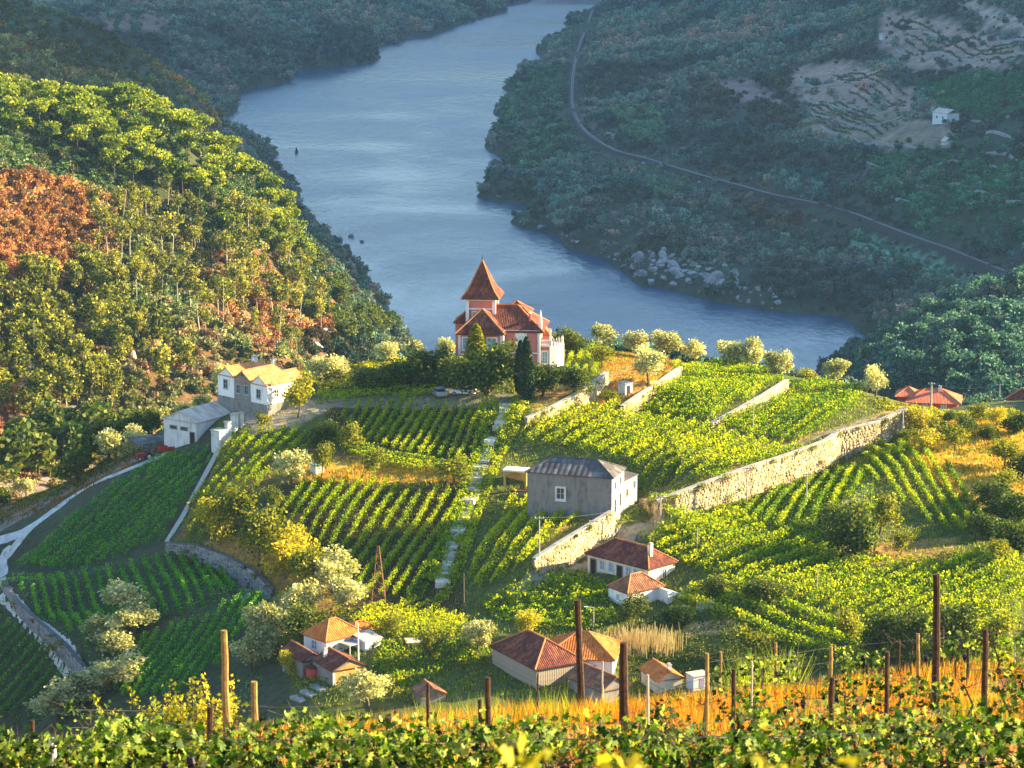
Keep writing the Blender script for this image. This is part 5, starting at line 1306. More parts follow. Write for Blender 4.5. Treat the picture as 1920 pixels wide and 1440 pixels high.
# --- farmhouse with three gables
fh = house(502, 783, 47, 'white farmhouse with three parallel orange gabled roofs on the left')
La, H = 8.2, 5.2; seg = 4.05
base = MB(); base.box(-.06, La+.05, -.06, seg*3+.05, -3, 2.05); base.obj('stone_base', M['greyplaster'], fh)
for k, (mt, rise) in enumerate((('white', 1.35), ('greyplaster', 1.35), ('white', 1.3))):
    w = walls(fh, La, seg-.01, H + (0, .25, .35)[k] - 2.06, mt, sink=0, gable='x', rise=rise, off=(0, seg*k, 2.06))
    roof(fh, La, seg-.2, H + (0, .25, .35)[k], rise, 'tilepale', 'gable', 'x', o=.12, off=(.0, seg*k+.1, 0))
for (u, z) in ((2.1, 3.0), (seg+1.0, 3.2), (seg+3.0, 3.1), (2*seg+2.1, 3.5)):
    window(fh, 'B', u, z, .85, 1.35, (La, seg*3), frame='greypaint')
window(fh, 'B', seg+2.0, 6.0, .4, .45, (La, seg*3), bars=0, frame='greyplaster')
window(fh, 'B', 1.4, .3, 1.0, .9, (La, 12), frame='greyplaster', bars=0); window(fh, 'B', 3.6, -.6, 1.3, 2.1, (La, 12), kind='door', glass='darkwood', frame='greyplaster')
window(fh, 'B', 7.3, -.6, 1.6, 2.5, (La, 12), kind='door', glass='darkwood', frame='greyplaster')
window(fh, 'A', 2.0, 3.2, .8, 1.1, (La, 12)); window(fh, 'A', 5.6, 3.2, .8, 1.1, (La, 12))
chimney(fh, 7.4, seg*1.5+.5, H+1.2, 1.1, .6); chimney(fh, 6.6, seg*2.5+.2, H+1.5, 1.0, .7)
# --- long shed
sh = house(369, 828, 56, 'long grey walled shed with pale sheet roof below the farmhouse', name='shed', cat='shed')
walls(sh, 12.4, 7.0, 3.1, 'dirtywhite', gable='x', rise=1.5); roof(sh, 12.4, 7.0, 3.1, 1.5, 'shedroof', 'gable', 'x', o=.25, caps=None)
window(sh, 'B', 2.6, 1.6, 1.3, .45, (12.4, 7), bars=0, sill=False, frame='greyplaster'); window(sh, 'B', 4.9, 1.6, 1.3, .45, (12.4, 7), bars=0, sill=False, frame='greyplaster'); window(sh, 'B', .9, -.5, .9, 1.9, (12.4, 7), kind='door', glass='darkwood', frame='greyplaster')
# pillars in front of the shed
for px, py, hh, w, lb in ((412,842,3.1,1.9,'large square whitewashed pillar in front of the long shed'), (428,826,3.0,.8,'slim ruined pillar behind the large square one'), (440,806,2.6,.9,'broken white pillar nearest the farmhouse'), (452,800,2.2,.7,'short broken pillar at the farmyard corner')):
    r = house(px, py, 50, lb, name='stone_pillar', cat='pillar'); mb = MB(); mb.box(-w/2, w/2, -w/2, w/2, -1.5, hh); mb.obj('shaft', M['dirtywhite'], r)
    mb = MB(); mb.box(-w/2-.12, w/2+.12, -w/2-.12, w/2+.12, hh+.002, hh+.2); mb.obj('pillar_cap', M['concrete'], r)
# canopy with tractor
cn = house(300, 850, 30, 'low dark sheet canopy beside the shed sheltering a red trailer', name='canopy', cat='canopy')
mb = MB(); mb.poly([(-4.4,-.6,2.1),(4.0,-.6,2.1),(4.0,3.4,2.5),(-4.4,3.4,2.5)], [(0,0),(8,0),(8,4),(0,4)]); mb.poly([(-4.4,-.6,2.0),(-4.4,3.4,2.4),(4.0,3.4,2.4),(4.0,-.6,2.0)]); mb.poly([(-4.4,-.6,2.0),(4,-.6,2.0),(4,-.6,2.1),(-4.4,-.6,2.1)]); mb.obj('roof', M['slate'], cn)
for x in (-4.1, -1.4, 1.3, 3.8):
    for y in (-.4, 3.2):
        mb = MB(); mb.tube([(x, y, -1), (x, y, 2.05 + (.35 if y > 0 else 0))], [.07, .07], 6); mb.obj('post', M['polewood'], cn)
def wheel(parent, x, y, r, w, rim='redpaint'):
    mb = MB(); mb.tube([(x, y-w/2, r), (x, y+w/2, r)], [r, r], 12); t = mb.obj('wheel', M['iron'], parent)
    mb = MB(); mb.tube([(x, y-w/2-.02, r), (x, y+w/2+.02, r)], [r*.5, r*.5], 10); mb.obj('rim', M[rim], t)
tl = house(312, 850, 25, 'red farm trailer parked under the dark canopy', name='farm_trailer', cat='trailer')
mb = MB(); mb.box(-1.3, 1.4, -.7, .7, .55, .68); mb.box(-1.3, 1.4, -.7, -.64, .68, 1.2); mb.box(-1.3, 1.4, .64, .7, .68, 1.2); mb.box(1.34, 1.4, -.64, .64, .68, 1.2); mb.box(-1.3, -1.24, -.64, .64, .68, 1.2); mb.obj('load_bed', M['redpaint'], tl)
mb = MB(); mb.tube([(-1.3, 0, .6), (-2.3, 0, .45)], [.05, .05], 6); mb.obj('drawbar', M['iron'], tl)
for y in (-.8, .8): wheel(tl, .2, y, .42, .2)
tr_ = house(272, 862, 25, 'small red tractor with dark cab standing where the track meets the canopy', name='tractor', cat='tractor')
mb = MB(); mb.box(-1.5, -.2, -.35, .35, .6, 1.15); mb.box(-1.56, -1.5, -.3, .3, .65, 1.1); mb.obj('bonnet', M['redpaint'], tr_)
mb = MB(); mb.box(-.2, .9, -.6, .6, .7, 1.1); mb.obj('body', M['redpaint'], tr_)
mb = MB()
for x in (-.15, .85):
    for y in (-.55, .55): mb.tube([(x, y, 1.1), (x, y, 2.0)], [.04, .04], 5)
mb.box(-.25, .95, -.65, .65, 2.0, 2.1); mb.obj('cab', M['iron'], tr_)
mb = MB(); mb.box(.3, .75, -.25, .25, 1.1, 1.3); mb.box(.65, .75, -.25, .25, 1.3, 1.65); mb.obj('seat', M['iron'], tr_)
for x, r_ in ((-1.15, .38), (.5, .65)):
    for y in (-.62, .62): wheel(tr_, x, y, r_, .3, 'dirtywhite')

# --- the villa
vl = empty('villa', P(860, 706, 476), math.radians(-6)); vl.location.z -= .2
tag(vl, 'salmon pink villa with pointed tower and dark red tiled roofs on the hilltop', 'villa')
HE = 7.9
def vbox(x0, x1, y0, y1, z0, z1, mat='pink', name='wall'):
    mb = MB(); mb.box(x0, x1, y0, y1, z0, z1); return mb.obj(name, M[mat], vl)
vbox(0, 7.3, 0, 11, -2, HE)                        # wing
vbox(7.3, 13.4, 2.2, 11, -2, HE - .004)            # main body
vbox(13.4, 15.0, 3.2, 6.2, -2, 5.0)                # bay
roof(vl, 7.3, 7.0, HE, 3.1, 'tilered', 'hip', 'y', o=.55, caps='tilepale')
roof(vl, 13.6, 8.8, HE, 3.3, 'tilered', 'hip', 'x', o=.55, caps='tilepale', off=(.0, 2.4, .004))
roof(vl, 4.6, 4.6, HE+1.9, 1.7, 'tilered', 'hip', 'x', o=.3, off=(6.6, 6.4, 0), caps='tilepale')
vbox(6.6, 11.2, 6.4, 11.0, HE-.5, HE+1.9)
roof(vl, 3.2, 3.6, HE+.6, 1.3, 'tilered', 'hip', 'x', o=.35, off=(-1.2, 5.4, 0), caps='tilepale')
vbox(-1.2, 0.1, 5.4, 9.0, -2, HE+.6)
# tower
tx0, tx1, ty0, ty1 = .9, 5.4, 5.2, 9.7; TH = 12.6
vbox(tx0, tx1, ty0, ty1, HE-.6, TH)
mb = MB(); mb.box(tx0-.12, tx1+.12, ty0-.12, ty1+.12, TH-1.9, TH-1.65); mb.box(tx0-.2, tx1+.2, ty0-.2, ty1+.2, TH-.35, TH-.01); mb.obj('tower_cornice', M['trim'], vl)
mb = MB()
for x in (tx0, tx1):
    for y in (ty0, ty1): mb.box(x-.28, x+.28, y-.28, y+.28, HE-.5, TH-.36)
mb.obj('tower_pilaster', M['trim'], vl)
cx_, cy_ = (tx0+tx1)/2, (ty0+ty1)/2; prof = [(3.30, TH-.05), (3.0, TH+.42), (2.35, TH+1.15), (1.92, TH+1.95), (.07, TH+6.1)]
mb = MB()
for k in range(4):
    a0 = math.radians(45 + 90*k); a1 = a0 + math.pi/2
    for (r0_, z0_), (r1_, z1_) in zip(prof, prof[1:]):
        q2 = math.sqrt(2)
        p = [(cx_+r0_*q2*math.cos(a0), cy_+r0_*q2*math.sin(a0), z0_), (cx_+r0_*q2*math.cos(a1), cy_+r0_*q2*math.sin(a1), z0_), (cx_+r1_*q2*math.cos(a1), cy_+r1_*q2*math.sin(a1), z1_), (cx_+r1_*q2*math.cos(a0), cy_+r1_*q2*math.sin(a0), z1_)]
        mb.poly(p, plane_uv(p))
mb.poly([(cx_-3.3, cy_-3.3, TH-.05), (cx_-3.3, cy_+3.3, TH-.05), (cx_+3.3, cy_+3.3, TH-.05), (cx_+3.3, cy_-3.3, TH-.05)])
sp = mb.obj('tower_roof', M['tilered'], vl)
mb = MB()
for k in range(4):
    a0 = math.radians(45 + 90*k); q2 = math.sqrt(2)
    mb.tube([(cx_+r*q2*math.cos(a0), cy_+r*q2*math.sin(a0), z+.03) for r, z in prof], [.13]*4 + [.08], 6)
mb.obj('ridge_cap', M['tilepale'], sp)
mb = MB(); mb.tube([(cx_, cy_, TH+6.1), (cx_, cy_, TH+7.4)], [.06, .02], 6); mb.tube([(cx_, cy_, TH+6.35), (cx_, cy_, TH+6.6)], [.12, .12], 8); mb.obj('finial', M['iron'], sp)
for x in (tx0+1.2, tx1-1.2):
    e = window(vl, 'A', x, HE+1.3, .7, 1.1, (0, 0), glass='paleglass'); e.location.y = ty0
# window trims on the wing and facade
DM = (13.4, 11)
for x in (1.5, 5.6):
    window(vl, 'A', x, 4.9, 1.45, 1.9, DM, glass='paleglass', fw=.24); window(vl, 'A', x, 1.2, 1.45, 2.0, DM, glass='paleglass', fw=.24)
e = window(vl, 'A', 10.3, 4.9, 1.0, 2.0, DM, glass='shutter', fw=.30); e.location.y = 2.2
mb = MB()
for z in (4.45, 7.1): mb.box(9.35, 11.25, 2.06, 2.198, z, z+.28)
for z in (4.75, 6.75): mb.box(9.30, 9.6, 2.07, 2.198, z, z+.33); mb.box(11.0, 11.3, 2.07, 2.198, z, z+.33)
mb.box(9.9, 10.7, 2.05, 2.198, 7.38, 7.62); mb.obj('ornate_surround', M['trim'], vl)
e = window(vl, 'A', 10.3, .6, 1.2, 2.3, DM, glass='shutter', fw=.28); e.location.y = 2.2
mb = MB(); mb.box(7.0, 7.55, -.06, 2.0, -1, HE-.02); mb.box(-.06, .35, -.06, .3, -1, HE-.02); mb.box(13.05, 13.48, 2.12, 2.5, -1, HE-.02); mb.obj('corner_pilaster', M['trim'], vl)
mb = MB(); mb.box(.35, 7.0, -.09, 0, HE-.45, HE-.02); mb.box(7.56, 13.04, 2.08, 2.2, HE-.45, HE-.03); mb.box(7.56, 13.04, 2.1, 2.2, 3.9, 4.12); mb.box(.35, 7.0, -.07, 0, 3.9, 4.12); mb.box(13.4, 13.5, 2.5, 11, 3.9, 4.12); mb.box(13.4, 13.5, 2.5, 11, HE-.45, HE-.03); mb.obj('string_course', M['trim'], vl)
mb = MB(); mb.box(13.35, 15.15, 3.05, 6.35, 5.0, 5.28)
for k in range(6): mb.box(13.5+.28*k, 13.62+.28*k, 3.1, 3.22, 5.28, 5.95)
for k in range(10): mb.box(14.98, 15.1, 3.2+.33*k, 3.32+.33*k, 5.28, 5.95)
mb.box(13.4, 15.15, 3.05, 3.25, 5.95, 6.1); mb.box(14.95, 15.15, 3.25, 6.35, 5.95, 6.1); mb.obj('balustrade', M['trim'], vl)
e = window(vl, 'A', 14.2, 2.2, .8, 1.9, DM, glass='paleglass', fw=.2); e.location.y = 3.2
# white porch on the sunny side
mb = MB(); mb.poly([(15.0,3.0,1.4),(16.2,3.6,1.4),(17.2,5.6,1.4),(15.0,6.6,1.4)][::-1]); mb.poly([(15.0,3.0,5.2),(16.2,3.6,5.2),(17.2,5.6,5.2),(15.0,6.6,5.2)])
for a_, b_ in (((15.0,3.0),(16.2,3.6)),((16.2,3.6),(17.2,5.6)),((17.2,5.6),(15.0,6.6)),((15.0,6.6),(15.0,3.0))): mb.poly([(*a_,1.4),(*b_,1.4),(*b_,5.2),(*a_,5.2)])
mb.obj('porch', M['trim'], vl)
mb = MB()
for x, y in ((15.2,3.25),(16.1,3.75),(16.95,5.5),(15.2,6.3)): mb.box(x-.15, x+.15, y-.15, y+.15, -3, 1.4)
mb.obj('porch_column', M['trim'], vl)
mb = MB()
for x, y in ((15.15,3.2),(15.65,3.45),(16.1,3.7),(16.45,4.4),(16.8,5.1),(17.0,5.55)): mb.box(x-.12, x+.12, y-.12, y+.12, 5.2, 6.0); mb.tube([(x, y, 6.0), (x, y, 6.5)], [.14, .02], 6); mb.obj('porch_battlement', M['trim'], vl)
e = window(vl, 'C', 7.5, 4.9, 1.0, 1.9, DM, glass='paleglass', fw=.2); e = window(vl, 'C', 9.6, 1.2, 1.0, 1.9, DM, glass='paleglass', fw=.2)
chimney(vl, 11.6, 4.0, HE+1.0, 1.5, .35, 'pink', 'trim')
mb = MB(); mb.box(13.2, 13.7, 3.0, 3.5, HE-1.5, HE+1.2); mb.tube([(13.45, 3.25, HE+1.2), (13.45, 3.25, HE+2.0), (13.45, 3.25, HE+3.3)], [.26, .22, .04], 8); mb.obj('pinnacle', M['trim'], vl)
mb = MB()
for k in range(26): x = 4.6 + k*.36; mb.tube([(x, 6.8, HE+3.3), (x, 6.8, HE+3.85)], [.035, .015], 4)
mb.tube([(4.4, 6.8, HE+3.5), (13.8, 6.8, HE+3.5)], [.025, .025], 4); mb.obj('ridge_cresting', M['iron'], vl)
roof(vl, 1.2, 2.6, HE-1.0, .6, 'tile', 'hip', 'y', o=.25, off=(13.5, 4.2, 0), caps='tilepale'); vbox(13.4, 14.9, 4.2, 7.3, 5, HE-.6)
# parked white car under the garden trees
def car(px, py, rz, label, paint='white'):
    r = house(px, py, rz, label, name='parked_car', cat='car')
    def prof_body(zs, mat, nm, w):
        mb = MB(); n = len(zs)
        for s in (-1, 1):
            pass
        L_ = [(x, -w, z) for x, z in zs]; R2 = [(x, w, z) for x, z in zs]
        mb.poly(L_); mb.poly(R2[::-1])
        for i in range(n): j = (i+1) % n; mb.poly([L_[j], L_[i], R2[i], R2[j]])
        return mb.obj(nm, M[mat], r)
    prof_body([(-2.1,.35),(2.1,.35),(2.15,.7),(1.9,.95),(1.0,1.0),(-1.9,1.02),(-2.12,.8)], paint, 'body', .84)
    prof_body([(-1.7,1.0),(1.0,.99),(.45,1.42),(-1.3,1.46)], 'glass', 'glasshouse', .72)
    prof_body([(-1.32,1.44),(.46,1.40),(.40,1.48),(-1.25,1.52)], paint, 'roof', .74)
    for x in (-1.3, 1.3):
        for y in (-.78, .78): wheel(r, x, y, .33, .2, 'greypaint')
    for y in (-.6, .6):
        mb = MB(); mb.box(2.1, 2.16, y-.16, y+.16, .62, .76); mb.obj('headlight', M['paleglass'], r)
    return r
car(868, 740, 170, 'white car parked in the shade below the pink villa')
car(822, 742, 110, 'dark blue grey car parked left of the white one', 'greypaint')

# --- tall grey building on the long wall
gb = house(1147, 1006, 72, 'tall pale building with dark grey hipped roof at the end of the long wall')
walls(gb, 6.4, 13.2, 9.0, 'white', sink=4); gb_dims = (6.4, 13.2)
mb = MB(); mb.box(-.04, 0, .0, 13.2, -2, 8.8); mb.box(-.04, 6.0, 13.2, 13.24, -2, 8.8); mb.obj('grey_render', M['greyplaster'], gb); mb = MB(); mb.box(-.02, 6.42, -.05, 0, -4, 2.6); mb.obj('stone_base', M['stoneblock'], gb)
roof(gb, 6.4, 13.2, 9.0, 1.6, 'slate', 'hip', 'y', o=.3, caps='slate')
e = window(gb, 'B', 8.0, 5.2, 1.1, 1.6, gb_dims, frame='dirtywhite', fw=.3); e.location.x = -.042
for u, z, h_ in ((1.7, 7.0, .9), (4.5, 7.2, .9)): window(gb, 'A', u, z, .7, h_, gb_dims, glass='glass', frame='greyplaster', fw=.05)
for u, z in ((1.7, 3.4), (4.5, 3.7)): window(gb, 'A', u, z, .9, 1.9, gb_dims, glass='glass', frame='greyplaster', fw=.05, bars=1)
an = house(1200, 983, 68, 'cream stone annex right of the tall grey roofed building', name='annex', cat='house', dz=-.4)
an.location = (gb.matrix_basis @ Vector((6.45, 1.2, 0))) if False else an.location
walls(an, .6, .6, .1, 'cream')
ax = empty('annex_block')  # placeholder removed below
bpy.data.objects.remove(ax)
for o in list(an.children): bpy.data.objects.remove(o)
an.location = Vector(gb.location) + Vector((math.cos(math.radians(72))*6.43, math.sin(math.radians(72))*6.43, 0)); an.rotation_euler.z = math.radians(62)
walls(an, 4.6, 5.5, 7.0, 'cream', sink=5)
mb = MB(); mb.poly([(-.1,-.2,7.05),(4.8,-.2,7.05),(4.8,5.7,7.8),(-.1,5.7,7.8)], [(0,0),(5,0),(5,6),(0,6)]); mb.poly([(-.1,-.2,6.95),(-.1,5.7,7.7),(4.8,5.7,7.7),(4.8,-.2,6.95)]); mb.poly([(-.1,-.2,6.95),(4.8,-.2,6.95),(4.8,-.2,7.05),(-.1,-.2,7.05)]); mb.poly([(4.8,-.2,6.95),(4.8,5.7,7.7),(4.8,5.7,7.8),(4.8,-.2,7.05)]); mb.obj('roof', M['slate'], an)
for u, z in ((1.2, 4.5), (3.7, 5.2)): window(an, 'A', u, z, .6, 1.0, (4.6, 5), frame='greyplaster', fw=.05)
for u, z in ((1.0, 1.6), (4.1, 2.4)): window(an, 'A', u, z, .6, .6, (4.6, 5), frame='greyplaster', fw=.05, bars=0)
window(an, 'A', 2.7, .3, .9, 2.3, (4.6, 5), kind='door', glass='darkwood', frame='greyplaster')
# low red edged terrace roof and arched shelter left of it
ar = house(960, 915, 345, 'small orange arched shelter left of the tall grey roofed building', name='shelter', cat='shelter')
mb = MB(); mb.box(-1.5, 2.4, 0, 2.4, 2.6, 2.85); mb.obj('roof', M['white'], ar)
mb = MB(); mb.box(-1.4, -1.1, .1, .4, -1, 2.6); mb.box(2.0, 2.3, .1, .4, -1, 2.6); mb.box(-1.4, 2.3, 2.0, 2.3, -1, 2.6)
for k in range(8):
    a0, a1 = math.pi*k/8, math.pi*(k+1)/8; mb.poly([(.45-1.55*math.cos(a0), .15, 1.5+1.0*math.sin(a0)), (.45-1.55*math.cos(a1), .15, 1.5+1.0*math.sin(a1)), (.45-1.55*math.cos(a1), .15, 2.6), (.45-1.55*math.cos(a0), .15, 2.6)])
mb.obj('arch', M['ochre'], ar)
lw = house(975, 930, 345, 'low red topped garden wall under the tall grey roofed building', name='garden_wall', cat='wall')
mb = MB(); mb.box(-1, 8, 0, .4, -1.5, .7); mb.obj('masonry', M['greyplaster'], lw); mb = MB(); mb.box(-1.1, 8.1, -.1, .5, .702, .85); mb.obj('coping', M['tilered'], lw)

# --- long house with dark red roof
lh = house(1216, 1102, 45, 'long low house with dark red hipped roof below the stone wall')
walls(lh, 5.6, 12.0, 2.9, 'cream'); roof(lh, 5.6, 12.0, 2.9, 2.0, 'tilered', 'hip', 'y', o=.35)
for u in (9.0, 7.3, 3.9, 2.4): window(lh, 'B', u, .9, .8, 1.3, (5.6, 12), glass='paleglass', frame='dirtywhite')
for u in (10.8, 5.6): window(lh, 'B', u, -.1, 1.0, 2.2, (5.6, 12), kind='door', glass='darkwood', frame='greyplaster')
window(lh, 'A', 3.3, .9, .7, 1.2, (5.6, 12)); chimney(lh, 2.0, 1.5, 3.9, 1.8, .5, 'cream')
# --- small white house
wh = house(1177, 1143, 36, 'small bright white house with brown hipped roof')
walls(wh, 6.3, 4.4, 2.4, 'white'); roof(wh, 6.3, 4.4, 2.4, 1.7, 'tilebrown', 'hip', 'x', o=.2)
window(wh, 'B', 2.2, .9, .55, .8, (6.3, 4.4), glass='tealroof', frame='white')
ln = house(1252, 1133, 36, 'white lean-to sloping down from the small white house', name='lean_to', cat='shed')
mb = MB(); A_ = [(0,0,-1),(4.4,0,-1),(4.4,0,.35),(0,0,2.0)]; B_ = [(x,2.6,z) for x,_,z in A_]; mb.poly(A_); mb.poly(B_[::-1])
for i in range(4): j=(i+1)%4; mb.poly([A_[j],A_[i],B_[i],B_[j]])
mb.obj('wall', M['white'], ln); mb = MB(); mb.box(1.0, 1.7, -.03, 0, 0, 1.0); mb.obj('opening', M['darkwood'], ln)  # shade of the opening put in as a dark sheet on the wall
tk = house(1322, 1140, 20, 'small white block shed at the end of the lean-to', name='shed', cat='shed'); mb = MB(); mb.box(-1, 1, -.8, .8, -1, .8); mb.obj('wall', M['white'], tk); mb = MB(); mb.box(-1.1, 1.1, -.9, .9, .802, .92); mb.obj('roof', M['dirtywhite'], tk)

# --- orange roofed white house lower left
oh = house(612, 1236, 42, 'white house with bright orange hipped roof at the lower left')
walls(oh, 6.2, 5.0, 2.7, 'white'); roof(oh, 6.2, 5.0, 2.7, 1.8, 'tile', 'hip', 'x', o=.35)
window(oh, 'B', 2.6, .9, 1.1, 1.2, (6.2, 5), glass='paleglass'); window(oh, 'A', 1.2, .2, .8, 1.7, (6.2, 5), kind='door', glass='greypaint')
walls(oh, 4.6, 3.6, 1.9, 'white', name='rear_wing', off=(6.2, 1.6, 0)); roof(oh, 4.6, 3.6, 1.9, .9, 'tile', 'hip', 'x', o=.3, off=(6.2, 1.6, 0))
walls(oh, 2.9, 2.8, 2.6, 'white', name='tower_annex', off=(4.6, -2.9, -.4)); mb = MB(); mb.poly([(4.4,-3.1,2.22),(7.7,-3.1,2.22),(7.7,.1,2.75),(4.4,.1,2.75)], [(0,0),(3,0),(3,3),(0,3)]); mb.poly([(4.4,-3.1,2.205),(4.4,.1,2.7),(7.7,.1,2.7),(7.7,-3.1,2.205)]); mb.obj('annex_roof', M['shedroof'], oh)
mb = MB(); mb.box(5.7, 6.1, -2.95, -2.9, 1.0, 1.5); mb.obj('small_window', M['glass'], oh)
mb = MB(); mb.box(2.2, 4.5, -2.4, -.1, 1.9, 2.0); mb.box(2.25, 2.4, -2.35, -2.2, -1, 1.9); mb.obj('grey_canopy', M['greypaint'], oh)
# --- stone house with dark red roof and ochre gable
og = house(624, 1286, 30, 'stone outbuilding with ochre gable and dark red roof at the lower left')
walls(og, 5.0, 6.0, 2.0, 'greyplaster', gable='y', rise=1.25); roof(og, 5.0, 6.0, 2.0, 1.25, 'tilered', 'gable', 'y', o=.15)
mb = MB(); mb.poly([(.35,-.035,-.6),(4.6,-.035,-.3),(4.6,-.035,1.9),(2.5,-.035,2.9),(.35,-.035,1.85)]); mb.poly([(.35,-.035,-.6),(.35,-.035,1.85),(.35,0,1.85),(.35,0,-.6)]); mb.obj('gable_face', M['ochre'], og)
mb = MB(); mb.box(0,.35,-.05,0,-1,1.95); mb.box(4.62,5.0,-.05,0,-1,1.95); mb.obj('corner_strip', M['cream'], og); chimney(og, 1.2, 4.6, 2.6, 1.0, .45, 'white')
ow = house(583, 1268, 30, 'low outbuilding with dark red roof left of the ochre gable')
walls(ow, 3.0, 6.4, 2.1, 'greyplaster', gable='y', rise=.9, off=(-1.0, .5, 0)); roof(ow, 3.0, 6.4, 2.1, .9, 'tilered', 'gable', 'y', o=.2, off=(-1.0, .5, 0))
tk = house(590, 1268, 0, 'round red water tank between the two dark red roofs', name='water_tank', cat='tank'); mb = MB(); mb.tube([(0,0,-.8),(0,0,1.35)], [1.15,1.15], 16); mb.obj('drum', M['redplaster'], tk); mb = MB(); mb.tube([(0,0,1.352),(0,0,1.6)], [1.22,.5], 16); mb.obj('lid', M['tilered'], tk)
cy = house(600, 1290, 30, 'pale blue grey paved yard in front of the ochre gabled house', name='paved_yard', cat='yard')
k_ = 0
for i in range(3):
    for j in range(2):
        wx_ = cy.location.x + (-2.9+i*1.5)*.866 - (-.6+j*1.7)*.5; wy_ = cy.location.y + (-2.9+i*1.5)*.5 + (-.6+j*1.7)*.866; mb = MB(); mb.box(-.72, .72, -.82, .82, -.5, .08); mb.obj('slab', M['greystone'], cy, loc=(-2.9+i*1.5, -.6+j*1.7, H1(wx_, wy_) - cy.location.z))

# --- wooden sided house
wd = house(1005, 1292, 30, 'house with weathered plank walls and dark red hipped roof at the bottom')
walls(wd, 7.0, 11.6, 2.9, 'darkwood', sink=2.5)
nP = 33
pm = {}
def plank(parent, w, h, loc, rz=0):
    key = (round(w, 3), round(h, 3))
    if key not in pm: mb = MB(); mb.box(-w/2, w/2, -.05, 0, 0, h); pm[key] = mb.mesh('plank', M['bark'] if False else M['weather'])
    return link('plank', pm[key], parent, loc=loc, rot=(0, 0, rz))
M['weather'] = simple('weathered_boards', (.28,.23,.18), (.50,.43,.34), 2.0, bstr=.3)
for k in range(nP):
    plank(wd, 11.6/nP*.86, 2.75 + .1*((k*7)%3)/3, (-.005, (k+.5)*11.6/nP, .05 + .04*((k*5)%4)/4), -math.pi/2)
nQ = 20
for k in range(nQ): plank(wd, 7.0/nQ*.80, 2.7 + .1*((k*7)%3)/3, ((k+.5)*7.0/nQ, -.005, .1 + .04*((k*5)%4)/4))
roof(wd, 7.0, 11.6, 2.95, 2.4, 'tilered', 'hip', 'y', o=.4)
# --- orange hipped house behind it
oh2 = house(1148, 1272, 80, 'white walled house with ribbed orange hipped roof beside the plank house')
walls(oh2, 7.6, 9.0, 2.7, 'white'); roof(oh2, 7.6, 9.0, 2.7, 2.3, 'tile', 'hip', 'y', o=.45)
window(oh2, 'B', 2.4, 1.0, .4, .7, (7.6, 9), bars=0, frame='white'); window(oh2, 'B', 6.8, .6, .8, 1.4, (7.6, 9), frame='white')
lo = house(1128, 1322, 35, 'low brown roofed barn half hidden by the foreground grass', name='barn', cat='barn'); walls(lo, 4.6, 7.2, 1.9, 'greyplaster', gable='y', rise=1.4); roof(lo, 4.6, 7.2, 1.9, 1.4, 'tilebrown', 'gable', 'y', o=.25)
lo = house(1232, 1300, 20, 'low house with orange roof and white chimney behind the grass'); walls(lo, 3.6, 5.4, 1.8, 'cream', gable='y', rise=.9); roof(lo, 3.6, 5.4, 1.8, .9, 'tile', 'gable', 'y', o=.3); chimney(lo, 2.0, .8, 2.4, 1.0, .5, 'white')
lo = house(1300, 1296, 25, 'small pale grey shed behind the foreground fence posts', name='shed', cat='shed'); walls(lo, 2.4, 2.0, 1.9, 'dirtywhite'); mb = MB(); mb.box(-.1, 2.5, -.1, 2.1, 1.902, 2.02); mb.obj('roof', M['shedroof'], lo); mb = MB(); mb.box(.9, 1.6, -.03, 0, .2, 1.6); mb.obj('door', M['violet'], lo)
lo = house(790, 1322, 20, 'low stone hut roof behind the foreground vines', name='hut', cat='hut'); walls(lo, 3.4, 3.6, 1.2, 'greyplaster', gable='y', rise=.8); roof(lo, 3.4, 3.6, 1.2, .8, 'tilebrown', 'gable', 'y', o=.2)
lo = house(765, 1216, 10, 'low flat pale roof among the green vines', name='shed', cat='shed'); walls(lo, 3.6, 2.2, .7, 'greyplaster'); mb = MB(); mb.box(-.2, 3.8, -.2, 2.4, .702, .85); mb.obj('roof', M['shedroof'], lo)
# --- right hand houses
rh = empty('house', P(1796, 771, 600), math.radians(80)); tag(rh, 'red house with bright orange hipped roof on the right ridge', 'house')
walls(rh, 7.0, 10.4, 1.9, 'redplaster'); roof(rh, 7.0, 10.4, 1.9, 1.9, 'tilesalmon', 'hip', 'y', o=.7); chimney(rh, 3.0, 4.0, 3.6, .9, .6, 'white')
mb = MB(); mb.box(-.06, 0, 0, .3, -1, 1.88); mb.box(-.06, 0, 10.1, 10.4, -1, 1.88); mb.obj('corner_strip', M['white'], rh)
for u in (3, 7): window(rh, 'B', u, .4, 1.0, 1.1, (7, 10), glass='paleglass', frame='white')
walls(rh, 5, 4.6, 2.4, 'redplaster', name='side_wing', off=(2.0, 8.4, 0)); roof(rh, 5, 4.6, 2.4, 1.4, 'tilesalmon', 'hip', 'y', o=.4, off=(2.0, 8.4, 0))
vh = empty('house', P(1938, 772, 610), math.radians(70)); tag(vh, 'violet grey house cut by the right edge of the photo', 'house')
walls(vh, 6, 6.0, 2.4, 'violet'); roof(vh, 6, 6.0, 2.4, 1.8, 'tilered', 'hip', 'y', o=.4); window(vh, 'B', 3.8, .6, .8, 1.2, (6, 6), frame='white')
rk = PROTO  # (rocks follow below)
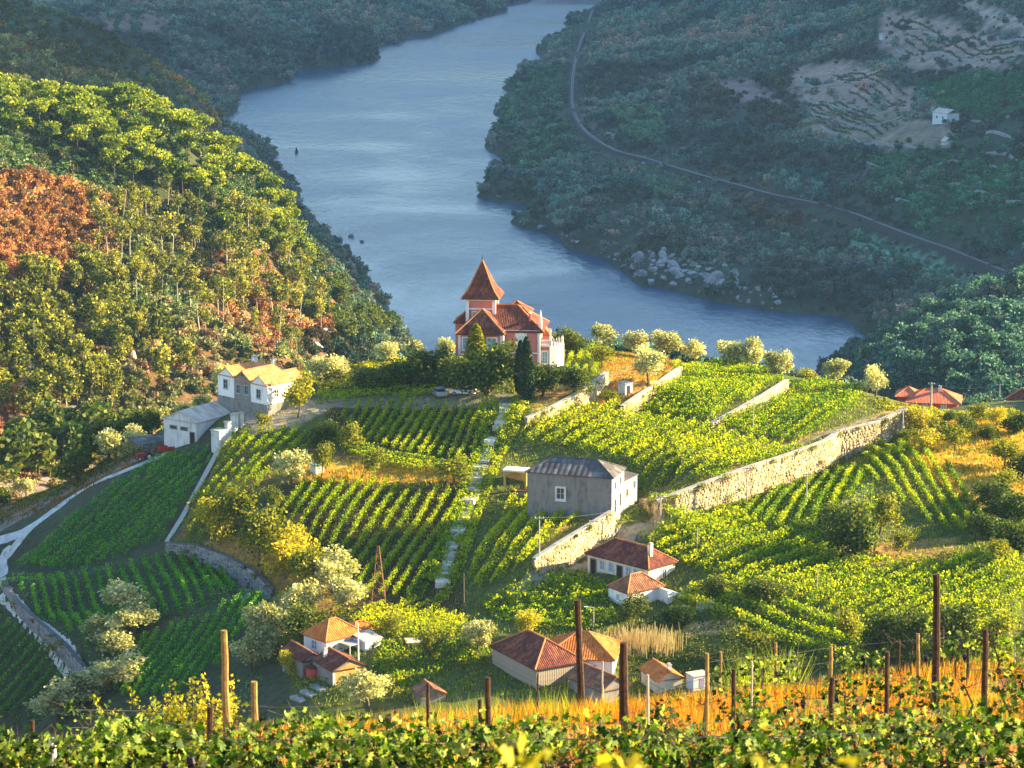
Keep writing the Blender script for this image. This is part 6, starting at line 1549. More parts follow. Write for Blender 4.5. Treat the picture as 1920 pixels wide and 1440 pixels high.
# hut on the terrace, teal roofed hut
ht = house(1172, 742, 40, 'tiny stone hut with dark doorway on the terrace bank', name='hut', cat='hut'); walls(ht, 1.6, 1.8, 1.9, 'dirtywhite'); mb = MB(); mb.box(-.1, 1.7, -.1, 1.9, 1.902, 2.05); mb.obj('roof', M['concrete'], ht); mb = MB(); mb.box(.4, 1.1, -.03, 0, 0, 1.6); mb.obj('door', M['darkwood'], ht)
ht = house(592, 892, 30, 'small white hut with teal metal roof among the fruit trees', name='hut', cat='hut'); walls(ht, 1.5, 2.0, 1.6, 'dirtywhite'); mb = MB(); mb.box(-.15, 1.65, -.15, 2.15, 1.602, 1.72); mb.obj('roof', M['tealroof'], ht)
# far side houses
for px, py, Y, w, d, h, mat, al, lb in ((1776,232,1630,9,12,6,'white',35,'bright white house far up on the right bank'), (1560,412//2+10,1700,6,7,3.5,'white',30,''), (1773,272,1560,4,5,2.5,'dirtywhite',20,'tiny pale shed below the bright white house')):
    if not lb: continue
    x, y, z = hit(px, py, 1300, 2600); r = empty('house', (x, y, z - .5), math.radians(al)); tag(r, lb, 'house')
    walls(r, w, d, h, mat); roof(r, w, d, h, 2.0, 'shedroof', 'gable', 'y', o=.3, caps=None)
    for u in (d*.3, d*.7): window(r, 'B', u, h*.45, 1.2, 1.5, (w, d))
for px, py, lb in ((1655,75,'pale grey block hut on the far upper right slope'), (1145,262,'tiny white marker hut beside the railway')):
    x, y, z = hit(px, py, 1300, 3000); r = empty('hut', (x, y, z), .5); tag(r, lb, 'hut'); walls(r, 3.5, 4.5, 4, 'dirtywhite'); mb = MB(); mb.box(-.3, 3.8, -.3, 4.8, 4.01, 4.3); mb.obj('roof', M['concrete'], r)

# ------------------------------------------------------------------ rocks
RK = []
for v in range(6):
    rg = np.random.default_rng(70+v); import bmesh
    bm = bmesh.new(); bmesh.ops.create_icosphere(bm, subdivisions=2, radius=1)
    ax_ = rg.uniform(.7, 1.2, 3); pl_ = [(Vector(rg.normal(size=3)).normalized(), rg.uniform(.35, .75)) for _ in range(11)]
    for vv in bm.verts:
        for n_, d_ in pl_:
            e_ = vv.co.dot(n_) - d_
            if e_ > 0: vv.co -= n_ * e_
        vv.co = Vector((vv.co.x*ax_[0], vv.co.y*ax_[1], vv.co.z*ax_[2]*.85))
    me = bpy.data.meshes.new('boulder'); bm.to_mesh(me); bm.free(); RK.append(me)
RKM = {}
def boulder(x, y, z, s, mat, label, group):
    k = (random.randrange(6), mat)
    if k not in RKM: me = RK[k[0]].copy(); me.materials.append(M[mat]); RKM[k] = me
    o = link('boulder', RKM[k], loc=(x, y, z), rot=(random.random()*.5, random.random()*.5, random.random()*6.28), scale=(s, s*random.uniform(.7,1.2), s*random.uniform(.6,.95)))
    tag(o, label, 'boulder', group); return o
def boulders(poly, n, sr, label, group, mat='rock', yr=(1250, 1600), sep=3, seed=1, ur=(-.3, .26)):
    BL_ = []
    for x, y, z in scatter(poly, n, yr, sep, seed, ur): s = random.uniform(*sr) * random.uniform(.6, 1); BL_.append(boulder(x, y, z + s*.22, s, mat, label, group))
    if len(BL_) > 4:
        Q_ = np.array([proj1(*o.location) for o in BL_]); bx = (*Q_.min(0), *Q_.max(0)); hs = sorted(o.scale[0] for o in BL_)
        for o in BL_:
            sw = 'small' if o.scale[0] < hs[len(hs)//3] else 'large' if o.scale[0] > hs[2*len(hs)//3] else 'middling'
            o['label'] = cell_label(o, sw + ' ' + label.replace(' in the big rock pile on the far shore', ' of the shore pile'), bx)
boulders([(1150,488),(1230,470),(1340,480),(1390,520),(1350,558),(1300,556),(1240,538),(1160,508)], 90, (1.0, 5.6), 'pale grey boulder in the big rock pile on the far shore', 'boulders of the shore rock pile', seed=501, sep=4.5)
boulders([(1370,530),(1450,528),(1460,570),(1410,582),(1370,565)], 26, (1.0, 4.8), 'grey boulder of the smaller shore group', 'boulders right of the rock pile', seed=502, sep=4)
boulders([(960,400),(1050,435),(1190,490),(1180,515),(1040,462),(940,415)], 26, (1.2, 3.2), 'dark shore rock at the far bank waterline', 'shore rocks', seed=503, sep=5)
boulders([(1340,560),(1560,590),(1560,606),(1340,580)], 16, (1.2, 3.0), 'shore rock near the river end', 'shore rocks on the right', seed=504, sep=5)
boulders([(1150,300),(1500,300),(1650,520),(1250,470)], 30, (1.0, 3.0), 'pale rock in the far bank scrub', 'rocks in the far scrub', seed=505, sep=14, yr=(1350,2000))
boulders([(0,680),(60,660),(140,780),(20,800)], 14, (1.2, 3.4), 'sunlit pinkish rock low on the forest hill', 'sunlit forest rocks', 'warmrock', (600, 900), 5, 506)
boulders([(220,600),(330,600),(330,720),(200,700)], 22, (1.2, 4.0), 'sunlit pale rock between the lower eucalyptus trees', 'rocks between the eucalyptus trees', 'warmrock', (600, 950), 4, 507)
boulders([(500,600),(700,640),(660,690),(500,680)], 22, (1.5, 4.5), 'grey rock at the forest hill foot', 'rocks at the foot of the forest hill', 'rock', (600, 1050), 5, 508)
q_ = PZ(632, 450, 0); 
for dx, dy, s in ((0,0,5), (7,4,3), (-8,2,3.4), (14,-2,1.8)): boulder(q_[0]+dx, q_[1]+dy*3, .4, s, 'rock', 'dark rock islet in the river near the left bank', 'river islet rocks')
x, y, z = hit(1590, 1045); boulder(x, y, z + .3, 1.5, 'warmrock', 'large pale boulder among the lower right vines', None)
by = PZ(556, 286, 0); mb = MB(); mb.tube([(0,0,-.5),(0,0,1.2),(0,0,3.4)], [1.1,1.0,.15], 8); tag(mb.obj('river_buoy', M['iron'], loc=by), 'small dark buoy floating near the left bank', 'buoy')

# ------------------------------------------------------------------ poles and wires
def pole(px, py, hpx, label, r=.11, mat='concrete', arm=True, lean=0, y0=345, y1=620, Y=None):
    x, y, z = P(px, py, Y) if Y else hit(px, py, y0, y1); h = hpx / (FPX / y) / math.cos(PITCH)
    rt = empty('utility_pole', (x, y, z)); tag(rt, label, 'utility pole', 'utility poles')
    mb = MB(); mb.tube([(0,0,-1.2),(0,0,h*.5),(lean*h,0,h)], [r*1.25, r, r*.7], 8); mb.obj('post', M[mat], rt)
    if arm:
        mb = MB(); mb.box(-.7+lean*h, .7+lean*h, -.05, .05, h-.35, h-.22); mb.obj('crossarm', M['concrete'], rt)
        for k in (-.6, .6): mb = MB(); mb.tube([(k+lean*h,0,h-.22),(k+lean*h,0,h-.02)], [.05,.04], 6); mb.obj('insulator', M['trim'], rt)
    return (x + lean*h, y, z + h - .1)
def wire(a, b, sag, label):
    a, b = Vector(a), Vector(b); pts = [a.lerp(b, t/14) + Vector((0,0,-sag*4*(t/14)*(1-t/14))) for t in range(15)]; o0 = a.copy()
    mb = MB(); mb.tube([p-o0 for p in pts], [.022]*15, 4); tag(mb.obj('overhead_wire', M['wire'], loc=o0), label, 'wire', 'overhead wires')
t1 = pole(1011, 1075, 112, 'concrete pole in front of the lower end of the sunlit wall')
t2 = pole(1113, 1032, 60, 'pole standing behind the long dark red roof')
t3 = pole(1238, 998, 72, 'pole at the foot of the long wall near the cream annex')
t4 = pole(1400, 950, 78, 'pole at the foot of the long wall left of its middle')
t5 = pole(1502, 905, 66, 'slim pole against the middle of the long wall', arm=False, r=.08)
t6 = pole(1512, 950, 66, 'pole between the vine rows under the long wall', r=.08)
t7 = pole(1307, 1038, 52, 'short pole among the vines left of centre of the lower vineyard', arm=False, r=.08)
t8 = pole(1532, 1110, 50, 'lone thin pole standing in the lower vineyard', arm=False, r=.08)
t9 = pole(1412, 815, 82, 'pole standing among the upper terrace vines', arm=False, r=.08)
t10 = pole(1692, 826, 66, 'pole at the right end of the long wall')
t11 = pole(1745, 772, 56, 'tall pale pole in front of the red house', r=.22, Y=560)
t12 = pole(1873, 772, 54, 'pole near the right edge beside the violet house', Y=565)
t13 = pole(870, 1145, 74, 'thin pole at the bottom of the stone stairway', arm=False, r=.08, mat='polewood')
t14 = pole(672, 1242, 78, 'white pole beside the orange roofed white house', r=.1, mat='white', arm=False)
t15 = pole(1730, 805, 42, 'short pale pole in the scrub under the red house', arm=False, r=.1)
x, y, z = hit(1113, 1178); lp = empty('street_lamp', (x, y, z)); tag(lp, 'small street lamp between the white house and the bottom houses', 'street lamp')
mb = MB(); mb.tube([(0,0,-.5),(0,0,3.0)], [.08,.06], 6); mb.obj('post', M['concrete'], lp); mb = MB(); mb.tube([(0,0,2.95),(-1.0,0,3.1)], [.04,.03], 5); mb.box(-1.3,-.8,-.1,.1,3.02,3.14); mb.obj('lamp_head', M['white'], lp)
wire(t1, t3, 1.0, 'wire crossing in front of the tall grey roofed building'); wire(t3, t4, .8, 'wire along the lower part of the long wall'); wire(t4, t6, .8, 'wire over the vine rows under the long wall'); wire(t6, t10, 1.2, 'wire rising to the right end of the long wall'); wire(t11, t12, 1.0, 'wire between the two poles near the red house'); wire(t2, t3, .6, 'wire from the dark red roof to the long wall')
# lattice mast
x, y, z = hit(710, 1132); ms = empty('lattice_mast', (x, y, z)); tag(ms, 'rusty lattice mast at the foot of the long staked vines', 'mast'); hM = 8.6
for k, (a, b) in enumerate(((-1.1,-.8),(1.1,-.8),(1.1,.8),(-1.1,.8))):
    mb = MB(); mb.tube([(a,b,-.5),(a*.12,b*.12,hM)], [.06,.05], 5); mb.obj('leg', M['rust_iron'], ms)
mb = MB()
for k in range(7):
    f0 = k/7; f1 = (k+1)/7; s0 = 1-.88*f0; s1 = 1-.88*f1
    cs = [(-1.1,-.8),(1.1,-.8),(1.1,.8),(-1.1,.8)]
    for i in range(4): a, b = cs[i], cs[(i+1)%4]; mb.tube([(a[0]*s0,a[1]*s0,hM*f0),(b[0]*s1,b[1]*s1,hM*f1)], [.03,.03], 4); mb.tube([(a[0]*s1,a[1]*s1,hM*f1),(b[0]*s1,b[1]*s1,hM*f1)], [.03,.03], 4)
mb.obj('lattice', M['rust_iron'], ms)

# ------------------------------------------------------------------ foreground slope
def reeds(px, py, n, h, label):
    x, y, z = hit(px, py); rg = np.random.default_rng(9); V = []; 
    X = rg.normal(size=(n,2))*np.array([2.6,1.2]); hh = h*rg.uniform(.6,1.1,n); w=.045; L_ = rg.normal(size=(n,2))*.12
    V = np.stack([np.stack([X[:,0]-w, X[:,1], np.full(n,-.4)],-1), np.stack([X[:,0]+w, X[:,1], np.full(n,-.4)],-1), np.stack([X[:,0]+w*.6+L_[:,0]*hh, X[:,1]+L_[:,1], hh],-1), np.stack([X[:,0]-w*.6+L_[:,0]*hh, X[:,1]+L_[:,1], hh],-1)],1).reshape(-1,3)
    o = link('reed_bed', np_mesh('reed_bed', V, np.arange(4*n).reshape(n,4), M['reed'], {'tint': ('FLOAT', np.repeat(rg.random(n),4))}), loc=(x,y,z)); tag(o, label, kind='stuff')
reeds(1205, 1218, 420, 3.0, 'patch of tall dry straw coloured reeds')
def leafshape(n_pts=0): pass
# lobed grape leaf: five lobed outline, slightly folded
LEAF = np.array([(0,-.10,0),(.28,-.30,.02),(.52,-.05,-.05),(.36,.12,.02),(.46,.42,-.06),(.18,.36,.03),(0,.62,-.04),(-.18,.36,.03),(-.46,.42,-.06),(-.36,.12,.02),(-.52,-.05,-.05),(-.28,-.30,.02)], float)
def grape_leaves(name, C_, S, T, mat, parent=None, loc=None, rg=None):
    n = len(C_); a = rg.normal(size=(n,3)); a[:,2] = a[:,2]*.6 - .5; a /= np.linalg.norm(a,axis=1)[:,None]
    b = rg.normal(size=(n,3)); b -= a*(a*b).sum(1)[:,None]; b /= np.linalg.norm(b,axis=1)[:,None]; c_ = np.cross(a,b)
    L_ = LEAF[None]*S[:,None,None]; V = C_[:,None] + L_[...,0:1]*b[:,None] + L_[...,1:2]*a[:,None] + L_[...,2:3]*c_[:,None]*2
    cen = C_[:,None] + .03*a[:,None]; V = np.concatenate([cen, V],1).reshape(-1,3)
    fan = np.array([(0, i+1, (i+1)%12+1) for i in range(12)]); Fq = (fan[None] + 13*np.arange(n)[:,None,None]).reshape(-1,3)
    return link(name, np_mesh(name, V, Fq, mat, {'tint': ('FLOAT', np.repeat(T,13))}), parent, loc=loc)
LV = []
def fg_row(pts, label, dens=95, top=1.35, seed=1, thick=.33, gap=.3, posts=True, lsz=.125, single=0):
    """pts: (px, py at the ground, distance)"""
    rg = np.random.default_rng(seed); W = np.array([P(*p)[:2] for p in pts]); cum = np.concatenate([[0], np.cumsum(np.hypot(*np.diff(W,axis=0).T))])
    rt = empty('vine_row', (*W[0], H1(*W[0]))); tag(rt, label, 'vine row', 'vine rows on the foreground slope'); o0 = np.array(rt.location)
    n = int(cum[-1]*dens); t = rg.uniform(0, cum[-1], n); f = fbm(t/.55, np.full(n, seed*2.3), seed, 3); k = f > gap + .12*rg.random(n); t = t[k]; f = f[k]; n = len(t)
    x = np.interp(t, cum, W[:,0]); y = np.interp(t, cum, W[:,1]) + rg.normal(size=n)*thick*.7; x = x + rg.normal(size=n)*.1
    tp = top*(.72 + .55*vnoise(t/.8, np.full(n, 1.7), seed+2)); h = .35 + (tp-.35)*rg.random(n)**.7; g_ = np.interp(t, np.linspace(0, cum[-1], 60), height(np.interp(np.linspace(0,cum[-1],60), cum, W[:,0]), np.interp(np.linspace(0,cum[-1],60), cum, W[:,1])))
    C_ = np.stack([x, y, g_ + h], -1) - o0
    fo = grape_leaves('foliage', C_, lsz*rg.uniform(.6,1.3,n), np.clip(.42 + .32*rg.normal(size=n) + .12*(h/top), 0, 1), M['vine_near'], rt, rg=rg); fo['kind'] = 'stuff'
    if single:
        if not LV:
            for q in range(8): LV.append(grape_leaves('leaf', np.zeros((1,3)), np.array([1.0]), np.array([.15+.1*q]), M['vine_near'], rg=rg)); COL.objects.unlink(LV[-1])
        for q in range(single):
            j = rg.integers(n); link('leaf', LV[rg.integers(8)].data, rt, loc=C_[j] + np.array([rg.normal()*.05, -abs(rg.normal())*.3, rg.normal()*.08]), rot=(rg.normal()*.5, rg.normal()*.5, rg.normal()*.8), scale=(lsz*rg.uniform(.9,1.4),)*3)
    mb = MB(); nv = int(cum[-1]/1.1)
    for k in range(nv):
        s = (k+.5)*cum[-1]/nv + rg.normal()*.1; X_ = np.interp(s,cum,W[:,0])-o0[0]; Y2 = np.interp(s,cum,W[:,1])-o0[1]; Z_ = np.interp(s, np.linspace(0,cum[-1],len(pts)), [H1(*w) for w in W])
        Z_ = H1(X_+o0[0], Y2+o0[1]) - o0[2]
        mb.tube([(X_,Y2,Z_-.1),(X_+rg.normal()*.08,Y2,Z_+.4),(X_+rg.normal()*.12,Y2+rg.normal()*.05,Z_+.85)], [.035,.028,.02], 5)
        for q in range(3): mb.tube([(X_,Y2,Z_+.8),(X_+rg.normal()*.4,Y2+rg.normal()*.1,Z_+1.15),(X_+rg.normal()*.6,Y2+rg.normal()*.2,Z_+1.45)], [.012,.009,.004], 4)
    tag(mb.obj('vine_trunks', M['bark'], rt), kind='stuff')
    for hh in (.8, 1.2):
        mb = MB(); S_ = np.linspace(0, cum[-1], 40); mb.tube([(np.interp(s,cum,W[:,0])-o0[0], np.interp(s,cum,W[:,1])-o0[1], H1(np.interp(s,cum,W[:,0]), np.interp(s,cum,W[:,1]))+hh-o0[2]) for s in S_], [.006]*40, 4); mb.obj('trellis_wire', M['wire'], rt)
    # grape bunches
    nb = int(cum[-1]*.8); bm_ = MB()
    for k in range(nb):
        s = rg.uniform(0,cum[-1]); X_ = np.interp(s,cum,W[:,0])-o0[0]; Y2 = np.interp(s,cum,W[:,1])-o0[1]-.2; Z_ = H1(X_+o0[0],Y2+o0[1])-o0[2]+rg.uniform(.6,1.0)
        bm_.tube([(X_,Y2,Z_),(X_,Y2,Z_-.08),(X_,Y2,Z_-.2)], [.04,.07,.02], 7)
    tag(bm_.obj('grape_bunches', M['grape'], rt), kind='stuff')
    return rt
fg_row([(-420,1500,38),(300,1510,38),(700,1512,38.5),(1000,1510,39),(1400,1500,39),(2400,1470,40)], 'nearest dense vine row along the bottom edge of the photo', 230, 1.35, 11, thick=.5, gap=.22, single=290)
fg_row([(-420,1490,43),(400,1480,43),(800,1478,44),(1200,1470,44),(2400,1440,45)], 'second foreground vine row, just behind the nearest one', 200, 1.35, 12, thick=.45, gap=.30, single=290)
fg_row([(140,1440,50),(420,1440,51),(700,1440,52),(1000,1432,52),(1250,1425,53)], 'third foreground vine row on the left with orange gaps', 160, 1.3, 13, gap=.40)
fg_row([(1230,1425,52),(1500,1415,53),(2350,1395,54)], 'third foreground vine row on the right', 190, 1.4, 14, thick=.45, gap=.28)
fg_row([(1180,1385,62),(1500,1372,63),(2300,1355,64)], 'fourth foreground vine row, right half only', 150, 1.25, 15, gap=.36)
fg_row([(1330,1350,72),(1600,1330,74),(2250,1308,76)], 'farthest foreground vine row by the orange grass', 140, 1.1, 16, gap=.40)
fg_row([(130,1395,60),(300,1395,61),(620,1388,62)], 'short far vine row at the lower left', 60, 1.2, 17, gap=.45)
# dry grass of the slope
def fgrass(name, x0, x1, y0_, y1_, n_m2, hgt, mat, seed, w=.012, thr=.35, tilt=.22):
    grass(name, None, n_m2, mat, hgt, seed, xy=[(x0,y0_),(x1,y0_),(x1,y1_),(x0,y1_)], thr=thr, w=w)
fgrass('dry_grass', -12, 14, 36, 60, 40, .35, M['drygrass'], 61, thr=.42)
grass('dry_grass', None, 60, M['drygrass'], .5, 62, xy=[(-3,62),(4,58),(24,58),(26,90),(8,92),(-3,88)], w=.016, thr=.42)
grass('dry_grass', None, 34, M['drygrass'], .42, 63, xy=[(-14,60),(-3,60),(-3,86),(-16,84)], w=.016, thr=.45)
grass('green_broom', None, 60, M['greengrass'], 1.3, 64, xy=[(-2.6,80),(1.6,80),(1.6,86),(-2.6,86)], w=.02, thr=.25)
grass('green_broom', None, 60, M['greengrass'], 1.5, 65, xy=[(6.2,76),(8.0,76),(8.0,80),(6.2,80)], w=.02, thr=.15)
grass('green_weeds', None, 30, M['greengrass'], .6, 66, xy=[(-14,58),(20,56),(20,90),(-16,88)], w=.02, thr=.58)
# posts
def fpost(px, ytop, ybot, Y, r, label, mat='postwood', lean=0.0, grp='wooden posts on the foreground slope', wirep=True):
    xt, yt, zt = P(px + lean, ytop, Y); xb, yb, zb = P(px, ybot, Y); zg = H1(xb, yb) - .3
    rg = np.random.default_rng(int(px)); o0 = Vector((xb, yb, zg)); n = 6; pts = []; rad = []
    for k in range(n+1):
        f = k/n; pts.append(((xt-xb)*f + rg.normal()*.006, rg.normal()*.006, (zt-zg)*f)); rad.append(r*(1.05-.2*f)*(1+.06*rg.normal()))
    mb = MB(); mb.tube(pts, rad, 8)
    o = mb.obj('wooden_post', M[mat], loc=o0); tag(o, label, 'post', grp)
for a in ((1092,1125,1330,72,.11,'tall dark leaning post in front of the orange roofed house','postwood',-9),
          (1172,1205,1340,62,.12,'thick brown post with bark right of the leaning one','postwood',-3),
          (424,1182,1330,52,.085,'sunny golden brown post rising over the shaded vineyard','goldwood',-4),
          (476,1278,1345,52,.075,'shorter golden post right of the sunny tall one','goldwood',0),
          (915,1270,1350,60,.08,'dark post in front of the plank walled house','postwood',0),
          (1756,1077,1300,66,.11,'tallest thick dark post at the right of the photo','postwood',0),
          (1848,1180,1340,60,.08,'dark post close to the right edge of the grass','postwood',0),
          (1722,1188,1290,68,.055,'grey weathered post left of the tallest dark one','goldwood',0),
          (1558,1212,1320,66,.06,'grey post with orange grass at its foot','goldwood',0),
          (1664,1222,1325,60,.06,'brown post between the tallest post and the middle ones','postwood',0),
          (1686,1200,1280,76,.045,'thin grey post behind the brown one','postwood',0),
          (1768,1175,1240,78,.05,'thin dark post right behind the tallest one','postwood',0),
          (1815,1215,1290,72,.05,'short brown post in the orange grass at the right','postwood',0),
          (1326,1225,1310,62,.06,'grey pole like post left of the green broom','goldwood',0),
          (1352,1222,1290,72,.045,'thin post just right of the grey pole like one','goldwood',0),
          (1376,1255,1350,58,.06,'dark brown post before the wide green bush','postwood',0),
          (1410,1240,1335,62,.03,'thin pale steel stake among the right hand vines','concrete',0),
          (1560,1270,1360,56,.075,'stout dark post in front of the grey one','postwood',0),
          (1455,1205,1290,74,.05,'greenish grey post inside the green broom','goldwood',0),
          (1215,1265,1400,50,.03,'thin pale stake right of the thick brown post','concrete',0),
          (1164,1270,1320,66,.05,'short dark post left of the thick brown post','postwood',0),
          (1130,1240,1310,76,.03,'thin grey rod before the brown barn roof','concrete',0),
          (1008,1262,1320,74,.03,'thin dark stake before the plank house corner','postwood',0),
          (802,1280,1316,66,.05,'short post by the low stone hut','postwood',0),
          (900,1312,1345,56,.05,'short brown post left of centre in the orange grass','postwood',0),
          (1016,1345,1400,48,.07,'dark post standing in the middle foreground vines','postwood',0),
          (728,1345,1395,50,.065,'brown post in the orange gap left of centre','postwood',0),
          (744,1360,1395,49,.055,'pale short post beside the brown one in the orange gap','goldwood',0),
          (98,1385,1460,42,.075,'white sided post among the vines at the far left','dirtywhite',0),
          (148,1400,1460,42,.045,'thin brown post right of the white sided one','postwood',0),
          (60,1350,1400,48,.05,'thin post in the yellow grass at the far left','postwood',0),
          (394,1325,1385,50,.08,'dark post in front of the yellow bush','postwood',0),
          (1228,1375,1440,44,.07,'dark post at the bottom right of centre','postwood',0),
          (1386,1340,1365,54,.07,'dark squat post among the right vines','postwood',0),
          (1626,1185+60,1300,72,.05,'brown post at the left of the dark young trees','postwood',0),
          (1903,1205,1262,76,.03,'pale thin stake at the right edge','concrete',0)):
    px, yt, yb, Y, r, lb, mt, ln_ = a; fpost(px, yt, yb, Y, r * .86, lb, mt, ln_)
# yellow bush at the lower left and blurred shoots right in front of the lens
def shoots(px, py, Y, hgt, wide, n, label, leaf=.09, name='bush', mat='yellow', cat='bush'):
    x, y, z = P(px, py, Y); z = H1(x, y); rg = np.random.default_rng(int(px)); r = empty(name, (x, y, z)); tag(r, label, cat); mb = MB(); C_ = []
    for k in range(n):
        bx, by_ = rg.normal(size=2)*wide*.35; ex, ey = bx + rg.normal()*wide*.45, by_ + rg.normal()*.4; h = hgt*rg.uniform(.55, 1.0); mid = ((bx+ex)/2, (by_+ey)/2, h*.55)
        mb.tube([(bx*.5,by_*.5,-.2), mid, (ex,ey,h)], [.02,.013,.004], 5)
        for t in rg.uniform(.2, 1.0, 70): C_.append(((bx*.5+(ex-bx*.5)*t)+rg.normal()*.07, by_*.5+(ey-by_*.5)*t+rg.normal()*.07, h*t+rg.normal()*.06))
    mb.obj('stems', M['bark'], r); C_ = np.array(C_); me = leaf_mesh('foliage', C_, leaf*rg.uniform(.7,1.4,len(C_)), np.clip(.5+.25*rg.normal(size=len(C_)),0,1), M[mat], rg=rg); link('foliage', me, r)
shoots(345, 1420, 58, 1.75, 1.5, 34, 'bright yellow leafy bush at the lower left foreground', mat='fruit', leaf=.08)
shoots(395, 1420, 57, 1.9, .9, 16, 'smaller yellow bush around the dark post at the lower left')
shoots(60, 1440, 50, 1.0, 1.4, 20, 'yellow green tuft at the far lower left')
for k, (px, yt, Y, lb) in enumerate(((960, 1392, 9.0, 'blurred yellow green vine shoot at the bottom centre'), (1170, 1424, 9.5, 'blurred vine shoot at the bottom right of centre'), (1590, 1418, 9.0, 'blurred vine shoot tip at the bottom right'), (1460, 1426, 8.6, 'blurred small shoot tip between the bottom shoots'))):
    xt, yt_, zt = P(px, yt, Y); zg = H1(xt, yt_); rg = np.random.default_rng(k+3); r = empty('vine_shoot', (xt, yt_, zg)); tag(r, lb, 'vine shoot', 'vine shoots close to the lens'); h = zt - zg
    mb = MB(); mb.tube([(0,0,-.1),(.03,0,h*.5),(0,0,h)], [.02,.012,.003], 6); mb.obj('stem', M['bark'], r)
    C_ = np.array([(rg.normal()*.045, rg.normal()*.05, h*t) for t in np.concatenate([rg.uniform(.1,1,60), rg.uniform(.93,1.0,10)])]); grape_leaves('leaves', C_, .075*rg.uniform(.6,1.2,len(C_)), np.clip(.8+.15*rg.normal(size=len(C_)),0,1), M['fruit'], r, rg=rg)
print('OBJECTS', len(scene.objects), 'TRIS', sum(len(m.polygons)*2 for m in bpy.data.meshes if m.users))
# ------------------------------------------------------------------ terraces and small vineyards on the far slope
def far_line(name, pts, mat, h, w, lift=0, y0=1250, y1=3200, label=None, cat='terrace wall', grp='terrace walls of the far slope'):
    W = np.array([hit(a, b, y0, y1, 2.0)[:2] for a, b in pts]); X = smooth_line(W, 6); z = height(X[:,0], X[:,1]); tn_ = np.gradient(X, axis=0); tn_ /= np.linalg.norm(tn_, axis=1)[:,None]; nr_ = np.stack([-tn_[:,1], tn_[:,0]], -1)
    mb = MB(); o0 = (X[0,0], X[0,1], z[0])
    for i in range(len(X)-1):
        f = []
        for j in (i, i+1):
            for s_ in (-w/2, w/2):
                for zz in (-1.5, h): f.append((X[j,0]+nr_[j,0]*s_-o0[0], X[j,1]+nr_[j,1]*s_-o0[1], z[j]+zz+lift-o0[2]))
        a0,a1,b0,b1,c0_,c1,d0,d1 = f
        mb.poly([a0,c0_,c1,a1]); mb.poly([b1,d1,d0,b0]); mb.poly([a1,c1,d1,b1])
    o = mb.obj(name, M[mat], loc=o0); tag(o, label, cat, grp)
TW_ = [([(1505,185),(1560,200),(1620,205),(1680,195)], 'pinkish bare patch, top'), ([(1520,215),(1580,232),(1640,235),(1690,222)], 'pinkish bare patch, middle'), ([(1540,240),(1600,262),(1680,275),(1760,278)], 'pinkish bare patch, bottom'),
       ([(1500,150),(1560,160),(1640,158)], 'left bare patch, upper'), ([(1700,60),(1780,75),(1880,80),(1950,72)], 'top right bare slope, upper'), ([(1680,95),(1780,108),(1860,112),(1950,105)], 'top right bare slope, lower'),
       ([(1720,190),(1760,210),(1800,222),(1920,210)], 'dark green field below the bare slope'), ([(1600,300),(1700,320),(1800,305),(1900,318)], 'small vine terraces, top'), ([(1640,345),(1740,352),(1850,345),(1940,352)], 'small vine terraces, second'), ([(1680,375),(1780,385),(1880,378),(1940,384)], 'small vine terraces, third'),
       ([(1850,250),(1900,262),(1960,255)], 'right edge terraces, upper'), ([(1850,290),(1900,300),(1960,292)], 'right edge terraces, lower')]
for pts, nm in TW_: far_line('terrace_wall', pts, 'rock', 1.3, 1.2, label=f'pale dry stone terrace line on the far slope: {nm}')
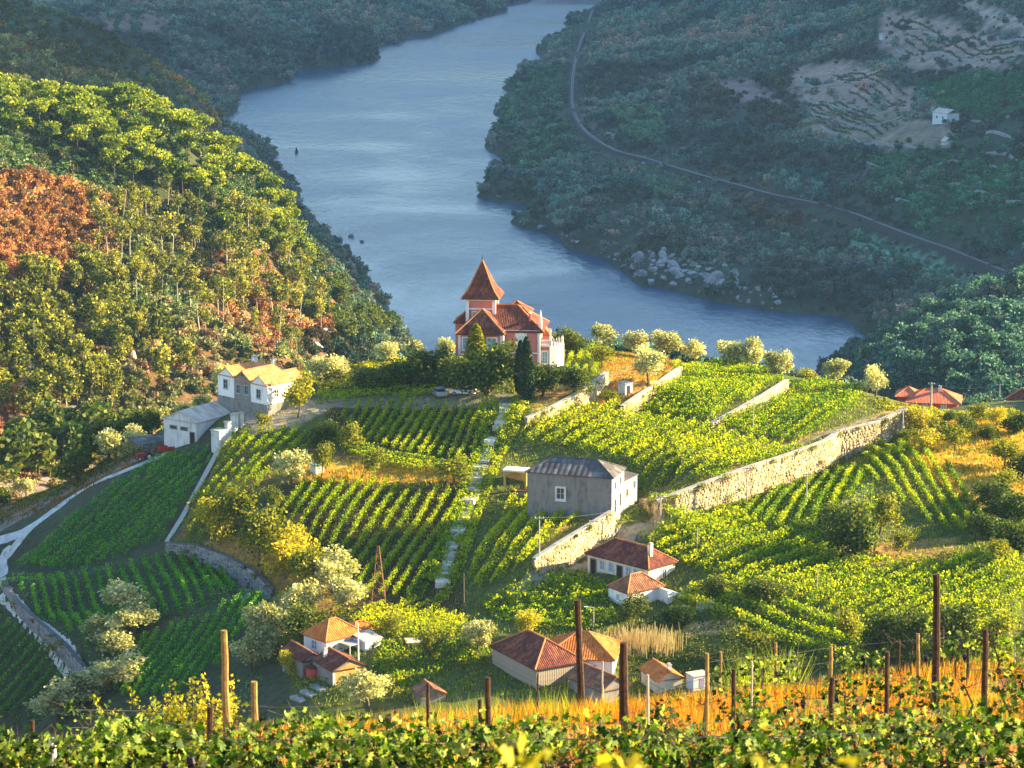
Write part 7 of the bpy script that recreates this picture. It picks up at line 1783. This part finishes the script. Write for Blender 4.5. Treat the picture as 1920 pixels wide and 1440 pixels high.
# little rows of vines on the far terraces
def far_rows(poly, dirp, sp, seed, hue, sz=1.0, step=1.5):
    W = [q[:2] for q in (hit(a, b, 1250, 3000, 2.0) for a, b in poly)]; a = hit(*dirp[0], 1250, 3000, 2.0); b = hit(*dirp[1], 1250, 3000, 2.0)
    d = np.array([b[0]-a[0], b[1]-a[1]]); d /= np.linalg.norm(d); nr_ = np.array([-d[1], d[0]]); c0 = np.mean(W, 0); pr_ = [(np.array(w)-c0)@nr_ for w in W]; rg = np.random.default_rng(seed); out = []
    for s in np.arange(min(pr_), max(pr_), sp):
        for t0, t1 in polyclip_line(W, c0+nr_*s, d):
            t = np.arange(t0, t1, step); q = c0+nr_*s+d*t[:,None]+rg.normal(size=(len(t),2))*.25; out.append(q)
    q = np.concatenate(out); z = height(q[:,0], q[:,1]); n = len(q)
    gn_scatter('far_vineyard', np.stack([q[:,0], q[:,1], z-.2], -1), sz*rg.uniform(.7,1.3,n), np.tile(np.array(hue), (n,1))*rg.uniform(.6,1.3,(n,1)), PC)
far_rows([(1715,160),(1770,145),(1950,140),(1950,215),(1790,215)], ((1730,165),(1900,160)), 4.0, 1, (.7,1.9,1.2), 1.5, 1.2)
far_rows([(1500,190),(1620,205),(1680,240),(1640,262),(1550,250)], ((1510,200),(1640,235)), 5, 2, (1.6,1.8,1.0), .9, 2.2)
far_rows([(1560,130),(1700,150),(1700,200),(1600,190)], ((1570,140),(1690,160)), 6, 3, (1.8,1.6,1.0), .9, 2.6)
far_rows([(1690,40),(1900,80),(1900,125),(1700,110)], ((1700,60),(1880,90)), 7, 4, (1.8,1.7,1.1), 1.0, 3)
far_rows([(1600,290),(1950,290),(1950,410),(1700,400)], ((1640,345),(1900,345)), 5, 5, (.8,2.4,1.6), 1.5, 1.6)
far_rows([(0,0),(250,10),(280,50),(60,60),(0,50)], ((20,20),(220,26)), 12, 6, (1.0,1.5,1.2), 2.0, 3)
far_rows([(1150,200),(1230,205),(1240,262),(1160,262)], ((1155,230),(1235,235)), 4, 7, (1.8,3.0,2.0), 1.1, 1.5)

# any label still shared: say which one, from the left
_by = {}
for o in scene.objects:
    if 'category' in o and 'label' in o and not o.parent: _by.setdefault(o['label'], []).append(o)
for lb, os_ in _by.items():
    if 1 < len(os_) <= 20:
        os_.sort(key=lambda o: proj1(*o.location)[0])
        for k, o in enumerate(os_): o['label'] = f"{lb}, {nth(k)} from left"
